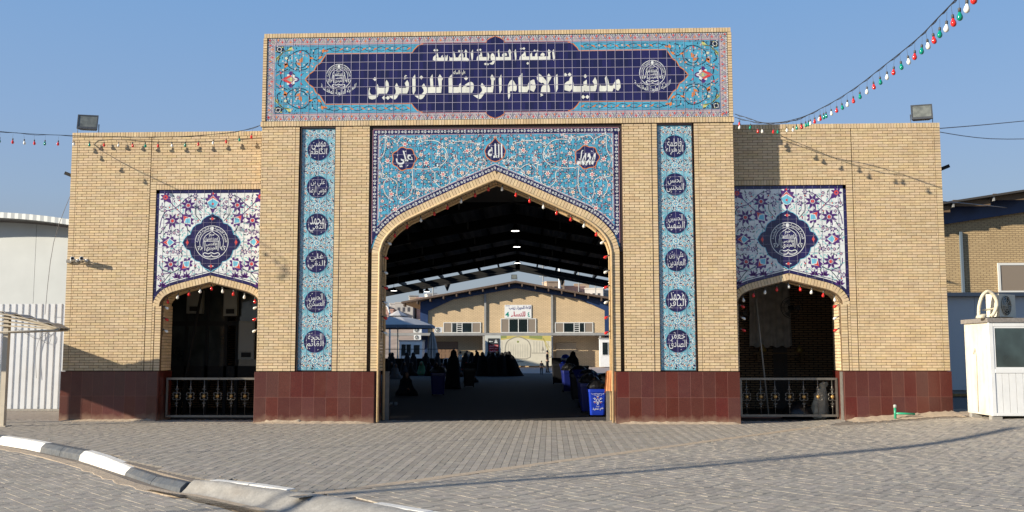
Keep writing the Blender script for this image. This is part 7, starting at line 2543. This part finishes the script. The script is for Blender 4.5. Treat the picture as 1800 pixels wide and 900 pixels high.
for q, (z, dz) in enumerate(((0, 2.2), (1.0, 2.0), (2.2, 1.2))):
    b = MB(); b.tube(smoothpath([(-14, 0, z), (-3, 0, z - .6 + dz * .4), (9, 0, z + dz)], 6), .04, CABLE, 4); b.obj('wire', t)


# ================================================================ LEFT SIDE: FENCE, WAREHOUSE, AWNING
t = thing('warehouse', 'large pale warehouse with a curved ribbed roof behind the left fence', 'warehouse', (-36, 40, 0))


def wz(x): return 10.15 - .0125 * x * x


for k in range(14):
    x0 = -14.9 + k * 2.5 - 1.5; x1 = x0 + 2.5
    x0 -= .0
    n = 5
    top = [(x1 - .012 - (x1 - x0 - .024) * i / n, wz(x1 - (x1 - x0) * i / n)) for i in range(n + 1)]
    b = MB(); b.prism([(x0 + .012, 0), (x1 - .012, 0)] + top, random.uniform(-.006, .006), .1, WARE); b.obj('wall_panel', t)
b = MB(); b.prism([(-16.3, 0), (18.4, 0)] + [(18.4 - 34.7 * i / 30, wz(18.4 - 34.7 * i / 30) - .05) for i in range(31)], .102, .2, GREYC); b.obj('wall_backing', t)
b = MB()
RW = mat('roof_white', (.60, .62, .60), .5)
N = 150
vs = []
for i in range(N + 1):
    x = -17 + 36 * i / N
    z = wz(x) + .12; o = .025 if i % 2 else 0
    for y, dz in ((-1.5 + o, 0), (-1.5 + o, .36), (30, .36)):
        vs.append((x, y, z + dz))
b.add(vs, [(3 * i + k, 3 * (i + 1) + k, 3 * (i + 1) + k + 1, 3 * i + k + 1) for i in range(N) for k in (0, 1)], RW)
b.add([(v[0], v[1], v[2]) for i in range(N + 1) for v in ((vs[3 * i][0], -1.5, vs[3 * i][2]), (vs[3 * i][0], 30, vs[3 * i][2]))], [(2 * i, 2 * i + 1, 2 * i + 3, 2 * i + 2) for i in range(N)], GREYC)
b.obj('roof', t)

t = thing('corrugated_fence', 'tall white corrugated metal fence at the left of the gateway', 'fence', (-13.4, 4.3, 0))
pitch = .186
b = MB(); vs = []; fs = []
W5 = pitch * 5
x = 0; pr = []
for i in range(5):
    x = i * pitch
    pr += [(x, 0), (x + .045, 0), (x + .060, -.035), (x + .075, -.035), (x + .09, 0)] if False else [(x, 0), (x + .010, .034), (x + .056, .034), (x + .070, 0)]
pr.append((W5, 0))
n = len(pr)
vs = [(u, v, .06) for u, v in pr] + [(u, v, 2.95) for u, v in pr]
b.add(vs, [(i, i + 1, i + 1 + n, i + n) for i in range(n - 1)], WMETAL)
shm = b.mesh('sheet')
for i in range(-2, 4):
    link('metal_sheet', shm, t, (i * W5 - .03, (i % 2) * .003, 0))
b = MB(); b.box((-3.2, .05, 2.6), (4.2, .09, 2.66), STEEL); b.obj('upper_rail', t)
b = MB(); b.box((-3.2, .05, .3), (4.2, .09, .36), STEEL); b.obj('lower_rail', t)
for q in (-2.9, -.9, 1.1, 3.1):
    b = MB(); b.box((q, .09, 0), (q + .08, .17, 2.8), STEEL); b.obj('post', t)
b = MB(); b.box((-3.2, .0, 0), (4.2, .05, .059), CONCRETE); b.obj('plinth', t)
t = thing('bin_shade', 'low brick end wall between the fence and the left wing', 'wall', (-11.6, 4.6, 0)) if False else None

t = thing('awning', 'cream metal awning with a folded sheet roof on a square post at the left edge', 'awning', (-10.70, -1.22, 0))
b = MB(); b.box((-.055, -.055, 0), (.055, .055, 2.42), CREAMM); b.obj('post', t)
b = MB(); b.box((-.14, -.14, .002), (.14, .14, .02), CREAMM); b.obj('base_plate', t)
b = MB(); b.tube([(-.09, -.06, 0), (-.09, -.06, 1.35)], .012, WHITE, 6); b.obj('drain_tube', t)
RB = mat('awning_sheet', (.50, .42, .30), .5, grain=.12, gscale=4, dirt=.3, dscale=2)
def az_(x):     # height of the folded roof across its width
    return 2.50 - .36 * (abs(x + .35) / 1.6) ** 1.5


b = MB(); vs = []; n = 36
xs = [-2.0 + 3.25 * i / n for i in range(n + 1)]
for y in (-.16, .34):
    for i, x in enumerate(xs):
        vs.append((x, y, az_(x) + (.028 if i % 4 in (1, 2) else 0)))
b.add(vs, [(i, i + 1, n + 2 + i, n + 1 + i) for i in range(n)], RB)
so_ = b.obj('roof_sheet', t); sl_ = so_.modifiers.new('solid', 'SOLIDIFY'); sl_.thickness = .006
for y in (-.13, .30):
    b = MB(); b.tube([(x, y, az_(x) - .03) for x in xs[2:]], .018, CREAMM, 6); b.obj('top_chord', t)
    b = MB(); b.tube([(-1.9, y, 2.04), (0, y, 2.05), (1.22, y, 2.09)], .022, CREAMM, 6); b.obj('bottom_chord', t)
for f_ in (.28, .52, .76):
    b = MB()
    for i in range(2, n):
        za, zb = 2.07 + f_ * (az_(xs[i]) - 2.1), 2.07 + f_ * (az_(xs[i + 1]) - 2.1)
        b.add([(xs[i], -.12, za), (xs[i + 1], -.12, zb), (xs[i + 1], .28, zb + .03), (xs[i], .28, za + .03), (xs[i], -.12, za + .03), (xs[i + 1], -.12, zb + .03)], [(0, 1, 2, 3), (0, 1, 5, 4)], RB)
    b.obj('slat', t)
for x in (-.9, -.45, .3, .65, .95):
    b = MB(); b.box((x, -.10, az_(x) - .07), (x + .05, .29, az_(x) - .04), CREAMM); b.obj('purlin', t)
# unseen flat roof added out of view on the left to shade the wing's foot
b = MB(); b.box((-4.6, -1.7, 2.44), (-1.5, 1.7, 2.47), RB); b.obj('shade_caster_roof', t)
for q in (-1.6, 1.6):
    b = MB(); b.box((-4.6, q - .03, 2.36), (-1.5, q + .03, 2.439), CREAMM); b.obj('shade_caster_beam', t)
b = MB(); b.box((-3.05, -.05, 0), (-2.94, .05, 2.42), CREAMM); b.obj('post', t)
t = thing('guy_wire', 'thin wire running down from the left wing to the fence', 'wire', (-10.42, 1.0, 5.75))
b = MB(); b.tube(smoothpath([(0, 0, 0), (-1.0, 1.0, -1.35), (-2.3, 3.2, -3.1)], 4), .007, GREYW, 4); b.obj('wire', t)
t = thing('tangled_wire', 'small tangle of thin wire hanging on the white fence', 'wire', (-12.9, 4.24, 2.1))
b = MB(); b.tube(smoothpath([(-.7, 0, .2), (-.3, 0, 0), (0, 0, -.12), (.3, 0, .12), (.1, 0, .2), (.05, 0, -.1), (.3, 0, -.25), (.35, 0, -.02), (.1, 0, .0), (-.05, 0, -.5), (.0, 0, -1.2)], 4), .006, GREYW, 4); b.obj('wire', t)
# a round basket like thing and a slatted bench out of view to the left are not built; the cable above the road is
t = thing('overhead_cable', 'thick power cables strung across the road on the left, throwing long shadows', 'cable', (0, 0, 0))


def shadow_cable(pts, z, r, sagv=0.0):
    P = []
    for i, (x, y) in enumerate(pts):
        zz = z - sagv * sin(pi * i / (len(pts) - 1))
        k_ = zz / -TRAVEL.z
        P.append((x - TRAVEL.x * k_, y - TRAVEL.y * k_, zz))
    b = MB(); b.tube(smoothpath(P, 4), r, CABLE, 6); b.obj('cable', t)


shadow_cable([(-9.5, -14.2), (-5.2, -13.0), (-1.92, -11.6), (.1, -10.3), (2.25, -9.05), (5.0, -7.05), (10.5, -3.1)], 6.2, .085)
shadow_cable([(-7.5, -13.5), (-4.4, -12.3), (-1.77, -11.05), (.08, -10.0), (2.6, -8.4), (6.2, -6.0), (10.6, -2.9)], 6.6, .040)
shadow_cable([(-12, -8.6), (-7.0, -7.4), (-4.0, -6.3), (-2.3, -5.6), (-.5, -4.35), (3.5, -2.2)], 5.6, .020)
for i, (x, y) in enumerate(((-31.0, -22.6), (-4.0, -8.4 - 12.5))):
    pass

# ================================================================ RIGHT SIDE
t = thing('brick_outbuilding', 'buff brick building with dark blue eaves rising at the right edge', 'building', (10.8, 12, 0))
OB = brick_mat('outbuilding_brick', (.52, .385, .21), (.45, .325, .175), (.22, .155, .085), .21, .067, 'XZ', .010)
b = MB(); b.prism([(0, 0), (14, 0), (14, 7.7), (0, 5.55)], 0, .3, OB); b.prism([(0.02, 0), (13.98, 0), (13.98, 7.6), (0.02, 5.45)], .301, 12, DARKBR); b.obj('wall', t)
b = MB(); b.prism([(-.4, 5.33), (14.4, 7.55), (14.4, 8.10), (-.4, 5.86)], -.16, -.01, BLUE); b.obj('blue_beam', t)
b = MB(); b.prism([(-.6, 5.93), (14.6, 8.23), (14.6, 8.30), (-.6, 6.00)], -.95, 12.4, mat('roof_slate', (.05, .045, .04), .7)); b.obj('roof', t)
for k in range(11):
    u = .1 + k * 1.36
    b = MB(); z = 5.86 + .151 * (u + .4)
    b.prism([(u - .03, z - .05), (u + .03, z - .05), (u + .03, z + .10), (u - .03, z + .10)], -.9, -.165, GREYC); b.obj('eave_bracket', t)
    b = MB(); b.box((u + .03 + .02, -.75, z + .0), (u + 1.30, -.70, z + .10 + .12), mat('eave_wood', (.14, .09, .05), .8)); b.obj('eave_board', t)
b = MB(); b.box((4.68, -.11, 3.3), (4.76, -.012, 5.75), mat('grey_blue_pipe', (.12, .16, .20), .5)); b.obj('downpipe', t)
window(5.93, 8.3, 3.62, 4.66, [(0, .42, 'b'), (.42, .46, 'g'), (.46, 1, 'g')], t, -.0, .07)
for k in range(30):
    pass
t = thing('metal_shed', 'low grey blue metal shed with a flat flashing behind the white kiosk', 'shed', (10.6, 8.0, 0))
SHM = mat('shed_panel', (.56, .57, .57), .5, grain=.05, gscale=1, dirt=.12, dscale=1)
for k in range(8):
    b = MB(); b.box((k * 1.2 + .004, 0, .45), (k * 1.2 + 1.196, .1, 3.28), SHM); b.obj('wall_panel', t)
b = MB(); b.box((0, .102, 0), (9.6, 3.0, 3.26), GREYC); b.obj('body', t)
b = MB(); b.box((-.1, -.18, 3.285), (9.7, 3.1, 3.40), mat('flashing', (.24, .25, .26), .45, metal=.3)); b.obj('flashing', t)
b = MB(); b.box((0, -.02, 0), (9.6, .101, .25), mat('shed_dark_base', (.05, .045, .04), .8)); b.box((0, -.03, .26), (9.6, .099, .34), mat('rust_rail', (.30, .17, .05), .7, grain=.3)); b.obj('base_rail', t)

# white kiosk
t = thing('kiosk', 'white metal kiosk with a tinted window at the right edge of the view', 'kiosk', (11.64, 1.3, 0))
KS = mat('kiosk_side', (.66, .63, .54), .45, grain=.05, gscale=2, dirt=.42, dirt_col=(.45, .34, .22), dscale=2.2)
W, D, Hh = 2.6, 1.42, 2.30
KIOSK = t
b = MB(); b.box((.03, .03, .10), (W - .03, D, Hh), KS); b.obj('cabin', t)
b = MB()
vs = []
for k in range(13):
    y = .03 + (D - .03) * k / 12
    vs += [(.0295 - (.006 if k % 2 else 0), y, .14), (.0295 - (.006 if k % 2 else 0), y, Hh - .06)]
b.add(vs, [(2 * k, 2 * k + 1, 2 * k + 3, 2 * k + 2) for k in range(12)], KS); b.obj('side_cladding', t)
for (x0, x1, z0, z1, nm) in ((0, .105, .10, Hh, 'corner_post'), (.106, W, Hh - .10, Hh, 'head_rail'), (.106, W, 1.10, 1.20, 'mid_rail'), (.106, W, .10, .17, 'bottom_rail'), (1.55, 1.64, .171, Hh - .101, 'post')):
    b = MB(); b.box((x0, -.015, z0), (x1, .028, z1), WPAINT); o = b.obj(nm, t)
    bv = o.modifiers.new('bevel', 'BEVEL'); bv.width = .006
f = MB()
for (x0, x1, z0, z1) in ((.107, 1.549, 1.201, 1.24), (.107, 1.549, Hh - .14, Hh - .101), (.107, .145, 1.24, Hh - .14), (1.51, 1.549, 1.24, Hh - .14)): f.box((x0, -.005, z0), (x1, .02, z1), WPAINT)
o = f.obj('window', t)
b = MB(); b.box((.146, .004, 1.241), (1.509, .012, Hh - .141), GLASS_T); b.obj('pane', o)
for k in range(9):
    b = MB(); b.box((.11 + k * .16, .0, .172), (.11 + k * .16 + .152, .012, 1.098), WPAINT); b.obj('front_board', t)
for k in range(6):
    b = MB(); b.box((1.645 + k * .155, .0, .172), (1.645 + k * .155 + .148, .012, 1.098), WPAINT); b.obj('front_board', t)
b = MB(); b.box((1.645, .004, 1.201), (W - .03, .012, Hh - .101), GLASS_T); b.obj('pane', t)
b = MB(); b.box((-.03, -.05, Hh), (W, D + .05, Hh + .10), mat('kiosk_roof', (.22, .20, .18), .6, grain=.2)); b.obj('roof', t)
for (x, y) in ((.12, .1), (.12, 1.2), (1.4, .1)):
    b = MB(); b.box((x - .12, y - .08, .0), (x + .12, y + .08, .098), CONCRETE); b.obj('foot_block', t)
b = MB(); b.tube([(.015, .9, 1.55), (.01, .82, 1.68), (.01, .76, 1.5), (.012, .78, .15)], .012, mat('side_trim', (.50, .46, .38), .5), 5); b.obj('side_pipe', t)
t = ac_unit('beige air conditioner standing askew on the kiosk roof', (12.32, 1.75, 2.40), .70, .98, mat('ac_beige', (.60, .55, .43), .5, grain=.08))
t['k'] = 1
KG = [t]
t = thing('duct_hose', 'thick cream insulated hose looped over the kiosk roof corner', 'hose', (11.72, 1.45, 2.40))
hs = mat('hose_cream', (.62, .55, .40), .7, grain=.15, gscale=20, bump=.5, bscale=40)
b = MB(); b.tube(smoothpath([(-.22, 0, .04), (-.20, 0, .28), (-.12, 0, .52), (.02, 0, .64), (.16, 0, .54), (.22, 0, .34), (.14, 0, .12), (.06, .0, .04)], 5), .042, hs, 9)
b.obj('hose', t)
b = MB(); b.tube(smoothpath([(-.10, .05, .2), (.1, .05, .22), (.32, .05, .28)], 4), .022, hs, 7); b.obj('lower_hose', t)
b = MB(); loft(b, [(-.18, 0, 0, .12, .12), (-.16, 0, .06, .12, .1), (-.1, 0, .10, .06, .05)], hs, 10, .06, 3); b.obj('foam_lump', t)
KG += [t, KIOSK]
for q in KG:
    q.location = CAM + .880 * (Vector(q.location) - CAM); q.scale = tuple(.880 * v for v in q.scale)
del KG[0]['k']
# green pipes
GP = mat('green_pipe', (.02, .30, .16), .35)
t = thing('green_pipe', 'small green water pipe stub bent along the foot of the right wing', 'pipe', (8.95, .02, .11))
b = MB(); b.tube([(0, 0, -.02), (0, 0, .27)], .028, GP, 8); b.obj('riser', t)
b = MB(); b.tube([(0, 0, .125), (.42, -.03, .115)], .024, GP, 8); b.obj('branch', t)
b = MB(); b.lathe([(.036, 0), (.036, .06), (.02, .07)], mat('grey_cap', (.40, .42, .38), .5), 8, (0, 0, .25)); b.obj('cap', t)
t = thing('green_pipe', 'thin green pipe standing between the right wing and the kiosk', 'pipe', (10.62, 1.5, 0))
b = MB(); b.tube([(-.05, 0, .96), (0, 0, .96), (0, 0, .03)], .018, GP, 6); b.obj('pipe', t)
t = thing('overhead_wires', 'thin grey wires leaving the top corner of the right wing', 'wires', (10.40, 1.2, 6.93))
b = MB(); b.tube(smoothpath([(0, 0, 0), (2.2, 1.6, .12), (5.4, 4, .65)], 5), .010, GREYW, 4); b.obj('wire', t)
b = MB(); b.tube(smoothpath([(0, 0, .02), (3.2, 4, 1.05), (8.5, 9.6, 2.6)], 5), .012, GREYW, 4); b.obj('wire', t)
b = MB(); b.tube(smoothpath([(.05, .1, -1.70), (3.0, 4.5, -1.15), (6.4, 10.0, -.45)], 5), .012, GREYW, 4); b.obj('wire', t)
